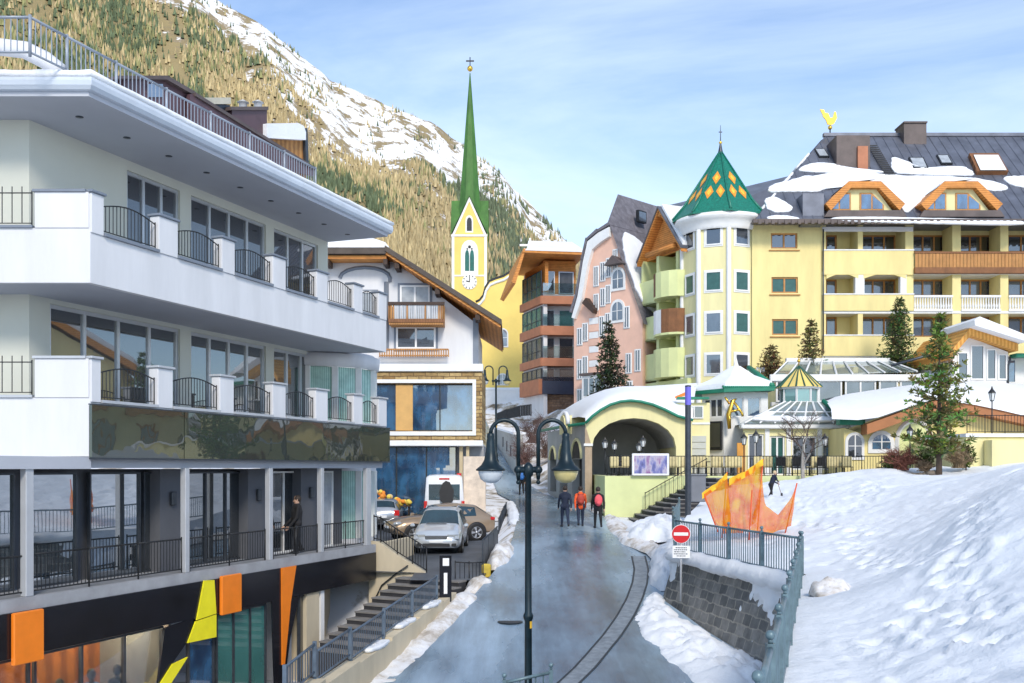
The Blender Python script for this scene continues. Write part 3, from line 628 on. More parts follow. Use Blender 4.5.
# set-back walls with glazing
def glazing(y, t0, t1, z0, z1, n, fr_, gl_, nm='window'):
    window(LB, FL, (t0+t1)/2, z0, t1-t0, z1-z0, fr_, gl_, n, 1, .09 if nm == 'window' else .05, y=y+.08, name=nm)
for (z0, zt, wins, hd) in ((4.35, 8.12, [(127, 180, 3), (191, 266, 4), (274, 318, 3)], 7.86), (.57, 4.05, [(50, 180, 4), (191, 266, 4), (274, 316, 3)], 3.93)):
    m = MB(CREAM, FL); ops = [(tl(a, 2.5), tl(b, 2.5), z0, hd) for a, b, n in wins]
    wall(m, 3.15, END+.25, z0, zt, ops, .16, y=2.5)
    fr2 = FL @ Matrix(((DX, .9385, 0, 3.15), (DY, .345, 0, 2.5), (0, 0, 1, 0), (0, 0, 0, 1))); m.M = fr2; m.box(0, 0, z0, 7, .3, zt); m.M = FL
    m.box(END+.25, 2.5, z0, END+.3, 6, zt); m.build('wall', LB)
    for a, b, n in wins: glazing(2.5, tl(a, 2.5), tl(b, 2.5), z0, hd, n, ALU, G_SHOP if z0 < 3 else G_DARK)
# mirror band with its two panels
m = MB(MIRROR, FL)
for a, b in ((CO-.05, tl(181)), (tl(181)+.02, END+.1)): m.box(a, -.09, .23, b, -.02, 1.37)
m.build('mirror_band', LB)
m = MB(DSTEEL, FL); m.box(CO-.04, -.017, .24, END+.1, .0, 1.36); m.box(CO-.06, -.1, .19, END+.12, .14, .226); m.box(CO-.06, -.1, 1.373, END+.12, .0, 1.4); m.build('band_frame', LB)
# open gallery storey
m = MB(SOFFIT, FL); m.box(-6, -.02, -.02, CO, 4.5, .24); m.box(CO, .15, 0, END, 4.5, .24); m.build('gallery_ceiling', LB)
m = MB(CONC, FL); m.box(-6, -.02, -2.86, 15.5, 6, -2.6); m.build('gallery_floor', LB)
for px, wd in ((27, .2), (185, .16), (269, .17), (320.5, .17), (367, .3)):
    t = tl(px, .1); c_ = MB(LGREY, FL); c_.box(t-wd/2, .02, -2.598, t+wd/2, .02+min(wd, .16), .0, bev=.01); c_.build('column', LB)
G_GAL = mat_glass('gallery_window', (.01, .016, .02), .95)
CG = mat('charcoal_pillar', (.10, .105, .12), .7, .08, 1)
for a, b in ((160, 183), (248, 267.5), (301, 319)):
    t0, t1 = tl(a, .8), tl(b, .8); c_ = MB(CG, FL); c_.box(t0, .8, -2.598, t1, 1.25, -.022); pl = c_.build('pillar', LB)
    l_ = MB(DSTEEL, FL); l_.box((t0+t1)/2-.09, .7, -.95, (t0+t1)/2+.09, .798, -.6, bev=.02); l_.build('wall_lamp', pl)
for a, b, n, g_ in ((-60, -20, 1, G_SHOP), (-14, 17.5, 1, G_GAL), (33, 80, 1, G_GAL), (92, 143, 1, G_GAL), (146, 159, 1, G_SHOP), (187, 247, 3, G_SHOP), (271, 300, 2, G_SHOP), (321, 335, 1, G_WHITE)):
    glazing(1.0, tl(a, 1.0), tl(b, 1.0), -2.598, -.1, n, DSTEEL if b < 300 else TRIM, g_, 'shop_window')
m = MB(CG, FL); m.box(-7, 1.3, -2.598, END-.8, 1.5, -.022); m.build('back_wall', LB)
gp = [FL @ Vector((t, .14, -2.6)) for t in (-3, -1.2, tl(24, .1))]
r_ = thing('gallery_railing', 'dark bar railing left of the thick grey gallery column', 'railing', gp[0], group='gallery railings'); railing(r_, gp, .82, IRON, .11, .01, .02, .022)
labs = ['between thick grey column and charcoal pillar', 'in front of the dark bar tables', 'in front of the standing man in black', 'at the far end by the curtained windows']
for i, (a, b) in enumerate(((31, 183), (188, 266), (272, 318), (323, 366))):
    n = 3 if i == 0 else 2; t0, t1 = tl(a, .14)+.05, tl(b, .14)-.05
    gp = [FL @ Vector((t0+(t1-t0)*k/n, .14, -2.6)) for k in range(n+1)]
    r_ = thing('gallery_railing', f'dark bar railing of the gallery {labs[i]}', 'railing', gp[0], group='gallery railings'); railing(r_, gp, .84, IRON, .11, .01, .02, .022)
# shop storey
m = MB(BLACKP, FL); m.box(-6, -.06, -3.76, 15.45, .12, -2.865); m.build('shop_fascia', LB)
for a, b, zt, zb in ((8, 38.5, -2.86, -3.9), (217, 237, -2.80, -3.82)):
    m = MB(ORANGE, FL); m.box(tl(a), -.16, zb, tl(b), -.063, zt, bev=.02); m.build('orange_panel', LB)
def fp(pts, y0, y1, mt_, nm):
    m = MB(mt_, FL); q = [FLi @ onplane(px, py, FL @ Vector((0, y0, 0)), (.9385, -.345, 0)) for px, py in pts]
    m.prism([(p.x, p.z) for p in q], y0, y1); return m.build(nm, LB)
fp([(197, 620), (204.5, 580.5), (214.5, 580), (216.5, 613.5)], -.1, -.062, YELS, 'yellow_panel')
fp([(188, 643), (196, 621.5), (216.5, 614.5), (216.5, 637)], -.1, -.062, YELS, 'yellow_panel')
fp([(161, 683), (173, 664), (188, 657), (176, 676), (160, 700)], -.1, -.062, YELS, 'yellow_panel')
fp([(165, 628), (194, 618), (186, 644), (172, 664), (160, 683), (158, 683)], -.06, -.012, BLACKP, 'black_panel')
fp([(282, 568), (296.5, 565.5), (291, 602), (285, 665), (282.5, 665)], -.1, -.062, ORANGE, 'orange_wedge')
fp([(272, 600), (299, 597), (290, 640), (284, 690), (275, 690)], -.058, -.012, BLACKP, 'black_panel')
for a, b, n, g_ in ((-40, 30, 1, CLEAR), (34, 163, 3, CLEAR), (188, 214, 1, G_BLUE), (216, 266, 3, G_TINT), (299, 307, 1, G_DARK)):
    glazing(.02, tl(a, .1), tl(b, .1), -6.35, -3.8, n, DSTEEL, g_, 'shop_window')
m = MB(ORINT, FL); m.box(-6, 2.4, -6.4, 5.3, 2.5, -3.77); m.build('shop_back_wall', LB)
m = MB(CONC, FL); m.box(-6, -.02, -6.42, 10.8, 2.6, -6.36); m.box(5.3, .3, -6.35, 5.4, 2.5, -3.77); m.box(10.7, .3, -6.35, 10.8, 6, -3.77); m.build('shop_floor', LB)
m = MB(YELS, FL); m.box(7.8, .18, -6.3, 8.15, .3, -4.3); m.build('yellow_panel', LB)
SPOT = mat_emit('spot_lamp', (1, .74, .45), 130)
for i, (t, y) in enumerate(((-.8, 1.3), (.9, 1.2), (2.3, 1.4), (3.7, 1.2), (4.7, 1.5))):
    m = MB(SPOT, FL); m.ball((t, y, -3.92), .075, 8); m.build('spot_lamp', LB)
# window shopping: figures in the display
MANQ = mat('mannequin', (.05, .045, .05), .6, .2, 4)
def mannequin(t, y, lab, c1, c2):
    p = FL @ Vector((t, y, -6.36)); o = thing('mannequin', lab, 'mannequin', p, 1.2, 'mannequins in the orange shop window')
    m = MB(c1); m.lathe([(.02, 1.38), (.14, 1.42), (.20, 1.38), (.19, 1.2), (.15, 1.0), (.17, .85), (.15, .8)], 12); m.build('torso', o, F=world_of(o) @ I4)
    m = MB(c2); m.tube([(-.09, 0, .82), (-.1, 0, .4), (-.1, 0, .06)], [.085, .06, .045], 8); m.tube([(.09, 0, .82), (.1, .05, .4), (.1, .03, .06)], [.085, .06, .045], 8); m.box(-.2, -.15, 0, .2, .15, .03); m.build('legs', o, F=world_of(o))
    m = MB(c1); m.tube([(-.19, 0, 1.36), (-.25, -.03, 1.1), (-.2, -.15, .9)], [.055, .045, .03], 8); m.tube([(.19, 0, 1.36), (.26, -.03, 1.1), (.24, -.1, .86)], [.055, .045, .03], 8); m.build('arms', o, F=world_of(o))
    m = MB(MANQ); m.ball((0, 0, 1.62), .11, 12, sx=(.85, 1, 1.2)); m.tube([(0, 0, 1.36), (0, 0, 1.55)], .05, 8); m.build('head', o, F=world_of(o))
mannequin(2.3, .75, 'dark mannequin in black jacket at left of orange shop display', BLACKC, BLACKC)
mannequin(3.4, .9, 'mannequin in blue jacket in the orange shop display', BLUEB, BLACKC)
mannequin(4.0, .7, 'mannequin in navy jacket beside the black diagonal panel', NAVY, JEANS)
# far end: beige column, recess wall and the rounded bay with curtained windows
m = MB(BEIGE, FL); m.box(11.15, .0, -6.4, 11.85, .7, -3.765); m.box(12.0, .02, -6.4, 12.2, .2, -3.765, TRIM); m.build('beige_column', LB)
m = MB(BEIGE, FL); m.box(11.0, 1.7, -6.4, 15.4, 1.9, -3.0); m.build('recess_wall', LB)
# rounded bay
bc = FL @ Vector((17.3, 3.3, 0)); m = MB(WHITE); m.lathe([(2.1, -3.0), (2.1, -2.5)], 24, (bc.x, bc.y, 0), a0=-PI*.95, a1=PI*.25); m.lathe([(2.02, -2.5), (2.02, -.1)], 24, (bc.x, bc.y, 0), mt=CURT, a0=-PI*.95, a1=PI*.25); m.lathe([(2.1, -.1), (2.1, 1.1)], 24, (bc.x, bc.y, 0), a0=-PI*.95, a1=PI*.25); m.lathe([(2.1, 3.55), (2.2, 3.6), (2.25, 4.0), (2.05, 4.03), (2.05, 4.1), (0, 4.1)], 24, (bc.x, bc.y, 0), a0=-PI*.95, a1=PI*.25); m.lathe([(2.02, 1.1), (2.02, 3.55)], 24, (bc.x, bc.y, 0), mt=CURT, a0=-PI*.95, a1=PI*.25)
for k in range(9):
    a = -PI*.95+PI*1.2*k/8; m.box(bc.x+2.05*math.cos(a)-.1, bc.y+2.05*math.sin(a)-.1, 1.1, bc.x+2.05*math.cos(a)+.1, bc.y+2.05*math.sin(a)+.1, 3.56, TRIM); m.box(bc.x+2.05*math.cos(a)-.1, bc.y+2.05*math.sin(a)-.1, -2.5, bc.x+2.05*math.cos(a)+.1, bc.y+2.05*math.sin(a)+.1, -.1, TRIM)
m.build('rounded_bay', LB)
# structures on the roof
def rpl(pts, off, dep, m, mt_=None):
    q = [FLi @ onplane(px, py, FL @ Vector((0, off, 0)), (.9385, -.345, 0)) for px, py in pts]; m.prism([(p.x, max(8.6, p.z)) for p in q], off, off+dep, mt_); return m
o = thing('roof_dormer', 'dark brown sloping roof dormer behind the roof railing', 'dormer', FL @ Vector((5, 2.4, 8.7)))
m = MB(PURP, FL); rpl([(124, 76), (166, 77), (194, 94), (194, 140), (124, 140)], 1.9, 2.4, m); m.build('body', o)
m = MB(SLATEB, FL); rpl([(119, 75.5), (168, 75.5), (196, 92), (196, 96), (167, 79.5), (119, 78.5)], 1.75, 2.7, m); m.build('roof_edge', o); m = MB(G_DARK, FL); rpl([(148, 84), (163, 84), (163, 97), (148, 97)], 1.87, .02, m); m.build('window', o)
o = thing('sloping_parapet', 'long dark sloping roof parapet running down behind the railing', 'parapet', FL @ Vector((9, 2.2, 8.7))); m = MB(PURP, FL); rpl([(190, 94), (197, 94), (314, 168), (314, 176), (190, 150)], 1.72, .12, m); m.build('body', o); m = MB(SLATEB, FL); rpl([(196, 92.5), (315, 167), (315, 170), (196, 96)], 1.66, .24, m); m.build('roof_edge', o)
o = thing('vent_housing', 'dark vent housing with a pale flat lid on the roof', 'vent', FL @ Vector((8, 2.4, 8.7))); m = MB(DSTEEL, FL); rpl([(207, 104), (230, 105), (230, 150), (207, 150)], 2.1, 1.2, m); m.build('body', o); m = MB(mat('pale_lid', (.55, .52, .42), .6, .1, 2), FL); rpl([(195, 97.5), (231, 97.5), (231, 104), (200, 104)], 2.0, 1.5, m); m.build('lid', o)
o = thing('chimney_box', 'plum coloured sheet metal chimney box on the roof', 'chimney', FL @ Vector((10, 2, 8.7))); m = MB(PURP, FL); rpl([(232, 109), (267, 109), (267, 165), (232, 165)], 1.95, 1.5, m); m.build('body', o); m = MB(SLATEB, FL); rpl([(231, 106.5), (268.5, 106.5), (268.5, 110), (231, 110)], 1.88, 1.65, m); m.build('lid', o)
m = MB(LGREY, FL)
for px in (243, 258): q = FLi @ onplane(px, 107, FL @ Vector((0, 2.5, 0)), (.9385, -.345, 0)); m.lathe([(.13, q.z-.1), (.13, q.z+.12), (.19, q.z+.14), (0, q.z+.24)], 10, (q.x, q.y, 0)); m.build('cowl', o); m = MB(LGREY, FL)
o = thing('wooden_roof_cabin', 'small wooden roof cabin with a rounded cap of snow', 'cabin', FL @ Vector((12, 2, 8.7))); m = MB(WOOD, FL); rpl([(268, 137), (305, 139), (307, 185), (268, 185)], 2.0, 1.5, m); m.build('body', o)
m = MB(SNOWR, FL); rpl([(267, 138), (267, 123.5), (298, 123), (304, 126), (306, 132), (306, 140)], 1.8, 1.9, m); m.build('roof_snow', o); m = MB(DSTEEL, FL); rpl([(305, 128), (307.5, 128), (309, 166), (306, 166)], 1.9, .1, m); m.build('drip_edge', o)
m = MB(WHITE, FL); m.tube([FLi @ at(x, y, 25) for x, y in ((-40, 52), (0, 47), (25, 50), (45, 60), (60, 72))], .22, 8); tag(m.build('curved_roof_edge'), 'white curved roof edge with snow behind the roof railing at the corner', 'roof edge')
# man in black on the gallery is built with the people

# ---------------------------------------------------------------- stairs, walls and railings below the car park
def lerp(a, b, t): return Vector(a)*(1-t)+Vector(b)*t
SA, SB = Vector((-4.75, 28.6, -5.45)), Vector((-2.5, 32.8, -3.62)); sdir = (SB-SA); sd2 = Vector((sdir.x, sdir.y, 0)).normalized()
FS = FR(SA, (sd2.x, sd2.y)); Ls = Vector((sdir.x, sdir.y)).length
st = thing('outdoor_stairs', 'dark stone stairs climbing beside a beige wall to the car park', 'stairs', SA)
STEP = mat('stair_stone', (.20, .19, .18), .85, .25, 2, bump=.3); RISER = mat('stair_riser', (.035, .035, .04), .85, .2, 3)
for k in range(11):
    m = MB(STEP, FS); x0 = Ls*k/11; z1 = sdir.z*(k+1)/11; m.box(x0, -1.75+.06*k, -1.2, Ls*(k+1)/11+.05*(k < 10), 1.3, z1-.05, RISER); m.box(x0-.03, -1.75+.06*k, z1-.048, Ls*(k+1)/11+.05, 1.31, z1, STEP); m.build('step', st)
sw = thing('stair_wall', 'tall beige concrete wall behind the stairs with sloping top', 'wall', (-4, 34.3, -5)); FW_ = FR((-5.2, 34.35, 0), (1, -.25))
m = MB(BEIGE, FW_); m.prism([(.3, -6), (3.0, -6), (3.0, -3.62), (2.35, -3.55), (1.3, -2.95), (.62, -2.52), (.3, -2.5)], 0, .25); m.box(.3, .25, -6, .5, 4, -2.62); m.build('body', sw)
hp = [FW_ @ Vector((x, -.08, z)) for x, z in ((.35, -5.2), (.5, -4.6), (.8, -4.0), (1.3, -3.6), (1.75, -3.3))]; m = MB(IRON); m.tube(hp, .025, 8); m.build('handrail', sw)
rp_ = [FW_ @ Vector((x, .1, z)) for x, z in ((.45, -2.5), (.7, -2.55), (1.3, -2.95), (1.85, -3.26), (2.35, -3.55))]; r_ = thing('ramp_railing', 'dark bar railing sloping down along top of the tall beige wall', 'railing', rp_[0]); railing(r_, rp_, .85, IRON, .11, .011, .02, .022)
# low wall with stepped railing
lw = thing('low_wall', 'low beige wall with snow along the left edge of the road', 'wall', (-4, 26, -5.4))
LP = [(-3.95, 17.6, -4.1), (-3.72, 19.2, -4.08), (-3.35, 21.1, -4.15), (-2.93, 23.3, -3.98), (-2.5, 25.6, -3.80), (-2.05, 28.0, -3.72), (-1.78, 29.4, -3.68)]
m = MB(BEIGE)
for i in range(len(LP)-1):
    a, b = Vector(LP[i]), Vector(LP[i+1]); d = Vector((b.x-a.x, b.y-a.y)); F_ = FR((a.x, a.y, 0), d); m.M = F_; zt = (a.z+b.z)/2
    m.prism([(0, -6.6), (d.length, -6.6), (d.length, zt+.05), (0, zt-.05)], -.15, .15)
m.build('body', lw)
tops = [('first', 0), ('second', 1), ('third', 2), ('fourth', 3), ('top', 4)]
names_ = ['lowest', 'second lowest', 'middle', 'second highest', 'highest']
for i in range(5):
    a, b = Vector(LP[i]), Vector(LP[i+1]); zt = (a.z+b.z)/2
    a = Vector((a.x-.05, a.y, zt-.04)); b = Vector((b.x-.05, b.y-.1, zt+.05)); a.z += .0; sl_ = .06; a2 = a+Vector((0, 0, 0)); b2 = b+Vector((0, 0, sl_))
    r_ = thing('stair_railing', f'{names_[i]} blue grey railing panel on the low stair wall', 'railing', a, group='stepped railing panels'); railing(r_, [a2, b2], .62, BLUEG, .12, .011, .035, .026, square=True)
m = MB(SNOW)
for i in (2, 3, 4):
    a, b = Vector(LP[i]), Vector(LP[i+1]); zt = (a.z+b.z)/2+.03; d = (b-a); pts = [a+d*t+Vector((s*.13, 0, 0)) for s, ts in ((1, (.35, .55, .75, .95)), (-1, (.95, .75, .55, .35))) for t in ts]
    m.patch([(p.x, p.y, zt) for p in pts], (0, 0, 1), .07, sub=2)
m.build('wall_snow', lw)
# info pillar
ip = thing('info_pillar', 'slim black information pillar with white notices at the stair top', 'sign', (-1.9, 28.6, -3.9)); F_ = FR((-2.05, 28.6, 0), (1, .1)); m = MB(BLACKP, F_); m.box(-.02, 0, -3.9, .32, .14, -2.5, bev=.01); m.build('body', ip)
m = MB(WPL, F_); m.box(.07, -.012, -2.8, .25, -.002, -2.58); m.build('notice', ip)
m = MB(WPL, F_); m.box(.1, -.012, -3.6, .2, -.002, -3.0)
m.build('notice', ip)
# car park edge railings
e = [(-1.85, 32.6, pk(0, 32.6)-.25), (-1.4, 32.7, -3.95), (-.95, 32.9, -3.95)]
r_ = thing('car_park_railing', 'dark bar railing along the front edge of the car park', 'railing', e[0]); railing(r_, e, .85, IRON, .12, .011, .02, .022)
F_ = FR((-1.0, 34.2, 0), (.42, 5.4)); r_ = thing('car_park_barrier', 'solid dark mesh barrier between the car park and the road', 'barrier', (-.8, 36.5, -3.4)); m = MB(DSTEEL, F_)
for x in (0, 1.8, 3.6, 5.4): m.box(x-.03, -.03, -3.6, x+.03, .03, -2.45); m.build('post', r_); m = MB(DSTEEL, F_)
MESHP = mat_stripe('mesh_panel', (.05, .06, .07), (.13, .14, .16), 12, 'X', .6, 0)
m = MB(MESHP, F_); m.prism([(0.03, -3.5), (5.37, -3.25), (5.37, -2.35), (.03, -2.5)], -.012, .012); m.build('mesh_panel', r_); m = MB(DSTEEL, F_); m.tube([(0, 0, -2.46), (5.4, 0, -2.32)], .03, 6); m.build('top_rail', r_)
pts = [(-.6, 45.3, -3.2), (-.5, 47.5, -3.0), (-.42, 49.5, -2.85), (-.3, 52, -2.7)]
r_ = thing('street_railing', 'grey bar railing beside the snow strip behind the car park', 'railing', pts[0]); railing(r_, pts, .9, DSTEEL, .13, .011, .025, .025)
bo = tag(MB(mat('yellow_bollard', (.62, .46, .06), .6, .2, 4)).box(-1.02, 33.75, -3.75, -.72, 34.05, -3.25, bev=.04).build('hydrant_block'), 'small yellow block at the foot of the mesh barrier', 'bollard')

def bank(name, pts, wds, hts, mt, seed=0, kind='stuff', n=15, zf=None, st=.22):
    P = [Vector(p) for p in pts]; L = [0]
    for i in range(1, len(P)): L.append(L[-1]+(P[i]-P[i-1]).length)
    ss = np.arange(0, L[-1], st); rows = []
    for s in ss:
        q = [float(np.interp(s, L, [p[k] for p in P])) for k in range(3)]; i = min(int(np.searchsorted(L, s, side='right')), len(P)-1); d = (P[i]-P[i-1]); nn = Vector((d.y, -d.x, 0)).normalized()
        wd = float(np.interp(s, L, wds)); h = float(np.interp(s, L, hts)); row = []
        taper = min(1, s/.5, (L[-1]-s)/.5+.02)
        for k in range(n):
            u = -1+2*k/(n-1); e = wd*(.2+.8*min(1, s/.9, (L[-1]-s)/.9+.02))*(1+.28*fbm(s*.8, seed, u*.4)); p = Vector(q)+nn*(u*e)
            hh = h*max(0, 1-u*u)**.7*(.62+.75*fbm(p.x*1.4, p.y*1.4, seed)+.35*nz(p.x*4.5, p.y*4.5, seed))*taper
            row.append((p.x, p.y, p.z+max(-.04, hh)-.03*(abs(u) > .98)))
        rows.append(row)
    A = np.array(rows); o = grid_mesh(name, A[..., 0], A[..., 1], A[..., 2], mt, kind); return o
bank('snow_bank', [(-3.4, 19.4, -4.95), (-2.8, 22.4, -4.68), (-2.2, 25.6, -4.34), (-1.65, 28.5, -4.03), (-1.25, 30.6, -3.83)], [.38, .38, .38, .42, .45], [.1, .14, .2, .26, .3], DSNOW, 1)
bank('snow_bank', [(-1.5, 31.4, -3.95), (-1.1, 31.7, -3.85), (-.7, 32.5, -3.65)], [.6, .65, .5], [.5, .5, .3], DSNOW, 2)
bank('snow_bank', [(-.6, 33.8, -3.45), (-.4, 36, -3.2), (-.15, 38.6, -3.0)], [.35, .45, .35], [.55, .6, .3], DSNOW, 3)
bank('snow_bank', [(.15, 44, -2.5), (.1, 50, -2.3), (-.1, 58, -2.0)], [.3, .3, .25], [.25, .25, .2], SNOW, 4)
# ---------------------------------------------------------------- white chalet over the stone shop front
def fx_(px, Y): return (px-512)/1000*Y
def fz_(py, Y): return (468-py)/1000*Y
CH = thing('chalet', 'white gabled chalet with wooden balcony above a stone storey', 'house', (-4, 53, -2.9))
YC = 52.0; FC = FR((0, YC, 0), (1, 0)); X = lambda p: fx_(p, YC); Zc = lambda p: fz_(p, YC)
m = MB(WHITE, FC)
gab = [(X(290), Zc(372)), (X(477), Zc(372)), (X(477), Zc(324)), (X(396), Zc(262)), (X(315), Zc(262)), (X(290), Zc(300))]
m.prism(gab, 0, 9); m.build('wall', CH)
# roof: half-hipped, dark boards, thick verge
def slab(mb, a, b, th, y0, y1, mt_=None):      # a sloping slab between two profile points
    mb.prism([a, b, (b[0], b[1]+th), (a[0], a[1]+th)], y0, y1, mt_)
RFM = mat_stripe('dark_shingles', (.05, .04, .035), (.14, .11, .09), 6, 'Z', .8, 1)
m = MB(BROWNW, FC); pa, pb = (X(388), Zc(259)), (X(501), Zc(331)); slab(m, pa, pb, .14, -1.25, 9.5, OWOOD)
slab(m, (pa[0], pa[1]+.143), (pb[0]+.05, pb[1]+.12), .28, -1.35, 9.5, RFM); pc = (X(275), Zc(315)); slab(m, pc, (X(312), Zc(259)), .3, -1.3, 9.5, RFM)
m.box(X(311), -1.3, Zc(259), X(389), 9, Zc(252)-.06, RFM); m.prism([(X(311), Zc(260)), (X(389), Zc(260)), (X(389), Zc(263)), (X(311), Zc(263))], -1.1, .02, OWOOD)
for t in (.1, .45, .8):
    q = lerp((pa[0], 0, pa[1]), (pb[0], 0, pb[1]), t); m.box(q.x-.12, -1.15, q.z-.33, q.x+.12, .0, q.z-.06, DWOOD)
for px in (331, 388): m.box(X(px)-.1, -1.15, Zc(263)-.3, X(px)+.1, 0, Zc(263)-.02, DWOOD)
m.build('roof', CH)
m = MB(SNOWR, FC); m.prism([(X(312), Zc(252)), (X(392), Zc(252)), (X(388), Zc(247)), (X(376), Zc(243)), (X(320), Zc(242))], -1.1, 7)
slab(m, (X(386), Zc(250.5)), (X(490), Zc(317)), .16, .6, 9.2); m.build('roof_snow', CH)
# windows, balconies
window(CH, FC, X(415), Zc(324), 1.55, 2.0, WPL, G_WHITE, 2, 1, .09, y=-.065, surround=GREYT, sw=.12)
window(CH, FC, X(416), Zc(349), 2.05, 1.15, WPL, G_GREY, 2, 1, .09, y=-.065, surround=GREYT, sw=.12)
window(CH, FC, X(366), Zc(324), 1.1, 1.7, WPL, G_WHITE, 1, 1, .09, y=-.065, surround=GREYT, sw=.08)
m = MB(GREYT, FC); m.tube([(X(386.5), -.03, Zc(350)), (X(386.5), -.03, Zc(282))], .13, 4, smooth=False); m.tube([(X(390), -.03, Zc(282))]+[(X(365-25*math.cos(a)), -.03, Zc(278)+.55*math.sin(a)) for a in np.linspace(PI, 0, 9)], .1, 4, smooth=False)
m.box(X(473), -.03, Zc(372), X(478.5), .02, Zc(318)); m.build('painted_frame', CH)
bl = MB(WOOD, FC); bx0, bx1 = X(391.5), X(445); bl.box(bx0, -1.1, Zc(327.5), bx1, 0, Zc(325.5)); bl.build('balcony_floor', CH)
b_ = MB(WOOD, FC); n = 24
for k in range(n+1): x = bx0+(bx1-bx0)*k/n; b_.box(x-.035, -1.1, Zc(325), x+.035, -1.05, Zc(307), WOOD if k in (0, 8, 16, n) or k < 3 or k > n-3 else LGREY)
b_.box(bx0-.05, -1.16, Zc(308.5), bx1+.05, -1.0, Zc(305.5), DWOOD); b_.box(bx0-.03, -1.14, Zc(325.6), bx1+.03, -1.0, Zc(322), BROWNW); b_.box(bx0, -1.1, Zc(325), bx0+.06, 0, Zc(307)); b_.box(bx1-.06, -1.1, Zc(325), bx1, 0, Zc(307)); b_.build('balcony_rail', CH)
b_ = MB(WOOD, FC)
for k in range(30): x = X(381)+(X(449)-X(381))*k/29; b_.box(x-.03, -.5, Zc(358), x+.03, -.45, Zc(350.5))
b_.box(X(381), -.54, Zc(351.2), X(449), -.42, Zc(349.8)); b_.box(X(381), -.53, Zc(357), X(449), -.43, Zc(356)); b_.build('terrace_rail', CH)
# projecting stone storey
FS2 = FR((0, 51.0, 0), (1, 0)); X2 = lambda p: fx_(p, 51); Z2 = lambda p: fz_(p, 51)
m = MB(BSTONE, I4); wall(m, X2(345), X2(482), Z2(441), Z2(370), [(X2(372), X2(473.5), Z2(431), Z2(384))], .3); m.box(X2(482)-.02, .004, Z2(441), X2(482), 7, Z2(370)); m.build('stone_front', CH, F=FS2)
m = MB(TRIM, FS2); m.box(X2(345), -.12, Z2(371.5), X2(483), .9, Z2(364), bev=.02); m.box(X2(345), -.1, Z2(446), X2(483), .2, Z2(440.5), bev=.02); m.box(X2(345), .2, Z2(446)-.01, X2(482), 6, Z2(443)); m.build('cornice', CH)
m = MB(TRIM, FS2)
for q in ((371.5, 379.5, 476, 383), (371.5, 431.5, 476, 435.5)): m.box(X2(q[0]), -.07, Z2(q[1]), X2(q[2]), .12, Z2(q[3]))
m.box(X2(472.5), -.068, Z2(431.5), X2(476), .12, Z2(383)); m.box(X2(368), -.068, Z2(431.5), X2(371.4), .12, Z2(383)); m.build('window_surround', CH)
window(CH, FS2, (X2(372)+X2(473.5))/2, Z2(431), X2(473.5)-X2(372), Z2(384)-Z2(431), IRON, G_BLUE, 3, 1, .05, y=.2, name='picture_window')
m = MB(mat('blond_wood', (.62, .36, .12), .6, .1, 2), FS2); m.box(X2(395.5), .1, Z2(430.5), X2(412.5), .2, Z2(384.5)); m.build('wood_panel', CH)
# shop under it
m = MB(CONC, FS2); m.box(X2(345), 1.2, -3.2, X2(483), 6, Z2(445)); m.build('shop_wall', CH)
window(CH, FS2, (X2(365)+X2(456))/2, -2.9, X2(456)-X2(365), Z2(446)+2.9, IRON, G_BLUE, 3, 1, .06, y=.5, name='shop_window')
m = MB(mat('ochre_column', (.52, .42, .26), .8, .1, 1), FS2); m.box(X2(459), .3, -3, X2(462.5), .5, Z2(446)); m.box(X2(466), .2, -3, X2(469), .42, Z2(446)); m.build('column', CH)
# things at the shop front
TOY = [mat('toy_orange', (.80, .28, .04), .8, .2, 5), mat('toy_yellow', (.82, .62, .10), .8, .2, 5), mat('toy_cream', (.72, .58, .32), .8, .2, 5), mat('toy_red', (.6, .08, .06), .8, .2, 5), mat('toy_violet', (.35, .12, .36), .8, .2, 5)]
sh = thing('display_stand', 'shop display stand heaped with orange and yellow goods', 'display stand', (X2(384), 50.7, -2.9)); m = MB(DWOOD); m.box(X2(366), 50.2, -1.95, X2(412), 50.9, -1.9)
for px in (368, 390, 410): m.box(X2(px)-.03, 50.3, -3, X2(px)+.03, 50.8, -1.9)
m.build('table', sh)
rg = random.Random(3)
for k in range(26): 
    m = MB(TOY[rg.choice((0, 1, 1, 2, 0, 2, 3))]); px = rg.uniform(368, 411); h_ = rg.uniform(0, .6) if px < 392 else rg.uniform(0, .15); m.ball((X2(px), 50.5+rg.uniform(-.2, .2), -1.78+h_), rg.uniform(.09, .17), 8, sx=(1, .8, rg.uniform(.8, 1.2))); m.build('goods', sh)
pts = [(X2(386), 50.0, -2.95), (X2(400), 50.0, -2.95), (X2(414), 50.0, -2.95)]; r_ = thing('shop_railing', 'dark low railing in front of the stone chalet shop window', 'railing', pts[0]); railing(r_, pts, .8, IRON, .12, .012, .02, .022)
m = MB(mat('pale_notice_board', (.66, .55, .44), .8, .2, 3)); m.box(X(466), 49.3, -3.0, X(487), 49.45, Zc(457)); sg = m.build('notice_board'); tag(sg, 'tall pale board standing at the right end of the chalet', 'board')
m = MB(RED); m.box(X(459.5), 49.6, -2.9, X(463.5), 50.0, Zc(473)); tag(m.build('red_banner'), 'narrow red banner between the white van and the pale board', 'banner')

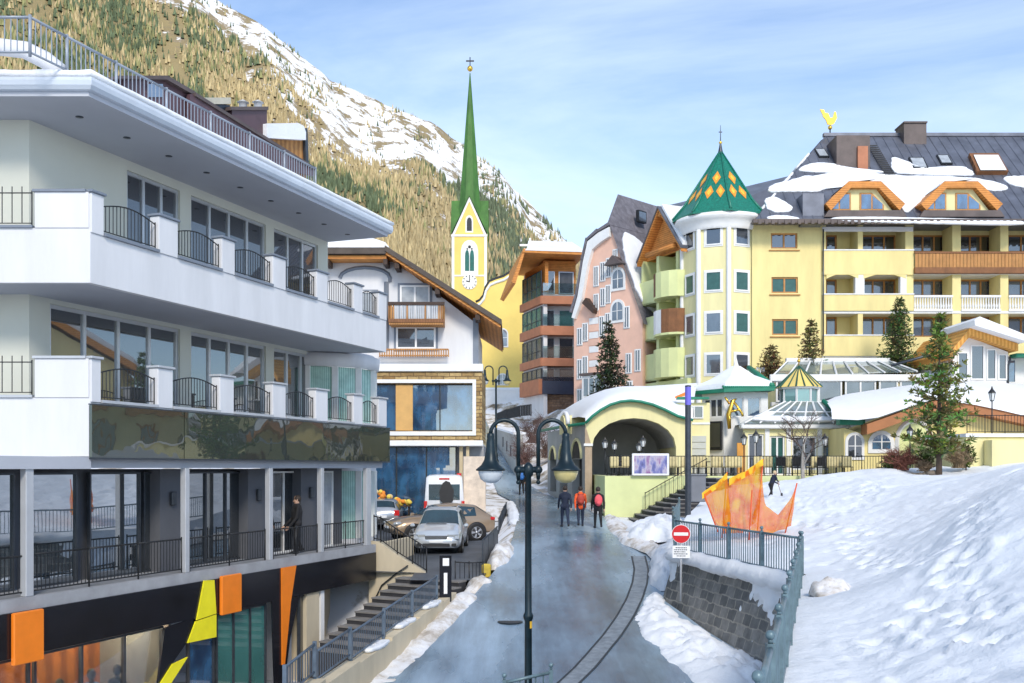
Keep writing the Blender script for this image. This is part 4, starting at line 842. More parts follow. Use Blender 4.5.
# ---------------------------------------------------------------- church
YT = 112.0; T_ = lambda p: fz_(p, 110); tx, hw = fx_(469.3, 110), 1.93
CU = thing('church', 'yellow church with slender green spire and clock', 'church', (tx, YT, 6.5))
FT = FR((tx, 110.0, 0), (1, 0)); ga = T_(197); gb = T_(235.5); m = MB(CHY, FT)
m.box(-hw, 0, 5, hw, 2*hw, gb)
for fr_ in (FT, FR((tx+hw, 110+hw, 0), (0, 1)) @ TR(0, 0, 0), FR((tx-hw, 110+hw, 0), (0, -1)), FR((tx, 110+2*hw, 0), (-1, 0))):
    m.M = fr_; m.add([(-hw, 0, gb), (hw, 0, gb), (0, 0, ga)], [(0, 1, 2)])
m.build('tower', CU)
m = MB(TRIM, FT)
for s in (-1, 1): m.box(s*hw, -.05, 5, s*(hw-.28), .0, gb)
m.box(-hw-.06, -.1, gb-.12, hw+.06, .0, gb+.1); m.box(-hw, -.06, T_(276)-.05, hw, .0, T_(276)+.12)
for s in (-1, 1): m.add([(s*hw, -.05, gb), (s*(hw-.28), -.05, gb), (0, -.05, ga-.5), (0, -.05, ga)], [(0, 1, 2, 3) if s < 0 else (3, 2, 1, 0)])
m.build('corner_quoins', CU)
m = MB(SPIRE, FT); cx, cy = 0, hw; e_ = .14; Aps = [(0, -e_, ga+.1), (hw+e_, cy, ga+.1), (0, 2*hw+e_, ga+.1), (-hw-e_, cy, ga+.1)]; Cs = [(hw+e_, -e_, gb), (hw+e_, 2*hw+e_, gb), (-hw-e_, 2*hw+e_, gb), (-hw-e_, -e_, gb)]; O_ = (0, cy, ga+.12)
for i in range(4): a, c, b = Aps[i], Cs[i], Aps[(i+1) % 4]; m.add([a, c, b, O_], [(0, 1, 3), (1, 2, 3)])
tip = T_(66); m.lathe([(1.75, gb+1.0), (1.22, ga-.2), (.62, ga+(tip-ga)*.52), (.05, tip)], 8, (0, cy, 0), ph=PI/8, smooth=False); m.build('spire', CU)
m = MB(GOLD, FT); m.ball((0, cy, T_(63)+.15), .32, 12); m.build('spire_ball', CU); m = MB(IRON, FT); m.tube([(0, cy, T_(62)), (0, cy, T_(50))], .06, 6); m.box(-.45, cy-.05, T_(54.5), .45, cy+.05, T_(53.2)); m.build('spire_cross', CU)
def lancet(F, x, z, w, h, n=8):
    return [(x-w/2, z), (x+w/2, z), (x+w/2, z+h*.62)]+[(x+w/2*math.cos(a), z+h*.62+h*.38*math.sin(a)**.8) for a in np.linspace(.15, PI-.15, n)]+[(x-w/2, z+h*.62)]
m = MB(TRIM, FT); m.prism(lancet(FT, .03, T_(275), 1.9, T_(240)-T_(275)), -.07, 0); m.build('window_surround', CU)
DKG = mat('green_louvre', (.01, .12, .10), .6, .2, 3)
for s in (-1, 1): m = MB(DKG, FT); m.prism(lancet(FT, .03+s*.27, T_(271), .46, T_(250)-T_(271)), -.1, -.065); m.build('louvre', CU)
m = MB(IRON, FT); m.ball((.03, -.08, T_(247)), .17, 8, sx=(1, .2, 1)); m.ball((-.22, -.08, T_(249)), .1, 8, sx=(1, .2, 1)); m.ball((.28, -.08, T_(249)), .1, 8, sx=(1, .2, 1)); m.build('tracery', CU)
m = MB(IRON, FT); m.prism(lancet(FT, 0, T_(231), .55, 1.5), -.02, 0); m.build('gable_window', CU); m = MB(TRIM, FT); m.prism(lancet(FT, 0, T_(232.5), .85, 1.9), -.012, 0); m.build('gable_surround', CU)
m = MB(TRIM, FT); cz = T_(282); m.prism([(.03+.82*math.cos(a), cz+.82*math.sin(a)) for a in np.linspace(0, 2*PI, 29)[:-1]], -.09, 0); ck = m.build('clock', CU)
m = MB(IRON, FT)
for k in range(12): a = k*PI/6; m.tube([(.03+.62*math.sin(a), -.105, cz+.62*math.cos(a)), (.03+.76*math.sin(a), -.105, cz+.76*math.cos(a))], .045, 4, smooth=False)
m.build('hour_marks', ck); m = MB(IRON, FT); m.tube([(.03, -.12, cz), (.03, -.12, cz+.6)], .04, 4, smooth=False); m.build('minute_hand', ck)
m = MB(IRON, FT)
m.tube([(.03, -.12, cz), (.03-.38, -.12, cz+.1)], .05, 4, smooth=False)
m.build('hour_hand', ck)
# nave front with the curved gable
YN = 106.0; FN = FR((0, YN, 0), (1, 0)); xn = lambda p: fx_(p, YN); zn = lambda p: fz_(p, YN)
prof = [(476, 392), (476, 303), (480, 301), (484, 296), (486, 288), (490, 282), (496, 279.5), (504, 277), (511, 272.5), (520, 270), (532, 270), (545, 277), (552, 290), (556, 304), (562, 306), (562, 392)]
m = MB(CHY, FN); m.prism([(xn(a), zn(b)) for a, b in prof], 0, 3.9); m.build('nave_front', CU)
m = MB(IRON, FN); m.tube([(xn(a), .2, zn(b)+.1) for a, b in prof[1:-1]], .2, 6); m.build('gable_coping', CU); m = MB(TRIM, FN); m.tube([(xn(a), -.05, zn(b)-.32) for a, b in prof[1:-1]], .14, 6); m.build('gable_moulding', CU)
m = MB(SLATE, FN); m.prism([(xn(476), zn(300)), (xn(519), zn(262)), (xn(562), zn(300))], 4, 30); m.build('nave_roof', CU); m = MB(CHY, FN); m.box(xn(478), 4, 5, xn(560), 30, zn(300)); m.build('nave_wall', CU)
def archwin(p, F, x, z, w, h, gl, sur, y=-.02, sw=.14, nm='arched_window'):
    def outl(W, H, dz=0): return [(x-W/2, z-dz), (x+W/2, z-dz), (x+W/2, z+H-W/2)]+[(x+W/2*math.cos(a), z+H-W/2+W/2*math.sin(a)) for a in np.linspace(.2, PI-.2, 9)]+[(x-W/2, z+H-W/2)]
    m = MB(sur, F); m.prism(outl(w+2*sw, h+sw, sw), y-.05, 0); f = m.build(nm, p); m = MB(gl, F); m.prism(outl(w, h), y-.075, y-.045); m.build('pane', f)
    m = MB(sur, F); m.box(x-.03, y-.1, z, x+.03, y-.076, z+h); m.box(x-w/2, y-.098, z+h*.5-.02, x+w/2, y-.078, z+h*.5+.02); m.build('glazing_bar', f)
archwin(CU, FN, xn(502.5), zn(346), .95, 1.75, G_GREY, TRIM); archwin(CU, FN, xn(502.5), zn(384), 1.0, 1.0, G_DARK, TRIM)
m = MB(TRIM, FN); m.box(xn(480), -.6, 5, xn(524), 0, zn(391)); m.build('base_wall', CU); m = MB(SNOWR, FN); m.box(xn(480), -.7, zn(391), xn(524), 0, zn(388), bev=.1); m.build('ledge_snow', CU)

# ---------------------------------------------------------------- timber and glass apartment house
AP = thing('apartment_house', 'apartment house with terracotta balcony bands and wooden gable', 'apartment house', (4, 90, 5))
YA = 88.0; FA = FR((fx_(542, YA), YA, 0), (1, .12)); za = lambda p: fz_(p, YA); wA = (578-542)/1000*YA*1.01
FAL = FR((fx_(522, 93), 93, 0), (fx_(542, YA)-fx_(522, 93), YA-93)); wL = math.hypot(fx_(542, YA)-fx_(522, 93), 5)
m = MB(WHITE, FA); m.box(.05, .9, 4.5, wA, 8, za(292)); m.M = FAL; m.box(0, .15, 4.5, wL, .5, za(292)); m.build('wall', AP)
m = MB(OWOOD, FA); m.box(.3, 1.0, za(292), wA, 8, za(258)); m.M = FAL; m.box(.0, .3, za(292), wL, .6, za(262)); m.build('top_storey', AP)
for (a, b) in ((296, 304), (326, 335), (358, 366)):
    m = MB(TERRA, FA); m.box(-.1, -.25, za(b), wA, 1.2, za(a)); m.M = FAL; m.box(-.1, -.2, za(b)+.01, wL+.12, 1.0, za(a)-.01); m.build('balcony_band', AP)
m = MB(TERRA, FAL); m.box(.3, -.35, za(394), wL+.1, 1.0, za(379)); m.build('balcony_band', AP); m = MB(mat('navy_panel', (.02, .03, .06), .5, .2, 2), FA); m.box(.0, -.2, za(394), wA, .9, za(377)); m.build('dark_band', AP)
for (t, b) in ((273, 294), (304, 325), (335, 357), (367, 381)):
    mm = MB(mat_clear('balustrade_glass', (.75, .88, .9), .35), FA); mm.box(.05, -.2, za(b), wA*.98, -.17, za(b)+.95); mm.build('glass_balustrade', AP)
for (t, b, q) in ((266, 292, G_GREY), (308, 326, G_TINT), (336, 358, G_DARK), (367, 388, G_GREY)):
    window(AP, FA, wA*.72, za(b), 1.35, min(za(t)-za(b), 2.0), ALU, q, 1, 1, .08, y=.86); window(AP, FA, wA*.25, za(b), .95, min(za(t)-za(b), 2.0), ALU, G_DARK, 1, 1, .08, y=.86)
for (t, b) in ((270, 296), (306, 327), (337, 358), (368, 380)):
    window(AP, FAL, wL*.5, za(b)-.5, wL*.94, za(t)-za(b)+.5, DSTEEL, G_GREY if t in (337, 368) else G_TINT, 4, 2, .06, y=-.02, name='glass_front')
m = MB(RSTONE, I4); m.box(.3, .6, -1, wA, 8, za(394)); m.build('stone_base', AP, F=FA)
m = MB(OWOOD, FA); pk_ = (-1.7, za(251)); e0 = (wA+.3, za(257)); m.prism([(-1.9, za(256)), (wA+.4, za(257)), (wA+.4, za(254.5)), (-1.8, za(252))], -1.3, 9); m.M = FAL; m.build('roof', AP)
m = MB(OWOOD, FA); m.prism([(-1.9, za(256)), (-1.6, za(252.5)), (-2.5, za(287)), (-2.85, za(285))], -1.2, 8); m.build('gable_slope', AP)
m = MB(SNOWR, FA); m.prism([(-1.7, za(254)), (wA+.4, za(254.4)), (wA+.3, za(251.5)), (-1.4, za(250.5))], -1.35, 9); m.add([(-1.5, -1.3, za(252)), (wA+.3, -1.3, za(252)), (wA+.3, 4.5, za(252)+2.0), (-.6, 4.5, za(252)+2.0)], [(0, 1, 2, 3)]); m.build('roof_snow', AP)
m = MB(CONC, FA); m.box(wA*.55, 2, za(253), wA*.75, 2.6, za(245)); m.build('chimney', AP)
m = MB(WPL); p = at(530, 268, 97); m.box(p.x-.09, 97, 12, p.x+.09, 97.2, fz_(238, 97)); m.box(p.x-1.0, 97, fz_(245, 97)-.09, p.x+1.0, 97.2, fz_(245, 97)+.09); m.box(p.x-.6, 97, 12, p.x-.45, 97.2, fz_(248, 97)); cr_ = m.build('white_cross'); tag(cr_, 'tall white cross standing behind the timber apartment roof', 'cross')

# ---------------------------------------------------------------- pink house with the steep roof
PH = thing('pink_house', 'pink house with steep gable and snow covered grey roof', 'house', (7.5, 76, 3.5))
PA, PB = Vector((4.75, 76.65, 0)), Vector((9.4, 72.0, 0)); FP = FR(PA, (PB-PA)); wP = (PB-PA).length
def pp(px, py):      # point of the gable plane in facade coordinates
    q = FP.inverted() @ onplane(px, py, PA, FP.to_3x3() @ Vector((0, 1, 0))); return (q.x, q.z)
m = MB(PINK, FP); outl = [(0, 2.5), (wP, 2.5), (wP, pp(641, 316)[1]), pp(611.5, 231), pp(601, 235), pp(591, 244), pp(586.5, 263), pp(581, 298), (0, pp(574, 316)[1])]
m.prism(outl, 0, 3); m.box(0, 3.0, 2.5, wP, 14, pp(641, 318)[1]); m.build('wall', PH)
m = MB(TRIM, FP); v0 = [pp(*q) for q in ((574, 318), (580, 297), (585.5, 262), (590, 242), (600.5, 233.5), (611.5, 227.5))]; v1 = [pp(*q) for q in ((577, 319), (584, 300), (590, 266), (594.5, 250), (603, 242.5), (611.5, 237))]
for i in range(5): m.prism([v0[i], v1[i], v1[i+1], v0[i+1]], -.3, -.003)
m.build('verge_band', PH)
m = MB(SLATEB, FP); mt_s = mat('grey_shingle', (.16, .15, .17), .75, .3, 2.5, bump=.4)
A_ = [pp(*q) for q in ((573, 313), (578.5, 295), (584, 261), (588.5, 240.5), (599.5, 231.5), (611.5, 225))]
for i in range(5): m.prism([A_[i], A_[i+1], (A_[i+1][0]-.14, A_[i+1][1]+.22), (A_[i][0]-.2, A_[i][1]+.1)], -.2, 9, mt_s)
# right slope and hip, as a solid between the gable and the ridge behind
ap = pp(612, 226); rb = pp(643, 322); rdg = pp(612, 226); hgt = 4.3; back = 9.0
P0 = (ap[0]-.1, -.2, ap[1]+.15); P1 = (rb[0]+.25, -.2, rb[1]-.2); kk = 2.9/(P0[2]-P1[2]); R0 = (P0[0]+(P0[0]-P1[0])*kk, 2.3, P0[2]+2.9); R1 = (R0[0], 12.5, R0[2]); P2 = (rb[0]+.25, 13, rb[1]-.2); L0 = (A_[5][0]-.3, -.2, ap[1]+.1)
m.add([P0, P1, P2, R1, R0, L0, (A_[3][0]-.2, -.2, A_[3][1]), (A_[2][0]-.2, 9, A_[2][1]), (A_[2][0]-.2, -.2, A_[2][1])], [(0, 1, 2, 3, 4), (0, 4, 5), (5, 4, 3, 7), (6, 5, 7), (8, 6, 7)], mt_s); m.build('roof', PH)
m = MB(SNOWR, FP); nn = (Vector(P1)-Vector(P0)).cross(Vector(R0)-Vector(P0)).normalized(); nn = nn if nn.z > 0 else -nn
def onr(u, v): return Vector(P1)*(1-v)+Vector(P0)*v+(Vector(P2)-Vector(P1))*u
m.patch([onr(.04, .10), onr(.5, .09), onr(.7, .3), onr(.55, .6), onr(.33, .74), onr(.2, .92), onr(.08, .95), onr(.02, .6)], nn, .22); m.build('roof_snow', PH)
for k, (u, v) in enumerate(((.22, .99), (.5, .99))):
    g = MB(G_GREY, FP); q = Vector(R0)*.45+Vector(P0)*.55+(Vector(P2)-Vector(P1))*u*.9+Vector((.6, 0, -.6)); m2 = MB(IRON, FP); m2.box(q.x-.1, q.y-.5, q.z, q.x+.15, q.y+.5, q.z+.9); sk = m2.build('skylight', PH); g.box(q.x+.153, q.y-.42, q.z+.1, q.x+.16, q.y+.42, q.z+.8); g.build('pane', sk)
for px, py0, py1, wd in ((596.5, 286, 265, .55), (603, 281, 261, .55), (609, 277, 257, .55), (615.5, 271, 248, .5), (596.5, 311, 293, .55), (603, 306, 287, .55), (608.5, 303, 284, .55), (627, 328, 305, .6), (602, 336, 315, .55), (608, 332, 312, .55),
                         (580, 345, 327, .6), (585.5, 341, 322, .6), (580, 379, 358, .6), (585.5, 376, 355, .6), (629, 373, 352, .6), (638, 371, 348, .6), (630, 398, 380, .6), (580, 408, 388, .6)):
    a = pp(px, py0); b = pp(px, py1); window(PH, FP, a[0], a[1], wd*.82, (b[1]-a[1])*.92, WPL, G_GREY, 2, 1, .045, y=-.065, surround=TRIM, sw=.055)
for px, py0, py1 in ((618.5, 288, 270), (618, 320, 302)): a = pp(px, py0); b = pp(px, py1); archwin(PH, FP, a[0], a[1], .95, b[1]-a[1], G_GREY, TRIM, sw=.2)
m = MB(TRIM, FP); a = pp(594, 395); b = pp(594, 310)
for k in range(12): m.box(a[0]-.45, -.04-.01*(k % 2), a[1]+(b[1]-a[1])*k/12, a[0]+.45+.1*(k % 2), -.002, a[1]+(b[1]-a[1])*(k+.9)/12, PINK if k % 2 else None)
m.build('quoin_strip', PH)
m = MB(TRIM, FP); a = pp(600, 400); m.box(a[0]-1.0, -.9, 2.5, a[0]+1.6, 0, pp(600, 376)[1]); m.box(a[0]-1.15, -1.05, pp(600, 375.8)[1], a[0]+1.75, 0, pp(600, 373.5)[1], SLATEB)
for k in range(4): m.box(a[0]-.8+k*.55, -.93, pp(600, 396)[1], a[0]-.4+k*.55, -.903, pp(600, 379)[1], G_GREY)
m.build('bay', PH)
m = MB(DWOOD, FP); a = pp(591, 303); m.prism([(a[0]-.5, a[1]), (a[0]+.6, a[1]-.9), (a[0]+.7, a[1]-.6), (a[0]-.1, a[1]+.35)], -.5, -.05); m.build('bracket_ornament', PH)
m = MB(SLATEB, FP); a = pp(618, 264); m.prism([(a[0]-.8, a[1]-.1), (a[0]+.8, a[1]-.1), (a[0], a[1]+.55)], -.7, 0); m.build('window_hood', PH)
# ---------------------------------------------------------------- yellow hotel with octagonal tower
HO = thing('tower_hotel', 'big yellow hotel with green roofed octagonal tower and dark metal roof', 'hotel', (22, 70, 4.8))
YH = 66.5; FH = FR((0, YH, 0), (1, 0)); xh = lambda p: fx_(p, YH); zh = lambda p: fz_(p, YH)
m = MB(YEL, FH)
opsA = [(xh(771), xh(797.5), zh(248.5), zh(233)), (xh(771.5), xh(798), zh(293), zh(277)), (xh(772), xh(798), zh(335), zh(319))]
wall(m, xh(752), xh(822), 4, 16.6, opsA, .2)
for k in range(4): m.box(xh(752)+.01, .3, 4, xh(752)+.02, 14, 16.5)
m.box(xh(822), .01, 4, xh(822)+.02, 1.6, 16.6)
# recessed loggia wall and openings
opsB = []
for lv, (zt, zb) in enumerate(((233, 252), (277.5, 296), (315, 337), (358, 380))):
    for (a, b) in ((826, 837), (862, 896), (912, 946), (960, 992), (1008, 1050)): opsB.append((xh(a)*1.024, xh(b)*1.024, fz_(zb, 68.1), fz_(zt+2, 68.1), lv, a))
wall(m, xh(821), xh(1120), 4, 16.6, opsB, .2, y=1.6); m.build('wall', HO)
for i, o_ in enumerate(opsA): window(HO, FH, (o_[0]+o_[1])/2, o_[2], o_[1]-o_[0], o_[3]-o_[2], BFRAME, G_GREEN if i else G_DARK, 2, 1, .1, y=.12, sill=BFRAME)
for o_ in opsB: window(HO, FH, (o_[0]+o_[1])/2, o_[2], o_[1]-o_[0], o_[3]-o_[2], BFRAME if o_[5] > 830 else BFRAME, [G_DARK, G_GREY, G_GREY, G_DARK][o_[4]], 1 if o_[5] == 826 else 3, 1, .1, y=1.72)
# piers, slabs and parapets of the loggias
m = MB(YEL, FH)
for (a, b) in ((822, 826), (858, 863), (905.5, 913.5), (952.5, 961), (1000.5, 1008.5), (1050, 1060), (1110, 1120)): m.box(xh(a), .02, 4, xh(b), 1.6, 16.5)
m.box(xh(1120)-.02, .02, 4, xh(1120), 8, 16.2); m.build('loggia_pier', HO)
m = MB(TRIM, FH)
for z in (273, 312, 356): m.box(xh(822), -.02, zh(z+1.5), xh(1120), 1.6, zh(z-1))
m.box(xh(822), -.05, zh(231.5), xh(913), .1, zh(227)); m.build('floor_slab', HO)
for (t, b) in ((251, 275), (295, 311), (336, 356)):
    m = MB(YEL, FH); m.box(xh(822.2), -.12, zh(b), xh(913), .06, zh(t)); m.box(xh(822), -.17, zh(t), xh(913.3), .1, zh(t-1.2), TRIM)
    m.build('loggia_parapet', HO)
for i in range(2):
    m = MB(YEL, FH); a, b = (826, 858) if i == 0 else (863, 905.5); n = 9; arc = [(xh(a)+(xh(b)-xh(a))*k/n, zh(279)+.33*math.sin(PI*k/n)) for k in range(n+1)]; m.prism([(xh(a), zh(274.5))]+arc+[(xh(b), zh(274.5))], -.1, .1); m.build('arch_valance', HO)
m = MB(YEL, FH); m.box(xh(855), -.09, zh(296), xh(864), .3, zh(275), TRIM); m.build('pilaster', HO); m = MB(YEL, FH); m.box(xh(900), -.09, zh(296), xh(906), .3, zh(275), TRIM); m.build('pilaster', HO)
m = MB(WOOD, FH); n = 60
for k in range(n): a = 913.5+k*(1120-913.5)/n; m.box(xh(a), -.3, zh(268.5), xh(a)+.2, -.26, zh(254.5)+.02*(k % 2))
m.box(xh(913), -.34, zh(254.5), xh(1120), -.2, zh(252.5), BROWNW); m.box(xh(913), -.36, zh(274), xh(1120), .02, zh(268.3), BROWNW); m.build('wood_balcony', HO)
for (a, b) in ((913.5, 952.5), (961, 1000.5), (1008.5, 1050), (1060, 1110)):
    m = MB(TRIM, FH); n = int((b-a)/2.6)
    for k in range(n): x = xh(a+(b-a)*(k+.5)/n); m.lathe([(.05, zh(309)), (.085, zh(306)), (.05, zh(303)), (.045, zh(299)), (.07, zh(297.5))], 6, (x, .0, 0))
    m.box(xh(a), -.1, zh(297.5), xh(b), .1, zh(295.4)); m.box(xh(a), -.1, zh(311.5), xh(b), .1, zh(309)); m.build('balustrade', HO)
    m = MB(YEL, FH); m.box(xh(a), -.08, zh(356), xh(b), .05, zh(337)); m.build('loggia_parapet', HO)
m = MB(DSTEEL, FH); m.tube([(xh(822.3), -.2, zh(230)), (xh(822.3), -.2, zh(354))], .05, 6); m.build('downpipe', HO)
# main roof
RN = Vector((0, -1, .98)).normalized(); E0 = Vector((15.8, 65.2, 16.15)); RY, RZt = 73.6, 24.5; nrm = Vector((0, -(RZt-16.15), RY-65.2)).normalized()
m = MB(SLATE); rx = fx_(826, RY)
m.add([(15.8, 65.2, 16.15), (41.3, 65.2, 16.15), (41.3, RY, RZt), (rx, RY, RZt), (15.8, 82, 16.15), (41.3, 82, 16.15)], [(0, 1, 2, 3), (4, 0, 3), (5, 4, 3, 2), (1, 5, 2), (0, 4, 5, 1)])
for k in range(37):      # standing seams
    x = 16.3+k*.68; f = min(1, (x-15.8)/(rx-15.8)); b = Vector((x, 65.2+(RY-65.2)*f, 16.15+(RZt-16.15)*f)); a = Vector((x, 65.2, 16.15)); m.tube([a+nrm*.01, b+nrm*.01], .035, 4, smooth=False)
for k in range(12): y = 66.2+k*.62; f = (y-65.2)/(RY-65.2); m.tube([(15.8+(rx-15.8)*f, y, 16.17+(RZt-16.15)*f), (15.8, y, 16.17)], .03, 4, smooth=False)
m.box(rx-.2, RY-.2, RZt-.12, 41.3, RY+.2, RZt+.12); m.build('roof', HO)
m = MB(SLATEB); m.box(15.7, 65.0, 15.95, 41.3, 65.5, 16.2)
for k in range(58): m.box(16+k*.43, 64.93, 15.86, 16.2+k*.43, 65.1, 16.12)
m.build('gutter', HO)
def rp_(px, py, up=0.0): return onplane(px, py, E0+nrm*up, nrm)
SP = [[(799, 168), (815, 163), (832, 164), (850, 169), (884, 172), (882, 174), (798, 173)], [(768, 190), (772, 185), (795, 180), (806, 176), (818, 178), (846, 174), (826, 190), (812, 193), (790, 192), (770, 193)],
      [(890, 159), (897, 158), (910, 168), (935, 170), (964, 166), (975, 175), (972, 177), (910, 175), (892, 174)], [(880, 182), (905, 178), (945, 177), (935, 190), (922, 200), (905, 217), (898, 200), (885, 186)],
      [(948, 179), (975, 178), (1008, 186), (1007, 191), (990, 192), (960, 182)], [(829, 219), (850, 217.5), (880, 218), (930, 219), (1000, 221), (1024, 222), (1024, 226), (930, 224), (830, 222)], [(762, 200), (775, 197), (790, 205), (795, 212), (770, 214)], [(767, 217), (780, 216), (800, 218.5), (800, 221), (768, 221)]]
SP.append([(795, 181), (830, 173), (865, 173), (900, 177), (950, 176.5), (1000, 184), (1002, 190), (960, 184), (930, 183), (900, 184), (880, 182), (850, 184), (815, 192), (797, 191)])
SP.append([(1003, 176), (1040, 178), (1060, 186), (1030, 190), (1005, 184)])
for q in SP: m = MB(SNOWR); m.patch([rp_(*p) for p in q], nrm, .11); m.build('roof_snow', HO)
for q in ([(752, 190), (765, 182), (790, 165), (792, 162), (775, 168), (758, 180)],):
    hn = Vector((-(RZt-16.15), 0, 7)).normalized(); hn = (Vector((rx, RY, RZt))-E0).cross(Vector((0, 1, 0))); hn = hn if hn.z > 0 else -hn; hn.normalize()
for k in range(3): f0, f1 = (.12, .34) if k == 0 else ((.4, .55) if k == 1 else (.62, .8)); a = Vector((15.8, 65.2, 16.15)); b = Vector((rx, RY, RZt)); m = MB(SNOWR); w_ = [.9, .5, .8][k]; m.patch([a.lerp(b, f0), a.lerp(b, f1), a.lerp(b, f1)+Vector((-w_*.6, 1.2*w_, -.7*w_)), a.lerp(b, f0)+Vector((-.5*w_, 1.6*w_, -.6*w_))], hn, .16); m.build('roof_snow', HO)
for (a, b, t, q) in ((816, 828, 150, 158), (910, 927, 158.5, 169.5), (938, 951.5, 156, 165)):
    m = MB(IRON); P = [rp_(a-2, t), rp_(b-4, t), rp_(b+1, q), rp_(a+3, q)]; m.frust([P, [p+nrm*.12 for p in P]]); sk = m.build('skylight', HO); m = MB(G_WHITE); c_ = sum(P, Vector())/4; P2 = [c_+(p-c_)*.82+nrm*.14 for p in P]; m.frust([[p-nrm*.02 for p in P2], P2]); m.build('pane', sk)
P = [rp_(968, 157), rp_(997, 157), rp_(1007, 175), rp_(976, 175)]; m = MB(BROWNW); m.frust([P, [p+nrm*.3 for p in P]]); sk = m.build('skylight', HO); m = MB(WPL); c_ = sum(P, Vector())/4; P2 = [c_+(p-c_)*.84+nrm*.32-Vector((0, .2, .1)) for p in P]; m.frust([[p-nrm*.02 for p in P2], P2]); m.build('pane', sk)
# ridge chimneys and dormers
def rx_(p): return fx_(p, 72.6)
m = MB(SLATEB); m.box(rx_(904), 72.6, 22.5, rx_(926.5), 74.2, fz_(125, 73)); m.box(rx_(903.5), 72.5, fz_(125, 73), rx_(927), 74.3, fz_(123.5, 73)); m.build('chimney', HO)
m = MB(SLATEB); m.box(fx_(833, 71), 70.2, 20, fx_(866, 71), 73.2, fz_(139, 71)); m.build('roof_box', HO); m = MB(PURP); m.box(fx_(856, 70.4), 70.0, 20.6, fx_(866, 70.4), 71.4, fz_(146, 70), TERRA); m.build('chimney', HO)
m = MB(SLATE)
m.box(fx_(801, 66), 65.6, 16, fx_(822, 66), 67.4, fz_(195, 66)); m.build('chimney', HO)
m = MB(IRON)
for k in range(16): p = rp_(872+k*1.2, 146+k*1.9, .1); m.box(p.x-.35, p.y-.05, p.z, p.x+.35, p.y+.05, p.z+.06)
m.build('roof_ladder', HO)
for i, x0 in enumerate((823, 917.5)):
    Yd = 65.9; X_ = lambda p: fx_(p, Yd); Z_ = lambda p: fz_(p, Yd); o = x0-823; s_ = 1 if i == 0 else 1.03
    P = [(0, 206), (23, 183.5), (55, 183.5), (79, 206)]; P = [(X_(x0+a*s_), Z_(b)) for a, b in P]
    m = MB(OWOOD); FD = FR((0, Yd, 0), (1, 0)); m.M = FD; inn = [(a+(b_-a)*0 , 0) for a, b_ in P]
    c = (P[0][0]+P[3][0])/2; q = [(c+(x-c)*.86, z-.42) for x, z in P]
    for k in range(3): m.prism([P[k], q[k], q[k+1], P[k+1]], -.55, 4.5-.0)
    dm = m.build('dormer', HO); m = MB(YELP, FD); m.prism([(q[0][0]+.25, Z_(213)), (q[3][0]-.25, Z_(213)), (q[3][0]-.25, q[3][1]), q[2], q[1], (q[0][0]+.25, q[0][1])], -.1, 3.6); m.build('dormer_wall', dm)
    m = MB(SLATEB, FD); m.prism([(P[0][0]-.1, Z_(219)), (P[3][0]+.1, Z_(219)), (P[3][0]-.2, Z_(212.5)), (P[0][0]+.2, Z_(212.5))], -.6, .2); m.build('dormer_skirt', dm)
    for a, b in ((4, 27), (36, 60)):
        A, B = X_(x0+a*s_), X_(x0+b*s_); z0_, z1_ = Z_(211), Z_(193.5)
        def shp(A, B, z0_, z1_): return [(A, z0_), (B, z0_), (B, z1_), (A+(B-A)*.55, z1_), (A, z0_+(z1_-z0_)*.3)] if a == 4 else [(A, z0_), (B, z0_), (B, z0_+(z1_-z0_)*.3), (A+(B-A)*.5, z1_), (A, z1_)]
        m = MB(BFRAME, FD); m.prism(shp(A, B, z0_, z1_), -.16, -.1); wf = m.build('window', dm); m = MB(G_BLUE, FD); c_ = (A+B)/2
        m.prism(shp(A+.1, c_-.05, z0_+.1, z1_-.1) if a == 4 else [(A+.1, z0_+.1), (c_-.05, z0_+.1), (c_-.05, z1_-.1), (A+.1, z1_-.1)], -.175, -.155); m.prism([(c_+.05, z0_+.1), (B-.1, z0_+.1), (B-.1, z1_-.1), (c_+.05, z1_-.1)] if a == 4 else [(c_+.05, z0_+.1), (B-.1, z0_+.1), (B-.1, z0_+.45), (c_+.05, z1_-.2)], -.175, -.155); m.build('pane', wf)
    m = MB(SNOWR, FD); m.prism([(P[1][0]-.5, P[1][1]-.42), (P[1][0], P[1][1]+.003), (P[2][0], P[2][1]+.003), (P[2][0]-.2, P[2][1]+.2), (P[1][0]+.3, P[1][1]+.22)], -.3, 4.4); m.build('roof_snow', dm)
# weather vane
WV = thing('weather_vane', 'golden rooster weather vane on the left end of the hotel ridge', 'weather vane', (rx+.3, RY, RZt)); bx = rx+.3; m = MB(IRON); m.tube([(bx, RY, RZt), (bx, RY, RZt+.7)], .05, 6); m.build('pole', WV)
F_ = FR((bx, RY, RZt), (1, 0)); m = MB(GOLD, F_); m.ball((0, 0, .55), .16, 10); m.prism([(-.5, 1.65), (-.15, 1.6), (.0, 1.25), (.2, 1.3), (.3, 1.7), (.42, 1.7), (.5, 1.25), (.3, .85), (.05, .72), (-.2, .8), (-.3, 1.1), (-.55, 1.4)], -.05, .05); m.prism([(-.75, 1.9), (-.45, 1.85), (-.28, 1.25), (-.45, 1.3)], -.045, .045); m.build('rooster', WV)
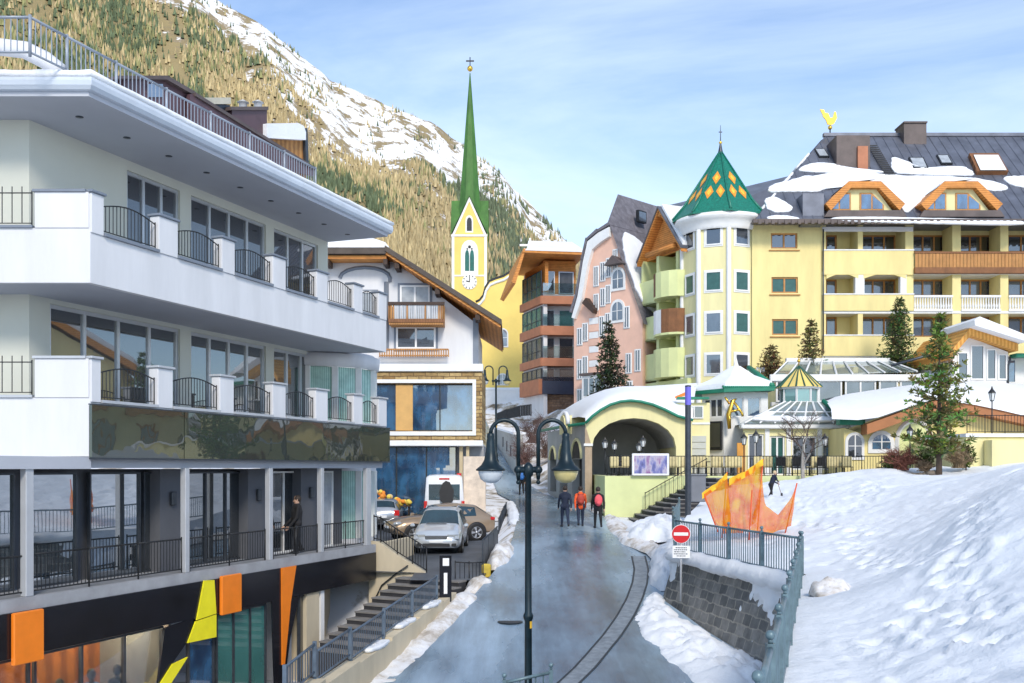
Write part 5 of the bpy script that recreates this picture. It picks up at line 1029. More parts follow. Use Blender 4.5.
# octagonal tower
TC = Vector((fx_(720.5, 68.6), 68.6, 0)); TRD = 2.62
m = MB(YELP)
m.lathe([(TRD, 4.2), (TRD, 16.6)], 8, TC, smooth=False, ph=-PI/2); m.build('tower_wall', HO)
m = MB(TRIM)
for k in range(8):
    a = -PI/2+k*PI/4; p = TC+Vector((math.cos(a), math.sin(a), 0))*(TRD+.0); m.lathe([(.17, 4.2), (.17, 15.9)], 8, (p.x, p.y, 0))
m.lathe([(TRD+.04, 15.85), (TRD+.12, 15.95), (TRD+.12, 16.1), (TRD+.32, 16.45), (TRD+.52, 16.6), (TRD+.52, 16.85), (0, 16.85)], 32, TC); m.build('tower_trim', HO)
m = MB(GTILE); base = fz_(213, 66); apx = fz_(150, 68.6); RB = 3.3; prof = [(RB, 16.83), (RB, 16.95), (2.5, 17.9), (.0, apx)]
m.lathe(prof, 8, TC, smooth=False, ph=-PI/2)
for k in range(8): a = -PI/2+k*PI/4; m.tube([TC+Vector((math.cos(a)*r, math.sin(a)*r, z+.03)) for r, z in prof[1:]], [.09, .09, .05], 6)
# diamonds in the tile work
for k in range(8):
    a = -PI/2+(k+.5)*PI/4; ap_ = math.cos(PI/8); tdir = Vector((-math.sin(a), math.cos(a), 0))
    def fpnt(u, v): # u sideways -1..1, v 0..1 up the upper facet
        r = (2.5*(1-v))*ap_; z = 17.9+(apx-17.9)*v; hw_ = 2.5*(1-v)*math.sin(PI/8); nn = Vector((math.cos(a)*(apx-17.9), math.sin(a)*(apx-17.9), 2.5*ap_)).normalized(); return TC+Vector((math.cos(a)*r, math.sin(a)*r, z))+tdir*(u*hw_)+nn*.025
    for (u0, v0, du, dv) in ((-.46, .14, .36, .135), (.46, .14, .36, .135), (0, .42, .52, .135)):
        q = [fpnt(u0, v0-dv), fpnt(u0+du*1.0, v0), fpnt(u0, v0+dv), fpnt(u0-du, v0)]; m.add(q, [(0, 1, 2, 3)], OTILE); c_ = sum(q, Vector())/4; m.add([c_+(p-c_)*.5+(c_-TC).normalized()*.012 for p in q], [(0, 1, 2, 3)], mat('yellow_tiles', (.80, .52, .05), .45, .2, 8))
m.build('tower_roof', HO)
m = MB(DSTEEL); m.lathe([(.2, apx-.3), (.1, apx+.2), (.05, apx+.5)], 10, TC); m.lathe([(.0, apx+.35), (.13, apx+.5), (0, apx+.65)], 10, TC, GOLD); m.lathe([(.035, apx+.6), (.015, apx+1.7)], 8, TC); m.box(TC.x-.12, TC.y-.03, apx+1.2, TC.x+.12, TC.y+.03, apx+1.26); m.build('tower_finial', HO)
wlev = [(245, 225), (291, 271), (333, 312), (374.5, 353.5)]
for k, gl4 in ((6, (G_DARK, G_GREEN, G_GREEN, G_DARK)), (7, None), (5, None), (0, None)):
    pass
apo = TRD*math.cos(PI/8)
for fi, ang in enumerate((-PI/2-PI/8-PI/4, -PI/2-PI/8, -PI/2+PI/8)):
    nd = Vector((math.cos(ang), math.sin(ang), 0)); o_ = TC+nd*apo; F_ = FR(o_, (-nd.y, nd.x)) ; 
    for j, (b, t) in enumerate(wlev):
        z0_, z1_ = fz_(b, 66.3), fz_(t, 66.3); window(HO, F_, 0, z0_, 1.08, z1_-z0_, TRIM, (G_DARK, G_GREEN, G_GREY, G_GREY)[j] if fi != 2 else (G_GREY, G_GREEN, G_GREEN, G_DARK)[j], 1, 1, .09, y=-.065, surround=TRIM, sw=.1)
# west wing with balconies and the wooden gable, its shade painted in greenish yellow
WA, WB = Vector((9.45, 73.0, 0)), Vector((11.75, 67.9, 0)); FW = FR(WA, WB-WA); Lw = (WB-WA).length
def wz(py): return fz_(py, 69)
m = MB(YGREEN, FW); lev = [(262, 285, 300), (304, 326, 345), (345, 366, 388)]
m.box(0, 1.5, 3.5, Lw+1, 9, wz(248)); m.box(0, 0, wz(394), .25, 1.5, wz(250)); m.box(Lw*.36, 0, wz(394), Lw*.42, 1.5, wz(250)); m.box(Lw*.72, .3, wz(394), Lw*.78, 1.5, wz(250)); m.build('wing_wall', HO)
tops_ = [(273, 298), (311, 336), (350, 378)]
for j, (t, b) in enumerate(tops_):
    m = MB(YGREEN, FW); m.box(-.02, -.15, wz(b), Lw*.5, 1.5, wz(b)+.14); 
    m.box(-.02, -.15, wz(b), Lw*.4, .0, wz(t)); 
    n = 8; arc = [(Lw*.66+1.55*math.cos(a), .25-1.2*math.sin(a)) for a in np.linspace(PI, 0, n)]
    m.prismz([(x, y) for x, y in arc], wz(b)+.05, wz(b)+.2)
    for k in range(n-1):
        if j == 2 or (k > 2 if j == 0 else k > 3): mt_ = YGREEN if not (j == 1 and k > 3) else BROWNW
        else: mt_ = BROWNW if j == 0 else TRIM
        a, b2 = arc[k], arc[k+1]; m.prismz([a, b2, (b2[0]*.98+Lw*.0132, b2[1]+.1), (a[0]*.98+Lw*.0132, a[1]+.1)], wz(b)+.201, wz(t)+.1, mt_)
    m.build('wing_balcony', HO)
    window(HO, FW, Lw*.55, wz(b)+.2, .9, 1.9, BFRAME, G_DARK, 1, 1, .1, y=1.44); window(HO, FW, Lw*.88, wz(b)+.2, .6, 1.9, BFRAME, G_DARK, 1, 1, .1, y=1.44); window(HO, FW, Lw*.18, wz(b)+.2, .8, 1.9, BFRAME, G_GREY, 1, 1, .1, y=1.44)
m = MB(YGREEN, FW); m.box(0, .2, wz(420), Lw, 1.6, wz(397)); m.box(-.02, -.15, wz(388), Lw+.5, 1.5, wz(380)); m.build('wing_wall', HO)
window(HO, FW, Lw*.62, wz(400), 1.1, 1.1, BFRAME, mat('door_orange', (.62, .30, .06), .6, .1, 3), 1, 1, .1, y=1.0)
gm = Lw*.5; zr0, zr1 = wz(252), wz(203); m = MB(OWOOD, FW)
for s in (-1, 1): m.prism([(gm+s*(gm+.05), zr0), (gm, zr1), (gm, zr1-.22), (gm+s*(gm+.05), zr0-.22)], -.35, 8.5)
m.prism([(.2, wz(250)), (Lw-.2, wz(250)), (gm, zr1-.3)], .3, .5); m.tube([(gm-1.8, -.15, zr0+.4), (gm+1.8, -.15, zr0+.4)], .22, 8); m.tube([(gm, -.3, zr1-.45), (gm, 3, zr1-.45)], .2, 8); m.build('wing_gable', HO)
m = MB(SLATE, FW)
for s in (-1, 1): m.prism([(gm+s*(gm+.08), zr0+.003), (gm, zr1+.003), (gm, zr1+.14), (gm+s*(gm+.1), zr0+.14)], -.42, 8.5)
m.build('wing_roof', HO); m = MB(SNOWR, FW)
for s in (-1, 1): m.prism([(gm+s*(gm+.0), zr0+.25), (gm+s*.2, zr1), (gm+s*.2, zr1+.25), (gm+s*(gm+.0), zr0+.5)], -.2, 8.4)
m.build('roof_snow', HO); m = MB(GTILE, FW); m.prism([(-.6, wz(262)), (-.2, wz(262)), (-.2, wz(212)), (-.5, wz(210))], 3.0, 3.3); m.build('green_gable_board', HO)
m = MB(SLATE); m.add([(11, 69.5, 16.6), (17, 69.5, 16.6), (rx-1, 74, 22), (12, 76, 20), (11, 82, 16), (16, 82, 16)], [(0, 1, 2, 3), (0, 3, 4), (3, 2, 5, 4)]); m.build('wing_roof', HO)
m = MB(SNOWR)
m.patch([(11.3, 69.6, 16.9), (13.8, 69.6, 16.9), (16, 71.5, 18.8), (13, 74.5, 19.6), (11.8, 73.5, 18.6)], (-.1, -.6, .8), .25); m.build('roof_snow', HO)
# upper terrace in front of the hotel, with railings
m = MB(YELP); m.box(16.5, 62.4, 0, 50, 66.4, 5.35); m.box(16.4, 62.3, 5.353, 50, 66.4, 5.5, SNOWR); tw = m.build('terrace_block'); tag(tw, 'yellow terrace wall with snow on top in front of the tower hotel', 'terrace')
for lab, a, b in (('left of the slim conifer', 757, 764), ('between the two small conifers', 783, 820), ('below the tall terrace conifer', 893, 921)):
    P = [(fx_(a, 62.6), 62.6, 5.5), (fx_((a+b)/2, 62.6), 62.6, 5.5), (fx_(b, 62.6), 62.6, 5.5)]; r_ = thing('terrace_railing', f'white terrace railing {lab}', 'railing', P[0], group='white terrace railings'); railing(r_, P, .75, LGREY, .14, .02, .04, .03)
# ---------------------------------------------------------------- terrace and the lower buildings of the hotel
TZ = -.38
m = MB(YGREEN); m.box(4.46, 48, -3.2, 26, 48.4, TZ); m.box(4.462, 48.4, -3.2, 4.86, 56, TZ-.003); tw = m.build('terrace_wall'); tag(tw, 'lime yellow terrace wall beside the road under the screen', 'wall')
PAV = mat('terrace_paving', (.34, .33, .32), .8, .2, 1.2)
m = MB(PAV); m.box(4.87, 48.41, -3, 26, 64, TZ-.03); struct(m.build('terrace_floor'))
VP = thing('arch_pavilion', 'yellow pavilion with a wide arch and snowy curved roof', 'pavilion', (6.5, 56, TZ)); YV = 54.0; xv = lambda p: fx_(p, YV); zv = lambda p: fz_(p, YV); FV = FR((0, YV, 0), (1, 0))
outer = [(585, 424), (592, 417), (600, 411), (610, 405.5), (620, 402.5), (630, 401.5), (640, 402.5), (652, 405.5), (664, 410.5), (677, 417), (692, 421)]
inner = [(592+42*(1-math.cos(a)), 447-29*math.sin(a)) for a in np.linspace(0, PI, 11)]
m = MB(YELP, FV)
O = [(xv(a), zv(b)) for a, b in outer]; Ii = [(xv(a), zv(b)) for a, b in inner]
for k in range(10): m.prism([Ii[k], Ii[k+1], O[k+1], O[k]], 0, .5)
m.prism([(O[0][0], -2.3), (Ii[0][0], -2.3), Ii[0], O[0]], 0, .5, mat('sandstone', (.42, .32, .22), .85, .15, 2)); m.prism([(Ii[-1][0], TZ-.2), (O[-1][0], TZ-.2), O[-1], Ii[-1]], 0, .5)
m.box(O[0][0]-.06, -.08, zv(446), Ii[0][0]+.04, .55, zv(443.5), TRIM); m.build('arch_front', VP)
# vault soffit, back wall and side wall with small arches
m = MB(GREYW, FV)
for k in range(10): a, b = Ii[k], Ii[k+1]; m.add([(a[0], .5, a[1]), (b[0], .5, b[1]), (b[0], 7, b[1]), (a[0], 7, a[1])], [(3, 2, 1, 0)])
m.box(xv(588), 7, -2.3, xv(692), 7.3, zv(415)); m.build('vault', VP)
SFA = Vector((2.35, 66, 0)); SFB = Vector((xv(585.5), YV, 0)); FSd = FR(SFA, SFB-SFA); LS = (SFB-SFA).length; m = MB(GREYW, FSd)
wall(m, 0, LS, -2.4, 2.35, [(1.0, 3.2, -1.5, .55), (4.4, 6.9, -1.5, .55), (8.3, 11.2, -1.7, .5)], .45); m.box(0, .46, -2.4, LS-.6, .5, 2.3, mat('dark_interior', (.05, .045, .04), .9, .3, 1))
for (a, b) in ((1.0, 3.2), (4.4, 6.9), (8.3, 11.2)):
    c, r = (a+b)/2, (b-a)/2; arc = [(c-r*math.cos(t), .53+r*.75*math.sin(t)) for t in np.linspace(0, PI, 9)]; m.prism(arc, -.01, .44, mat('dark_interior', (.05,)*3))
    m.tube([(x, -.03, z) for x, z in arc], .09, 6, YELP)
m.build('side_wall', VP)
# roof with snow
RBk = [(548, 428, 67), (562, 411, 64), (575, 403, 63), (590, 395, 62), (605, 389.5, 61), (620, 386.5, 60), (635, 386, 60), (650, 386, 60), (664, 385, 60), (680, 384, 60), (697, 383, 60)]
m = MB(SNOWR); fr0 = [Vector((x, YV-.35, z+.06)) for x, z in O]; fr1 = [Vector((x, YV-.25, z+.32)) for x, z in O]; bk = [at(*p) for p in RBk]; md = [f.lerp(b, .5)+Vector((0, 0, .25)) for f, b in zip(fr1, bk)]; md0 = [f.lerp(b, .15)+Vector((0, 0, .16)) for f, b in zip(fr1, bk)]
v = fr0+fr1+md0+md+bk; n = 11; m.add(v, [(r*n+k, r*n+k+1, (r+1)*n+k+1, (r+1)*n+k) for r in range(4) for k in range(n-1)], smooth=True); m.build('roof_snow', VP)
m = MB(GTRIM); m.tube([Vector((x, YV-.3, z+.03)) for x, z in O], .085, 6); m.tube([at(540, 431, 66), at(560, 427, 60), at(585, 423.5, 54)], .09, 6); m.build('roof_edge', VP)
m = MB(YELP); p = at(567, 431, 58.5); F_ = FR(p, SFB-SFA); m.M = F_; m.prism([(-.8, -.2), (.8, -.2), (.8, .3)]+[(.8*math.cos(a), .3+.62*math.sin(a)) for a in np.linspace(.3, PI-.3, 7)]+[(-.8, .3)], -.3, 1.5); m.build('round_dormer', VP)
m = MB(SNOWR, F_); m.tube([(.88*math.cos(a), -.1, .36+.68*math.sin(a)) for a in np.linspace(.0, PI, 9)], .13, 6); m.build('roof_snow', VP)
# pavilion right shoulder wall
m = MB(YELP, FV); m.box(xv(677), .6, TZ-.2, xv(712), 6, zv(402)); m.box(xv(677), .55, zv(424), xv(712), .62, zv(422), TRIM); m.build('link_wall', VP)
window(VP, FV, xv(696), zv(418), 1.0, .7, TRIM, G_DARK, 2, 1, .06, y=.54)
m = MB(mat('grey_board', (.52, .53, .48), .8, .1, 1), FV)
for k in range(6): m.box(xv(680), .5-.02*(k % 2), TZ+k*.36, xv(708), .599, TZ+k*.36+.33)
m.build('clad_base', VP); m = MB(ORANGE, FV); m.add([(xv(676), .3, zv(396)), (xv(690), .3, zv(390)), (xv(690), .3, zv(394.5)), (xv(676), .3, zv(398))], [(0, 1, 2, 3)]); m.box(xv(678), .2, zv(399), xv(710), .6, zv(396.5), GTRIM); m.build('awning', VP)
# lobby turret with snowy pyramid roof
LT = thing('lobby_turret', 'hotel lobby turret with green trimmed pyramid roof under snow', 'building', (13.2, 59, TZ)); YL = 57.0; xl_ = lambda p: fx_(p, YL); zl_ = lambda p: fz_(p, YL); FLb = FR((0, YL, 0), (1, 0))
m = MB(TRIM, FLb); wall(m, xl_(724), xl_(768), TZ, zl_(392), [(xl_(729), xl_(744), zl_(417), zl_(397)), (xl_(747), xl_(761), zl_(417), zl_(397))], .15)
m.box(xl_(768)-.02, .01, TZ, xl_(768), 5, zl_(392)); FLc = FR((xl_(706), YL+1.2, 0), (xl_(724)-xl_(706), -1.2)); wc = math.hypot(xl_(724)-xl_(706), 1.2); m.M = FLc; wall(m, 0, wc, TZ, zl_(392), [(.12, wc-.12, zl_(417), zl_(398))], .12); m.build('wall', LT)
window(LT, FLc, wc/2, zl_(417), wc-.24, zl_(398)-zl_(417), TRIM, G_GREY, 3, 1, .07, y=.06)
for a, b in ((729, 744), (747, 761)): window(LT, FLb, (xl_(a)+xl_(b))/2, zl_(417), xl_(b)-xl_(a), zl_(397)-zl_(417), TRIM, G_BLUE, 1, 1, .07, y=.08)
m = MB(IRON, FLc); m.box(.06, -.16, zl_(450), wc-.06, -.02, zl_(421), bev=.03); m.box(.15, -.18, zl_(447), wc-.15, -.162, zl_(423), G_DARK); m.build('display_case', LT)
m = MB(GTRIM, FLb); ez = zl_(393); EV = [(xl_(697), 1.5, ez), (xl_(722), -.6, ez), (xl_(772), -.6, ez+.1), (xl_(772), 5, ez+.1), (xl_(697), 5, ez)]
m.frust([EV, [(x, y, z+.22) for x, y, z in EV]])
for k in range(26): t = k/25; m.tube([(xl_(722)+(xl_(772)-xl_(722))*t, -.6, ez+.26), (xl_(722)+(xl_(772)-xl_(722))*t, -.3, ez+.36)], .075, 6)
m.tube([(xl_(772)-.1, -.55, ez+.35), (xl_(757), 2, zl_(364))], .16, 6); m.build('roof_edge', LT)
m = MB(SNOWR, FLb); apx_ = (xl_(744), 2.0, zl_(363)); inn_ = [(x*.96+apx_[0]*.04, y*.96+.08, z+.23) for x, y, z in EV]
m.frust([inn_, [(x*.97+apx_[0]*.03, y*.97+.06, z+.3) for x, y, z in inn_], [(x*.5+apx_[0]*.5, y*.5+1, z*.45+apx_[2]*.55) for x, y, z in inn_], [(x*.12+apx_[0]*.88, y*.12+1.76, apx_[2]) for x, y, z in inn_]], smooth=False); m.build('roof_snow', LT)
m = MB(TRIM, FLb); m.lathe([(.22, apx_[2]-.1), (.12, apx_[2]+.15), (.03, apx_[2]+.5)], 8, (apx_[0], apx_[1], 0)); m.build('finial', LT)
# base of the restaurant front
gs = thing('gold_sculpture', 'golden winged ornament in front of the lobby turret windows', 'sculpture', at(733, 420, 56.5)); F_ = FR(at(733, 420, 56.5), (1, 0)); m = MB(GOLD, F_); m.tube([(-.2, 0, -.5), (-.25, 0, .3), (.0, 0, 1.1), (.2, 0, 1.2)], [.1, .14, .1, .04], 8); m.tube([(.0, 0, 1.1), (.5, 0, .4), (.55, 0, .2)], .07, 8); m.tube([(-.2, 0, .9), (-.45, 0, 1.3)], .06, 8); m.tube([(-.2, 0, .45), (.4, 0, .6)], .06, 8); m.build('ornament', gs)
# glass conservatory
CV = thing('conservatory', 'white framed glass conservatory below the hotel terrace', 'conservatory', (19, 62, 3.5)); YG = 60.0; xg = lambda p: fx_(p, YG); zg = lambda p: fz_(p, YG); FG = FR((0, YG, 0), (1, 0))
m = MB(G_ROOF, FG); m.add([(xg(772), 0, zg(377)), (xg(917), 0, zg(372)), (xg(905), 2.6, fz_(361, 62.5)), (xg(800), 2.6, fz_(361, 62.5))], [(0, 1, 2, 3)]); m.build('glass_roof', CV)
m = MB(TRIM, FG)
for k in range(10): t = k/9; m.tube([(xg(772)+(xg(917)-xg(772))*t, -.02, zg(377)+(zg(372)-zg(377))*t+.04), (xg(800)+(xg(905)-xg(800))*t, 2.6, fz_(361, 62.5)+.04)], .06, 4, smooth=False)
m.box(xg(770), -.12, zg(381), xg(918), .1, zg(374.5)); m.box(xg(798), 2.5, fz_(361, 62.5)-.1, xg(906), 2.8, fz_(358, 62.5)); m.build('roof_frame', CV)
for a, b in ((776, 793), (796, 842), (845, 876), (879, 898), (900, 915)): window(CV, FG, (xg(a)+xg(b))/2, zg(402), xg(b)-xg(a), zg(380.5)-zg(402), TRIM, G_GREY, 1 if b-a < 25 else 2, 1, .1, y=.0)
m = MB(TRIM, FG); m.box(xg(772), .08, 1.5, xg(918), .4, zg(402)); m.box(xg(918), .0, 1.5, xg(960), 2, zg(384)); m.box(xg(918), -.1, zg(384), xg(962), 2.5, zg(373), SNOWR, bev=.2); m.build('wall', CV); window(CV, FG, xg(935), zg(394), 1.5, 1.1, TRIM, G_GREEN, 2, 1, .08, y=-.065)
m = MB(DSTEEL, FG); m.tube([(xg(890), -.2, zg(366)), (xg(922), -.2, zg(357)), (xg(950), -.2, zg(352))], .09, 6); m.build('roof_pipe', CV)
# restaurant with glass roof and yellow cupola
RS = thing('restaurant', 'restaurant with glass roof and striped yellow cupola', 'restaurant', (15.5, 56, TZ)); YR = 55.0; xr_ = lambda p: fx_(p, YR); zr_ = lambda p: fz_(p, YR); FRs = FR((0, YR, 0), (1, 0))
ops = [(xr_(748), xr_(764), TZ, zr_(434)), (xr_(770), xr_(785), TZ, zr_(436)), (xr_(792), xr_(817), zr_(470), zr_(436)), (xr_(822), xr_(842), zr_(470), zr_(436))]
m = MB(YELP, FRs); wall(m, xr_(743), xr_(846), TZ-.1, zr_(428), ops, .2); m.build('wall', RS)
for i, o_ in enumerate(ops): window(RS, FRs, (o_[0]+o_[1])/2, o_[2], o_[1]-o_[0], o_[3]-o_[2], TRIM, [G_DARK, G_GREEN, G_DARK, G_BLUE][i], 2, 1, .09, y=.1)
m = MB(mat('orange_door', (.66, .30, .05), .6, .1, 3), FRs); m.box(xr_(736), -.3, TZ, xr_(744), -.2, zr_(443)); m.build('door', RS)
m = MB(TRIM, FRs); m.box(xr_(740), -.35, zr_(429), xr_(848), .3, zr_(424), bev=.05)
for px in (767, 788.5, 819.5, 845): m.box(xr_(px)-.12, -.08, TZ, xr_(px)+.12, .0, zr_(429))
m.build('cornice', RS)
cx_ = xr_(809); lo = [(xr_(743), -.4, zr_(424)), (xr_(846), -.4, zr_(424)), (xr_(846), 4.5, zr_(424)), (xr_(743), 4.5, zr_(424))]; hi = [(cx_-1.05, .9, zr_(401)), (cx_+1.05, .9, zr_(401)), (cx_+1.05, 3, zr_(401)), (cx_-1.05, 3, zr_(401))]
m = MB(G_ROOF, FRs); m.frust([lo, hi]); m.build('glass_roof', RS)
m = MB(TRIM, FRs)
for k in range(8): t = k/7; a = Vector(lo[0]).lerp(Vector(lo[1]), t); b = Vector(hi[0]).lerp(Vector(hi[1]), t); m.tube([a+Vector((0, -.03, .03)), b+Vector((0, -.03, .03))], .055, 4, smooth=False)
m.tube([Vector(lo[0]).lerp(Vector(hi[0]), .5)+Vector((0, -.03, .03)), Vector(lo[1]).lerp(Vector(hi[1]), .5)+Vector((0, -.03, .03))], .05, 4, smooth=False); m.build('roof_frame', RS)
m = MB(GTRIM, FRs); m.tube([Vector(lo[1])+Vector((0, -.05, .1)), Vector(hi[1])+Vector((0, 0, .08))], .13, 6); m.box(xr_(838), -.5, zr_(424), xr_(862), .5, zr_(420)); m.build('roof_edge', RS)
m = MB(SNOWR, FRs); a, b = Vector(lo[0]), Vector(hi[0]); 
nf = Vector((0, -(hi[0][2]-lo[0][2]), 1.3)).normalized()
m.patch([Vector(lo[0])+Vector((.2, 0, .05)), Vector(lo[1])+Vector((-.3, 0, .05)), Vector(lo[1]).lerp(Vector(hi[1]), .22), Vector(lo[0]).lerp(Vector(hi[0]), .3)], nf, .18); m.patch([Vector(lo[0]).lerp(Vector(hi[0]), .2)+Vector((0, 0, .05)), (xr_(775), .1, zr_(417)), (xr_(778), .3, zr_(411)), (xr_(755), .1, zr_(418))], nf, .2); m.build('roof_snow', RS)
cp = (cx_, 1.95, 0); m = MB(G_TINT, FRs); m.lathe([(1.0, zr_(402)), (1.0, zr_(387))], 8, cp, smooth=False, ph=PI/8); m.build('lantern_glass', RS)
m = MB(TRIM, FRs)
for k in range(8): a = PI/8+k*PI/4; m.tube([(cp[0]+1.02*math.cos(a), cp[1]+1.02*math.sin(a), zr_(402)), (cp[0]+1.02*math.cos(a), cp[1]+1.02*math.sin(a), zr_(386))], .06, 4, smooth=False)
m.lathe([(1.12, zr_(387)), (1.2, zr_(384.5))], 8, cp, smooth=False, ph=PI/8); m.lathe([(1.06, zr_(402)), (1.1, zr_(400.5)), (1.0, zr_(400))], 8, cp, smooth=False, ph=PI/8)
m.build('lantern_frame', RS)
m = MB(YELS, FRs); rC, zb, zt = 1.28, zr_(385), zr_(362.5); m.lathe([(rC, zb), (.03, zt)], 8, cp, mt=mat('cupola_yellow', (.80, .60, .18), .5, .1, 2), smooth=False, ph=PI/8)
for k in range(16): a = PI/8+k*PI/8; r = rC if k % 2 == 0 else rC*math.cos(PI/8); m.tube([(cp[0]+r*math.cos(a), cp[1]+r*math.sin(a), zb+.02), (cp[0], cp[1], zt+.03)], [.055, .03], 4, mat('dark_green_paint', (.02, .09, .06), .5, .1, 3), smooth=False)
m.build('cupola', RS); m = MB(GOLD, FRs); m.tube([(cp[0], cp[1], zt), (cp[0], cp[1], zt+.6)], .03, 6); m.ball((cp[0], cp[1], zt+.3), .1, 8); m.build('finial', RS)
# yellow wing with wide snowy roof and brown fascia
YW = thing('curved_roof_wing', 'yellow hotel wing with brown fascia and thick snow roof', 'building', (22, 53, TZ)); YQ = 52.5; xq = lambda p: fx_(p, YQ); zq = lambda p: fz_(p, YQ); FQ = FR((0, YQ, 0), (1, 0))
pf = [(861, 425), (878, 419), (900, 411), (920, 404), (935, 400), (950, 400.5), (976, 406), (1000, 411.5), (1030, 418), (1060, 422)]
m = MB(YEL, FQ); m.prism([(xq(844), -1), (xq(1060), -1)]+[(xq(a), zq(b+8)) for a, b in reversed(pf)]+[(xq(844), zq(428))], 0, 6); m.build('wall', YW)
m = MB(OWOOD, FQ); FAS = mat('brown_fascia', (.40, .16, .06), .6, .12, 1.2)
for k in range(len(pf)-1): a, b = pf[k], pf[k+1]; m.prism([(xq(a[0]), zq(a[1]+10)), (xq(b[0]), zq(b[1]+10)), (xq(b[0]), zq(b[1])), (xq(a[0]), zq(a[1]))], -.9, 0, FAS)
m.build('fascia', YW)
m = MB(GTRIM, FQ); m.box(xq(838), -.3, zq(425), xq(861), .3, zq(419)); m.build('gutter', YW)
top = [(824, 402), (835, 397), (847, 394), (880, 389), (910, 385), (935, 381), (963, 379), (1000, 381), (1024, 384), (1060, 388)]
lowp = [(838, 420)]+pf[:1]+pf[1:]; lowp = [(832, 419), (858, 420), (878, 417.5), (900, 410), (920, 403), (935, 399), (976, 405), (1000, 410), (1030, 417), (1060, 421)]
m = MB(SNOWR); f0 = [Vector((fx_(a, 51.5), 51.5, fz_(b, 51.5))) for a, b in lowp]; f1 = [p+Vector((0, .05, .28+.06*nz(i*1.7, 3))) for i, p in enumerate(f0)]; bk = [at(a, b, 58.5) for a, b in top]; md0 = [p.lerp(q, .08)+Vector((0, 0, .2)) for p, q in zip(f1, bk)]; md = [p.lerp(q, .5)+Vector((0, 0, .22+.12*nz(i*1.1, 8))) for i, (p, q) in enumerate(zip(f1, bk))]
v = f0+f1+md0+md+bk; n = len(lowp); m.add(v, [(r*n+k, r*n+k+1, (r+1)*n+k+1, (r+1)*n+k) for r in range(4) for k in range(n-1)], smooth=True); m.build('roof_snow', YW)
archwin(YW, FQ, xq(881), zq(449), .95, .75, G_BLUE, TRIM, sw=.22); archwin(YW, FQ, xq(854.5), zq(457), .7, 1.15, G_DARK, TRIM, sw=.15)
m = MB(TRIM, FQ); arc = [(xq(897), zq(470))]+[(xq(914)-(xq(914)-xq(897))*math.cos(t), zq(440)+1.0*math.sin(t)) for t in np.linspace(0, PI, 11)]+[(xq(931), zq(470))]; m.tube([(x, -.03, z) for x, z in arc], .12, 4, smooth=False); m.build('arch_moulding', YW)
m = MB(YGREEN, FQ)
m.prism(arc, -.02, -.001); m.build('arch_recess', YW)
# retaining wall with lamp terrace on the right
m = MB(YELP); m.box(fx_(966, 46), 46, -1.2, 34, 52, fz_(437, 46)); m.box(fx_(966, 46)-.05, 45.9, fz_(437, 46)+.003, 34, 52, fz_(433.5, 46), SNOWR); m.box(fx_(992, 45.2), 45.2, -1.2, 34, 45.95, fz_(440, 45.2)); rw = m.build('retaining_wall'); tag(rw, 'pale yellow retaining wall with snowy top behind the bushes', 'wall')
P = [(fx_(p, 46.3), 46.3, fz_(433.5, 46)) for p in (967, 985, 1005, 1030, 1060)]; r_ = thing('terrace_fence', 'black iron fence on the retaining wall beside a lantern', 'fence', P[0]); railing(r_, P, .85, IRON, .13, .012, .02, .02)
# timber gabled house at the right edge
TG = thing('timber_gable_house', 'orange timber gabled house with snowy roof at the right edge', 'house', (28, 60, 4)); YX = 58.0; xx = lambda p: fx_(p, YX); zx = lambda p: fz_(p, YX); FX = FR((0, YX, 0), (1, 0))
ap_ = (xx(966), zx(329)); rr2 = (xx(1013), zx(345)); ll2 = (xx(945), zx(354))
m = MB(OWOOD, FX)
OW2 = mat_stripe('bright_orange_wood', (.62, .27, .05), (.80, .42, .10), 1.5, 'X')
m.prism([ap_, (rr2[0], rr2[1]), (rr2[0], rr2[1]-.42), (ap_[0], ap_[1]-.45)], -.6, 6, OW2); m.prism([ap_, (ap_[0], ap_[1]-.45), (ll2[0], ll2[1]-.4), ll2], -.6, 6, OW2); m.build('gable', TG)
m = MB(TRIM, FX); m.prism([(xx(953), 2), (xx(1008), 2), (xx(1008), zx(352)), (ap_[0], ap_[1]-.4), (xx(953), zx(360))], 0, 5.5); m.box(xx(1008), .8, 2, xx(1090), 5.5, zx(355)); m.build('wall', TG)
for a, b, t in ((957, 968, 352), (970, 984, 345), (986, 996, 349), (997.5, 1006.5, 354)): window(TG, FX, (xx(a)+xx(b))/2, zx(380), xx(b)-xx(a), zx(t)-zx(380), TRIM, G_GREY if a == 987 else G_DARK, 1, 1, .08, y=-.065)
window(TG, FX, xx(1017), zx(382), .65, 1.4, TRIM, G_BLUE, 1, 1, .07, y=.735)
m = MB(SNOWR, FX); m.prism([(ap_[0]-.15, ap_[1]+.003), (rr2[0]+.1, rr2[1]+.003), (rr2[0]+.1, rr2[1]+.35), (ap_[0]+.1, ap_[1]+.5), (ap_[0]-.2, ap_[1]+.3)], -1.5, 3); m.add([(ap_[0], -1.45, ap_[1]+.4), (rr2[0], -1.45, rr2[1]+.3), (xx(1095), .2, zx(350)), (xx(1095), 6, zx(326)), (ap_[0]+.4, 5, zx(325))], [(0, 1, 2, 3, 4)], smooth=False)
m.add([(rr2[0], -1.45, rr2[1]+.3), (rr2[0], -1.45, rr2[1]-.0), (xx(1095), .2, zx(353)), (xx(1095), .2, zx(350))], [(0, 1, 2, 3)]); m.build('roof_snow', TG)
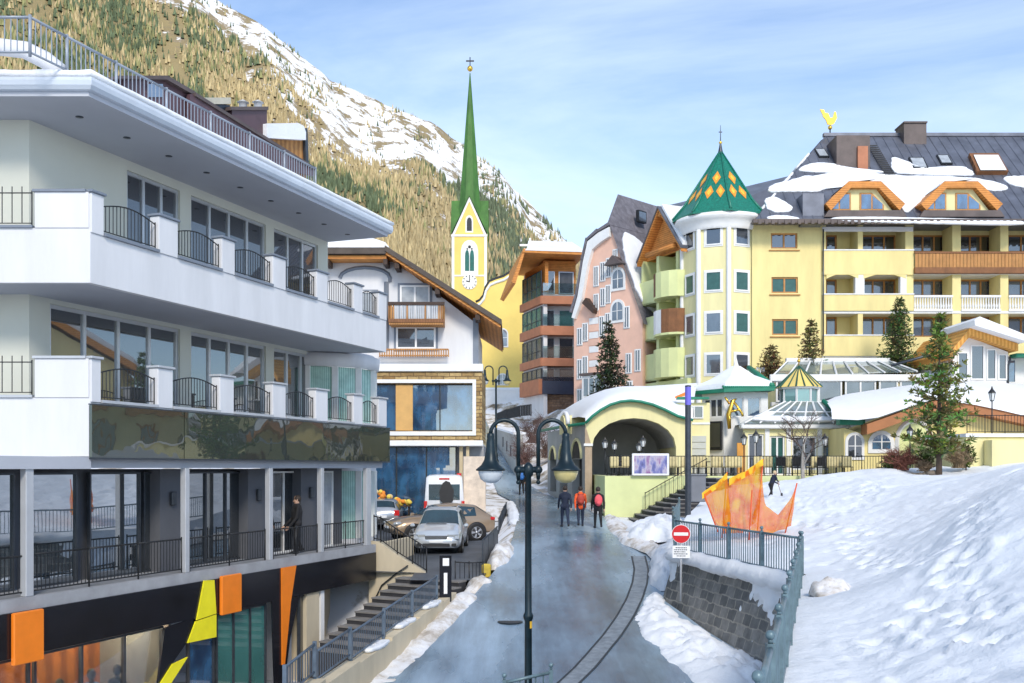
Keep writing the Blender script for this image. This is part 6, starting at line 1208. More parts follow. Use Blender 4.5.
m = MB(GTRIM, FX); m.box(rr2[0], -.4, zx(357.5), xx(1095), .4, zx(354)); m.tube([(xx(1009), -.1, zx(357)), (xx(1009), -.1, zx(362)), (xx(1007.5), -.05, zx(366)), (xx(1007.5), -.05, zx(385))], .06, 6, DSTEEL); m.build('gutter', TG)

# black iron fence of the terrace
fz0 = TZ
segs = [('under the arch left of the screen', 607, 633), ('between the screen and the dark column', 669, 712), ('behind the orange net', 712, 776), ('behind the bare tree', 776, 842), ('in front of the arched windows', 842, 921)]
for lab, a, b in segs:
    n = max(2, int((b-a)/16)); P = [(fx_(a+(b-a)*k/n, 48.15), 48.15, fz0) for k in range(n+1)]; r_ = thing('terrace_fence', f'black iron terrace fence {lab}', 'fence', P[0], group='black iron terrace fence runs'); railing(r_, P, .95, IRON, .13, .012, .022, .022, low=.12)
# illuminated screen
SC = thing('display_screen', 'white framed lit screen with blue and violet picture on the terrace fence', 'screen', at(650.5, 475, 47.85)); F_ = FR((0, 47.75, 0), (1, 0)); a, b, t, q = fx_(632, 47.8), fx_(669, 47.8), fz_(453.5, 47.8), fz_(475.5, 47.8); m = MB(WPL, F_); m.box(a, 0, q, b, .14, t, bev=.02); m.build('frame', SC)
ts = NT('screen_picture'); n1 = ts.noise(1.6, 4, .6, (1.6, 1, .7)); rp = ts.ramp(n1, 0, [(.32, (.03, .05, .25)), (.45, (.25, .28, .75)), (.55, (.75, .72, .95)), (.68, (.35, .10, .45))]); ts.l(rp, 0, ts.bs, 'Emission Color'); ts.bs.inputs['Emission Strength'].default_value = .3; ts.bs.inputs['Base Color'].default_value = (.02, .02, .03, 1)
m = MB(ts.m, F_); m.box(a+.1, -.012, q+.1, b-.1, -.003, t-.1); m.build('picture', SC)
# entrance steps
ES = thing('entrance_steps', 'curved dark entrance steps with snow up to the hotel terrace', 'steps', (7.2, 46.5, -2.7)); n = 11
for k in range(n):
    x0 = 5.75+k*.34; z1 = -2.55+(k+1)*.19; m = MB(STEP); q = [(x0-.12, 45.9-.0), (x0+.1, 45.25), (9.9, 45.2), (9.9, 47.98), (x0-.2, 47.98), (x0-.22, 46.8)]; m.prismz(q, -3.2, z1-.045, RISER); m.prismz([(x-.02*(i in (0, 1, 4, 5)), y-.02*(i in (1, 2))) for i, (x, y) in enumerate(q)], z1-.042, z1); m.build('step', ES)
P = [(6.35, 47.7, -2.1), (7.3, 47.7, -1.55), (8.3, 47.7, -1.0), (9.3, 47.7, -.45)]; r_ = thing('steps_railing', 'slim dark handrail climbing beside the entrance steps', 'railing', P[0]); railing(r_, P, .9, IRON, .2, .012, .02, .022)
# grey box
m = MB(mat('grey_cabinet', (.16, .17, .19), .5, .1, 2)); m.box(fx_(691, 41), 41, fz_(502, 41), fx_(706, 41), 41.4, fz_(475.5, 41), bev=.03); m.box(fx_(690.5, 41), 40.97, fz_(475.5, 41)+.003, fx_(706.5, 41), 41.43, fz_(474, 41)); bx_ = m.build('grey_cabinet'); tag(bx_, 'plain grey cabinet behind the slim dark column', 'cabinet')
PC = thing('light_column', 'slim dark light column with violet top in the snow', 'lamp', (fx_(688, 38.5), 38.5, fz_(518, 38.5))); F_ = FR((fx_(688, 38.5), 38.5, 0), (1, 0)); m = MB(DSTEEL, F_); m.lathe([(.115, fz_(525, 38.5)), (.115, fz_(405, 38.5))], 14, (0, 0, 0)); m.lathe([(.12, fz_(387, 38.5)), (.12, fz_(385.5, 38.5)), (0, fz_(385, 38.5))], 14, (0, 0, 0)); m.build('post', PC)
m = MB(mat('violet_lens', (.16, .14, .62), .3, .1, 2), F_); m.lathe([(.117, fz_(405, 38.5)), (.117, fz_(387, 38.5))], 14, (0, 0, 0)); m.build('lens', PC)

# ---------------------------------------------------------------- stone wall with its fence and the no entry sign
wa, wb = Vector((4.9, 30.0, 0)), Vector((6.5, 22.5, 0)); wc_ = Vector((-.9, -1.0, 0)); bt = 1.15
SWL = thing('stone_wall', 'dark stone retaining wall with snow along its top', 'wall', (5.2, 26, -4.4))
def stonewall(p, q, off, nm, extra=0):
    F = FR(p, q-p); L = (q-p).length; m = MB(STONE); m.add([(-.0, 0, -2.62), (L, 0, -2.62), (L+extra, -bt, -6.2), (-extra*0, -bt, -6.2), (0, .25, -2.62), (L, .25, -2.62), (L, .25, -6.2), (0, .25, -6.2)], [(3, 2, 1, 0), (0, 1, 5, 4), (1, 2, 6, 5), (3, 0, 4, 7)]); m.build(nm, SWL, F=F); return F, L
Fw, Lw_ = stonewall(wa, wb, 0, 'wall_face', 0); F2w, L2w = stonewall(wb, wc_, 0, 'wall_face', 0)
m = MB(STONE); m.box(-.02, 0, -4.6, .35, .6, -2.62); 
Fe = FR(wa+Vector((1.2, .9, 0)), (wa-(wa+Vector((1.2, .9, 0))))); m = MB(STONE); m.box(0, .0, -5, 1.5, .4, -2.62); m.build('wall_end', SWL, F=Fe)
def clump(m, c, r, n=9, seed=0):
    rg = random.Random(seed)
    for k in range(n):
        p = Vector(c)+Vector((rg.gauss(0, r), rg.gauss(0, r*.6), rg.gauss(0, r*.35))); m.ball(p, rg.uniform(.35, .8)*r, 8, sx=(1.2, 1, .6))
m = MB(SNOW)        # snow cushion over the wall top, hanging down in lobes
rows = []; n = 70
for k in range(n+1):
    t = Lw_*k/n; e = .5+.5*nz(t*.9, 1)+.35*nz(t*2.7, 5); hang = .10+.30*max(0, e-.2)*(.3+1.1*(t/Lw_)); th = .12+.07*nz(t*1.3, 9); b = .13+.05*nz(t*2, 4)
    rows.append([(t, .24, -2.5), (t, .1, -2.5+th), (t, -.16, -2.54+th), (t, -.2-b, -2.66+.04*nz(t*5, 2)), (t, -.13-b-hang*.1, -2.66-hang*.6), (t, -.05-hang*.15, -2.66-hang), (t, .04-hang*.1, -2.68-hang*.9)])
v = [p for r in rows for p in r]; m.M = Fw; m.add(v, [(k*7+j, k*7+j+1, (k+1)*7+j+1, (k+1)*7+j) for k in range(n) for j in range(6)], smooth=True)
def cling(F_, L, wfun, thr, seed):      # snow frozen onto the stones, thin irregular sheets following a noise outline
    st_ = .05; na, nb = int(L/st_), int(2.0/st_); val = {}
    for i in range(na+1):
        for j in range(nb+1):
            t, d = i*st_, j*st_; val[i, j] = wfun(t, d)+.55*nz(t*1.6, d*1.6, seed)+.35*nz(t*5, d*5, seed+2)-thr
    V = {}; vs = []; fs = []
    def vid(i, j):
        if (i, j) not in V:
            t, d = i*st_, j*st_; v_ = val[i, j]; e = max(-.03, min(.13, v_*.32)); V[i, j] = len(vs); vs.append((t, -bt*d/3.58-e-.004, -2.62-d))
        return V[i, j]
    for i in range(na):
        for j in range(nb):
            c = [(i, j), (i+1, j), (i+1, j+1), (i, j+1)]
            if max(val[q] for q in c) > 0: fs.append(tuple(vid(*q) for q in c))
    m.add(vs, fs, smooth=True)
cling(Fw, Lw_, lambda t, d: max(0, 1.05-abs(t-6.4)*.42)*max(0, 1-d*.48)+max(0, .8-t*.6)*max(0, 1-d*.7)+max(0, .35-d*.8), .62, 4)
m.build('wall_snow', SWL)
bank('snow_bank', [(4.4, 30.6, -3.82), (4.1, 29.0, -4.02), (4.02, 27.3, -4.2), (4.25, 25.5, -4.4), (4.75, 23.4, -4.6), (5.25, 21.0, -4.8)], [.3, .35, .75, 1.0, 1.1, 1.15], [.2, .28, .38, .42, .46, .46], SNOW, 6, n=25, st=.13)
bank('snow_bank', [(5.0, 32.6, -3.45), (5.3, 34.2, -3.25), (5.3, 36, -3.05), (4.75, 38.5, -2.85), (4.45, 42, -2.6), (4.55, 45.5, -2.45), (4.6, 47.6, -2.35)], [.25, .35, .45, .6, .5, .4, .3], [.12, .25, .35, .4, .3, .3, .3], DSNOW, 7)
bank('snow_bank', [(5.75, 18.6, -2.42), (6.1, 19.2, -2.4), (6.7, 19.7, -2.35)], [.35, .55, .35], [.25, .5, .25], DSNOW, 12, n=19, st=.1)
bank('snow_bank', [(4.6, 30.5, -3.75), (5.05, 32.6, -3.45), (5.6, 35, -3.15), (6.1, 37, -2.95)], [.35, .6, .7, .5], [.5, .8, .75, .5], SNOW, 13, n=19)
bank('snow_bank', [(5.2, 37.2, -2.75), (6.0, 40.5, -2.5), (6.8, 44.2, -2.35), (6.6, 45.2, -2.3)], [1.0, 1.4, 1.1, .5], [.7, .6, .4, .2], SNOW, 8, n=19)
bank('snow_bank', [(3.7, 56, -2.0), (4.2, 52, -2.1), (4.3, 48.4, -2.2)], [.35, .3, .3], [.3, .25, .25], DSNOW, 9)
def fence_run(lab, pts, nb):
    r_ = thing('wall_fence', lab, 'fence', pts[0], group='teal fence with ball finials'); railing(r_, pts, .92, TEAL, .085 if len(pts) > 6 else .125, .013, .036, .03, finial=.045, low=.1, square=True); return r_
zt_ = -2.5; n1_ = 4
fence_run('short teal fence run on top of the dark stone wall face', [wa.lerp(wb, k/n1_)+Vector((0, .06, zt_)) for k in range(n1_+1)], 0)
wd_ = Vector((1.7, 7.0, 0)); fence_run('long teal fence run descending between road and snow slope', [wb.lerp(wd_, k/9)+Vector((.02, 0, zt_)) for k in range(10)], 0)
fence_run('teal fence return behind the no entry sign', [wa+Vector((.0, .1, zt_)), Vector((5.35, 33.2, -2.35)), Vector((6.1, 36.5, -2.15))], 0)
NS = thing('no_entry_sign', 'round red no entry sign above a small white plate', 'traffic sign', (4.72, 28.6, -3.9)); sp = at(681, 534, 28.3); F_ = FR(sp, (1, -.12)); m = MB(LGREY, F_); m.tube([(0, .05, -1.9), (0, .05, .3)], .03, 8); m.build('post', NS)
circ = lambda r, n=32: [(r*math.cos(2*PI*k/n), r*math.sin(2*PI*k/n)) for k in range(n)]
m = MB(WPL, F_); m.prism(circ(.265), -.012, .012); m.build('disc_rim', NS); m = MB(RED, F_); m.prism(circ(.252), -.018, -.013); m.build('red_disc', NS); m = MB(WPL, F_)
m.box(-.2, -.024, -.045, .2, -.019, .045); m.build('white_bar', NS)
m = MB(WPL, F_); m.box(-.24, -.012, -.68, .25, .012, -.33); pl = m.build('text_plate', NS); m = MB(DSTEEL, F_)
for k, (a, b) in enumerate(((-.15, .16), (-.2, .2), (-.19, .12), (-.2, .18), (-.12, .14))):
    x = a; rg = random.Random(k)
    while x < b-.02: w_ = rg.uniform(.02, .06); m.box(x, -.016, -.40-k*.058, min(b, x+w_), -.0125, -.375-k*.058); x += w_+.014
m.build('plate_text', NS)
# orange netting on its poles in the snow
NTG = thing('safety_net', 'orange and yellow safety netting hung on thin poles in the snow', 'net', (8, 31.5, -2.1))
tn = NT('orange_net'); tcn, k_ = tn.coord(); wv = []
for ax, sc_ in (('X', 26), ('Z', 26)): q = tn.n('TexWave'); q.bands_direction = ax; q.inputs['Scale'].default_value = sc_; q.inputs['Distortion'].default_value = .6; tn.l(tcn, 'Object', q, 0); wv.append(q)
mxn = tn.n('Math', operation='MAXIMUM'); tn.l(wv[0], 1, mxn, 0); tn.l(wv[1], 1, mxn, 1); nn_ = tn.noise(1.1, 3, .5); cr_ = tn.ramp(nn_, 0, [(.36, (.84, .40, .01)), (.5, (.80, .17, .01)), (.62, (.86, .46, .02))]); tn.l(cr_, 0, tn.bs, 'Base Color'); tn.bs.inputs['Roughness'].default_value = .6
trn = tn.n('BsdfTransparent'); gt = tn.n('Math', operation='GREATER_THAN'); tn.l(mxn, 0, gt, 0); gt.inputs[1].default_value = .38; tl_ = tn.n('BsdfTranslucent'); tn.l(cr_, 0, tl_, 0); mm_ = tn.n('MixShader'); mm_.inputs[0].default_value = .4; tn.l(tn.bs, 0, mm_, 1); tn.l(tl_, 0, mm_, 2); mx2 = tn.n('MixShader'); tn.l(gt, 0, mx2, 0); tn.l(trn, 0, mx2, 1); tn.l(mm_, 0, mx2, 2); tn.l(mx2, 0, tn.out, 0)
YELN = mat('yellow_net_band', (.84, .48, .02), .6, .15, 3)
def cloth(m, top, bot, n=22, r=12, amp=.09, seed=0, mt=None, band=None):
    top = [Vector(p) for p in top]; bot = [Vector(p) for p in bot]
    def ev(P, t): k = min(int(t*(len(P)-1)), len(P)-2); return P[k].lerp(P[k+1], t*(len(P)-1)-k)
    g = [[ev(top, i/n).lerp(ev(bot, i/n), j/r)+Vector((0, amp*nz(i*.45, j*.2, seed)*(j/r+.3)*2.2, .05*nz(i*.3, j*.5, seed+3))) for j in range(r+1)] for i in range(n+1)]
    m.add([p for q in g for p in q], [(i*(r+1)+j, i*(r+1)+j+1, (i+1)*(r+1)+j+1, (i+1)*(r+1)+j) for i in range(n) for j in range(r)], mt, True)
    if band: m.tube([q[0] for q in g], .05, 6, band)
sh_ = lambda px, py, Y=31.5: at(px, py, Y)
m = MB(tn.m); cloth(m, [sh_(702, 494, 31), sh_(716, 484, 31.2), sh_(727, 474, 31.6)], [sh_(716, 524, 31), sh_(722, 530, 31.2), sh_(732, 533, 31.6)], seed=1); m.build('net', NTG)
m = MB(tn.m); cloth(m, [sh_(729, 480, 31.6), sh_(745, 472, 31.9), sh_(763, 460, 32.2)], [sh_(722, 534, 31.5), sh_(742, 533, 31.8), sh_(757, 522, 32.2)], seed=4, amp=.14); m.build('net', NTG)
m = MB(tn.m); cloth(m, [sh_(762, 478, 32.2), sh_(765, 505, 32.1), sh_(778, 515, 32), sh_(790, 500, 31.9), sh_(797, 484, 31.9)], [sh_(750, 530, 31.9), sh_(758, 534, 31.8), sh_(770, 533, 31.8), sh_(782, 530, 31.8), sh_(791, 526, 31.8)], seed=9, amp=.06); m.build('net', NTG)
m = MB(YELN)
def band(P, w0): 
    Q = [sh_(*p) for p in P]; cloth(m, Q, [q+Vector((0, .02, -w0)) for q in Q], n=16, r=3, amp=.05, seed=2)
band([(702, 493, 30.95), (716, 483, 31.15), (727, 473, 31.55)], .2); band([(729, 479, 31.55), (745, 471, 31.85), (763, 459, 32.15)], .22); m.build('net_band', NTG)
NETP = mat('red_orange_pole', (.70, .10, .02), .5, .1, 4)
for a, b in (((727, 472, 31.6), (722, 538, 31.6)), ((763, 459, 32.2), (757, 535, 32.2)), ((752, 490, 31.4), (749, 540, 31.4)), ((797, 483, 31.9), (785, 534, 31.9)), ((704, 494, 31), (718, 532, 31))):
    m = MB(NETP); m.tube([at(*a), at(*b)], .022, 8); m.build('pole', NTG)

# the next chalet to the right: just outside the frame, seen in the hotel windows
NC = thing('neighbour_chalet', 'pale yellow chalet with brown gable and snow roof mirrored in hotel windows', 'house', (42, 42, 1)); FNc = FR((34, 50, 0), (8, -12)); m = MB(YELP, FNc); m.prism([(0, -1), (14, -1), (14, 7.5), (7, 11.5), (0, 7.5)], 0, 12); m.build('wall', NC)
m = MB(OWOOD, FNc); m.prism([(-1.2, 7.0), (7, 11.8), (15.2, 7.0), (15.2, 7.5), (7, 12.4), (-1.2, 7.5)], -1.2, 12.5); m.box(-.3, -1.2, 3.9, 14.3, 0, 4.9, WOOD); m.build('roof', NC)
m = MB(SNOWR, FNc); m.prism([(-1.1, 7.51), (7, 12.41), (15.1, 7.51), (15.0, 8.0), (7, 13.0), (-1.0, 8.0)], -1.0, 12.4); m.build('roof_snow', NC)
for z in (1.2, 5.0):
    for x in (2.2, 5.4, 8.6, 11.8): window(NC, FNc, x, z, 1.3, 1.7, BFRAME, G_DARK, 2, 1, .1, y=-.065)
# ---------------------------------------------------------------- upper street
uw = thing('street_wall', 'grey wall with snow cap climbing beside the upper street', 'wall', (-.6, 80, 0)); a, b = at(516, 467, 72), at(494, 441, 88); F_ = FR((b.x, b.y, 0), (a.x-b.x, a.y-b.y)); L = math.hypot(a.x-b.x, a.y-b.y)
m = MB(GREYW, F_); m.prism([(0, .5), (L, -2), (L, fz_(434.5, 72)), (0, fz_(428, 88))], 0, .5); m.build('body', uw); m = MB(SNOWR, F_); m.prism([(0, fz_(428, 88)+.003), (L, fz_(434.5, 72)+.003), (L, fz_(432.5, 72)), (0, fz_(426, 88))], -.2, .7); m.build('wall_snow', uw)
for t in (.45, .62, .78): m = MB(DSTEEL, F_); m.box(L*t, -.05, 1.0-1.2*(t-.45)*2+.7, L*t+.5, .0, 2.2-1.2*(t-.45)*2+.3); m.build('window', uw)
P = [at(496, 424, 90), at(507, 420, 86), at(520, 417, 82), at(531, 416, 80)]; r_ = thing('hedge_fence', 'dark slatted fence above the grey street wall', 'fence', P[0]); railing(r_, P, .9, IRON, .3, .06, .05, .05)

def bush(loc, r, h, n, col, label, nm='bush', leaf=False, seed=0):
    o = thing(nm, label, 'bush', loc); rg = random.Random(seed); m = MB(mat('twig_'+str(col[0])[:4], col, .9, .3, 3))
    for k in range(n):
        a = rg.uniform(0, 2*PI); el = rg.uniform(.25, 1); L = rg.uniform(.5, 1)
        e = Vector((math.cos(a)*r*L*(1.1-el*.6), math.sin(a)*r*L*(1.1-el*.6), h*el*L)); mid = e*.5+Vector((rg.gauss(0, .08), rg.gauss(0, .08), h*.12)); b0 = Vector((rg.gauss(0, r*.15), rg.gauss(0, r*.15), -.05)); m.tube([Vector(loc)+b0, Vector(loc)+mid, Vector(loc)+e], [.016, .011, .004], 3, smooth=False, cap=False)
        for q in range(3):
            s = rg.uniform(.4, .95); p = mid.lerp(e, s); m.tube([Vector(loc)+p, Vector(loc)+p+Vector((rg.gauss(0, .16), rg.gauss(0, .16), rg.uniform(.02, .25)))*h], [.008, .003], 3, smooth=False, cap=False)
    m.build('twigs', o); return o
bush((.9, 72, .3), 1.6, 2.4, 160, (.16, .09, .08), 'brown leafless bush above the upper street behind the lamp', seed=1); bush((2.6, 73, .8), 1.7, 2.6, 160, (.15, .10, .085), 'brown leafless bush below the stone base of the apartment house', seed=2); bush((1.6, 78, 2.0), 1.8, 2.6, 140, (.13, .085, .08), 'dark brown bush on the bank below the church', seed=3)
bush((17.2, 44.3, -.05), 1.0, 1.05, 320, (.22, .085, .06), 'reddish brown bush left of the big conifer trunk', seed=4); bush((19.9, 44.6, .05), .75, 1.0, 200, (.28, .20, .12), 'straw coloured bush right of the big conifer trunk', seed=5); bush((18.0, 43.6, -.1), .6, .5, 140, (.26, .18, .11), 'low dry bush at the foot of the big conifer', seed=6)
# stone edging and planters near the bushes
ST = mat('edging_stone', (.22, .18, .14), .9, .3, 2, bump=.5)
rg = random.Random(5); ed = thing('stone_edging', 'low brown stone edging in the snow before the bushes', 'edging', (15.5, 44, -.3))
for k in range(14):
    t = k/13; p = at(862+70*t, 481-9*t, 43.5); m = MB(ST); m.ball((p.x, p.y+rg.uniform(-.2, .2), p.z-.05), rg.uniform(.14, .24), 7, sx=(1.6, 1.2, .6), m=5); m.build('stone', ed)

# ---------------------------------------------------------------- conifers and other trees
def conifer(loc, h, r, label, seed=0, whorls=26, per=8, col=(.055, .085, .035), tuft=.16, dens=5, shape=.85, droop=.25, low=.08, nm='conifer', lift=0.0, jit=.3):
    rg = random.Random(seed); o = thing(nm, label, 'tree', loc); L0 = Vector(loc)
    m = MB(BARK); lean = Vector((rg.gauss(0, .02), rg.gauss(0, .02), 0))*h
    m.tube([L0+Vector((0, 0, -.3)), L0+lean*.3+Vector((0, 0, h*.4)), L0+lean+Vector((0, 0, h*.99))], [h*.018+.02, h*.011+.01, .006], 8); brs = m
    c = MB(LEAF); V = []; Fs = []; C = []
    for w_ in range(whorls):
        t = low+(1-low)*(w_+rg.uniform(-.3, .3))/whorls; z = h*t; Lb = r*max(.04, (1-t))**shape*min(1, .72+t*2.2)
        for k in range(per if t < .85 else max(3, per-3)):
            a = 2*PI*(k+rg.uniform(-.4, .4))/per+w_*1.3; L = Lb*rg.uniform(1-jit*1.3, 1+jit*.6); d = Vector((math.cos(a), math.sin(a), 0)); base = L0+lean*t+Vector((0, 0, z))
            tipz = -droop*L+lift*L+rg.gauss(0, .04)*L; tip = base+d*L+Vector((0, 0, tipz)); mid = base+d*L*.5+Vector((0, 0, tipz*.3+.06*L)); brs.tube([base, mid, tip], [.012+.006*L, .010, .004], 4, smooth=False, cap=False)
            nt_ = max(2, int(L/tuft*1.15)); shade = rg.uniform(.7, 1.3)
            for q in range(nt_):
                s = (q+.7+rg.uniform(-.3, .3))/nt_; s = max(.12, min(1.02, s)); p = base.lerp(mid, s*2) if s < .5 else mid.lerp(tip, s*2-1); p = p+Vector((rg.gauss(0, 1), rg.gauss(0, 1), rg.gauss(0, .6)))*.25*tuft
                cc = [col[i]*shade*rg.uniform(.65, 1.45) for i in range(3)]
                if rg.random() < .12: cc = [cc[0]*1.3, cc[1]*1.2, cc[2]]
                for e in range(dens):
                    ax = (d*rg.uniform(.2, 1.0)+Vector((rg.gauss(0, .7), rg.gauss(0, .7), rg.gauss(.12+lift, .5)))).normalized(); sd_ = ax.cross(Vector((rg.gauss(0, 1), rg.gauss(0, 1), rg.gauss(0, 1)))).normalized()*tuft*.17; ln = tuft*rg.uniform(.7, 1.35); b = len(V)
                    V += [p-sd_*.4, p+ax*ln*.55+sd_, p+ax*ln, p+ax*ln*.55-sd_]; Fs.append((b, b+1, b+2, b+3)); C += [(*cc, 1)]*4
    brs.build('trunk', o); c.add(V, Fs); c.col = C; c.build('crown', o); return o
BT = (fx_(939, 43), 43, -.18)
conifer(BT, 6.9, 2.05, 'big loose conifer with upright tufts in front of the snowy curved roof', 21, 24, 7, (.15, .185, .055), .23, 8, .92, -.05, .10, 'pine_tree', lift=.22, jit=.55)
conifer((fx_(898, 62.9), 62.9, 5.45), 5.3, 1.55, 'tall dense conifer on the hotel terrace before the loggias', 22, 24, 9, (.075, .11, .04), .22, 6, .75, .1)
conifer((fx_(808, 62.9), 62.9, 5.45), 4.0, 1.05, 'slim olive conifer on the hotel terrace beside the downpipe', 23, 20, 8, (.12, .11, .045), .19, 6, .7, .0)
conifer((fx_(771, 62.9), 62.9, 5.45), 2.3, 1.35, 'short brownish conifer on the hotel terrace near the tower', 24, 14, 8, (.14, .10, .045), .2, 6, .8, .1)
conifer((fx_(613, 64), 64, 1.2), fz_(320, 64)-1.2, 2.3, 'dark spruce in front of the pink house', 25, 30, 9, (.045, .06, .035), .26, 7, .9, .25)
for i, (px, Y, z, h, lab) in enumerate(((892, 44.5, -.25, .75, 'small green dwarf conifer at the left end of the stone edging'), (966, 44.8, -.02, 1.0, 'small bright green dwarf conifer beside the big conifer trunk'), (925, 44.2, -.12, .9, 'dark dwarf conifer between the brown bushes'))): conifer((fx_(px, Y), Y, z), h, .5, lab, 30+i, 9, 7, (.07, .10, .03), .14, 6, .5, -.2, .05, 'dwarf_conifer', lift=.4)
def baretree(loc, h, label, seed=0):
    rg = random.Random(seed); o = thing('bare_tree', label, 'tree', loc); tr = MB(GBARK); tw = MB(mat('grey_twigs', (.11, .075, .065), .9, .3, 4))
    def grow(p, d, L, r, dep):
        q = p+d*L*.5+Vector((rg.gauss(0, .06), rg.gauss(0, .06), 0))*L; e = p+d*L; (tr if dep < 2 else tw).tube([p, q, e], [r, r*.85, r*.68], 6 if dep < 2 else 4, cap=False)
        if dep >= 6: return
        for k in range(3 if dep < 4 else 4):
            a = rg.uniform(0, 2*PI); sp = rg.uniform(.45, .95) if dep else rg.uniform(.55, 1.0); nd = (d+Vector((math.cos(a), math.sin(a), rg.uniform(-.1, .25)))*sp).normalized(); grow(e if rg.random() < .7 else q, nd, L*rg.uniform(.6, .8), r*.55, dep+1)
    grow(Vector(loc), Vector((0, 0, 1)), h*.36, .10, 0); tr.build('trunk', o); tw.build('crown', o)
baretree((fx_(803, 47.5), 47.5, -.55), 3.6, 'leafless young tree with pale trunk before the restaurant', 3)

# ---------------------------------------------------------------- lanterns
def lantern(loc, h, label, first=[None]):
    if first[0] is None:
        o = thing('lantern_post', label, 'lantern', loc, group='lanterns on posts'); first[0] = o; L = Vector(loc); m = MB(IRON); m.tube([L, L+Vector((0, 0, 1.5))], .03, 8); m.lathe([(.07, 0), (.05, .08), (.03, .12)], 8, L); m.build('post', o)
        m = MB(mat('lantern_glass', (.72, .74, .74), .2, .06, 3)); m.lathe([(.09, 1.53), (.15, 1.85)], 6, L, smooth=False); m.build('glass', o)
        m = MB(IRON); m.lathe([(.19, 1.85), (.17, 1.9), (.06, 2.02), (.03, 2.12), (0, 2.16)], 6, L, smooth=False); m.lathe([(.1, 1.5), (.1, 1.535)], 6, L, smooth=False)
        for k in range(6): a = k*PI/3; m.tube([L+Vector((.092*math.cos(a), .092*math.sin(a), 1.53)), L+Vector((.152*math.cos(a), .152*math.sin(a), 1.85))], .012, 4, smooth=False)
        m.build('cap', o); o.scale = (1, 1, h/2.16); return o
    o = copy_tree(first[0], loc, None, label); o.scale = (1, 1, h/2.16); return o
for px, y0, y1, Y, lab in ((605, 475, 437, 50, 'leftmost lantern under the yellow arch'), (614.5, 475, 439, 50.6, 'second lantern from the left under the yellow arch'), (639, 475, 441, 51, 'lantern under the arch behind the left edge of the screen'), (643, 475, 435, 49.6, 'taller lantern just above the lit screen'), (744, 475, 432, 51.5, 'left lantern before the orange door'), (756, 475, 429, 50.5, 'right lantern before the orange door'), (825, 476, 433, 50.5, 'lantern right of the leafless young tree'), (910, 472, 424, 47.4, 'lantern left of the big conifer in front of the arch recess'), (992, 436, 386, 46.2, 'lantern on the retaining wall right of the big conifer')):
    lantern(at(px, y0, Y), (y0-y1)/1000*Y, lab)

# ---------------------------------------------------------------- terrace chairs and tables
def chair_at(x, y, rz, label, first=[None]):
    if first[0] is None:
        o = thing('terrace_chair', label, 'chair', (x, y, TZ-.03), rz, 'chairs on the hotel terrace'); first[0] = o; W = world_of(o)
        m = MB(CREAMC); m.box(-.22, -.22, .43, .22, .22, .49, bev=.02); m.build('seat', o, F=W); m = MB(CREAMC); m.box(-.22, .17, .48, .22, .25, .98, bev=.03); m.build('backrest', o, F=W)
        for sx in (-.2, .2):
            for sy in (-.19, .2): m = MB(IRON); m.tube([(sx, sy, 0), (sx, sy, .43)], .02, 6); m.build('leg', o, F=W)
        return o
    return copy_tree(first[0], (x, y, TZ-.03), rz, label)
ords = 'first second third fourth fifth sixth seventh eighth ninth tenth eleventh twelfth thirteenth fourteenth fifteenth sixteenth last'.split(); rg = random.Random(8)
cpx = [615, 623, 674, 683, 696, 702, 711, 719, 728, 737, 757, 767, 788, 812, 832, 840, 848]
for i, px in enumerate(cpx): chair_at(fx_(px, 49.2+.5*(i % 2)), 49.2+.5*(i % 2), rg.uniform(2.6, 3.7), f'{ords[i]} cream cushioned terrace chair from the left behind the fence')
dch = None
def dark_chair(x, y, rz, label):
    global dch
    if dch is None:
        o = thing('dark_chair', label, 'chair', (x, y, TZ-.03), rz, 'dark chairs on the hotel terrace'); dch = o; W = world_of(o); m = MB(BLACKC); m.box(-.23, -.22, .42, .23, .22, .47); m.build('seat', o, F=W); m = MB(BLACKC); m.box(-.23, .19, .5, .23, .23, .95); m.build('backrest', o, F=W)
        for sx in (-.22, .22): m = MB(IRON); m.tube([(sx, -.2, 0), (sx, -.2, .65), (sx, .2, .68), (sx, .22, 0)], .02, 6); m.build('leg', o, F=W)
        return o
    return copy_tree(dch, (x, y, TZ-.03), rz, label)
for px, Y, rz, lab in ((780, 49, 3.1, 'dark terrace chair left of the leafless tree'), (795, 49, 3.3, 'dark terrace chair just behind the pale tree trunk'), (822, 49.3, 2.8, 'dark terrace chair right of the leafless tree'), (893, 49.3, 1.2, 'dark armchair in front of the arch recess'), (883, 49.8, -1.4, 'dark armchair facing the arch recess armchair')): dark_chair(fx_(px, Y), Y, rz, lab)
tb = None
for px, Y, lab in ((619, 50.1, 'round terrace table under the arch'), (690, 50, 'round terrace table behind the dark light column'), (706, 50.2, 'round terrace table between cream chairs behind the fence'), (732, 50.1, 'round terrace table left of the orange net tip'), (762, 50.1, 'round terrace table before the orange door'), (810, 50.3, 'round terrace table behind the leafless tree'), (887.5, 49.6, 'round terrace table between the two dark armchairs')):
    x = fx_(px, Y)
    if tb is None:
        tb = thing('terrace_table', lab, 'table', (x, Y, TZ-.03), group='tables on the hotel terrace'); W = world_of(tb); m = MB(DWOOD); m.lathe([(0, .7), (.38, .7), (.38, .74), (0, .74)], 16, smooth=False); m.build('tabletop', tb, F=W); m = MB(IRON); m.lathe([(.22, 0), (.2, .03), (.03, .05), (.03, .7)], 10); m.build('leg', tb, F=W)
    else: copy_tree(tb, (x, Y, TZ-.03), 0, lab)

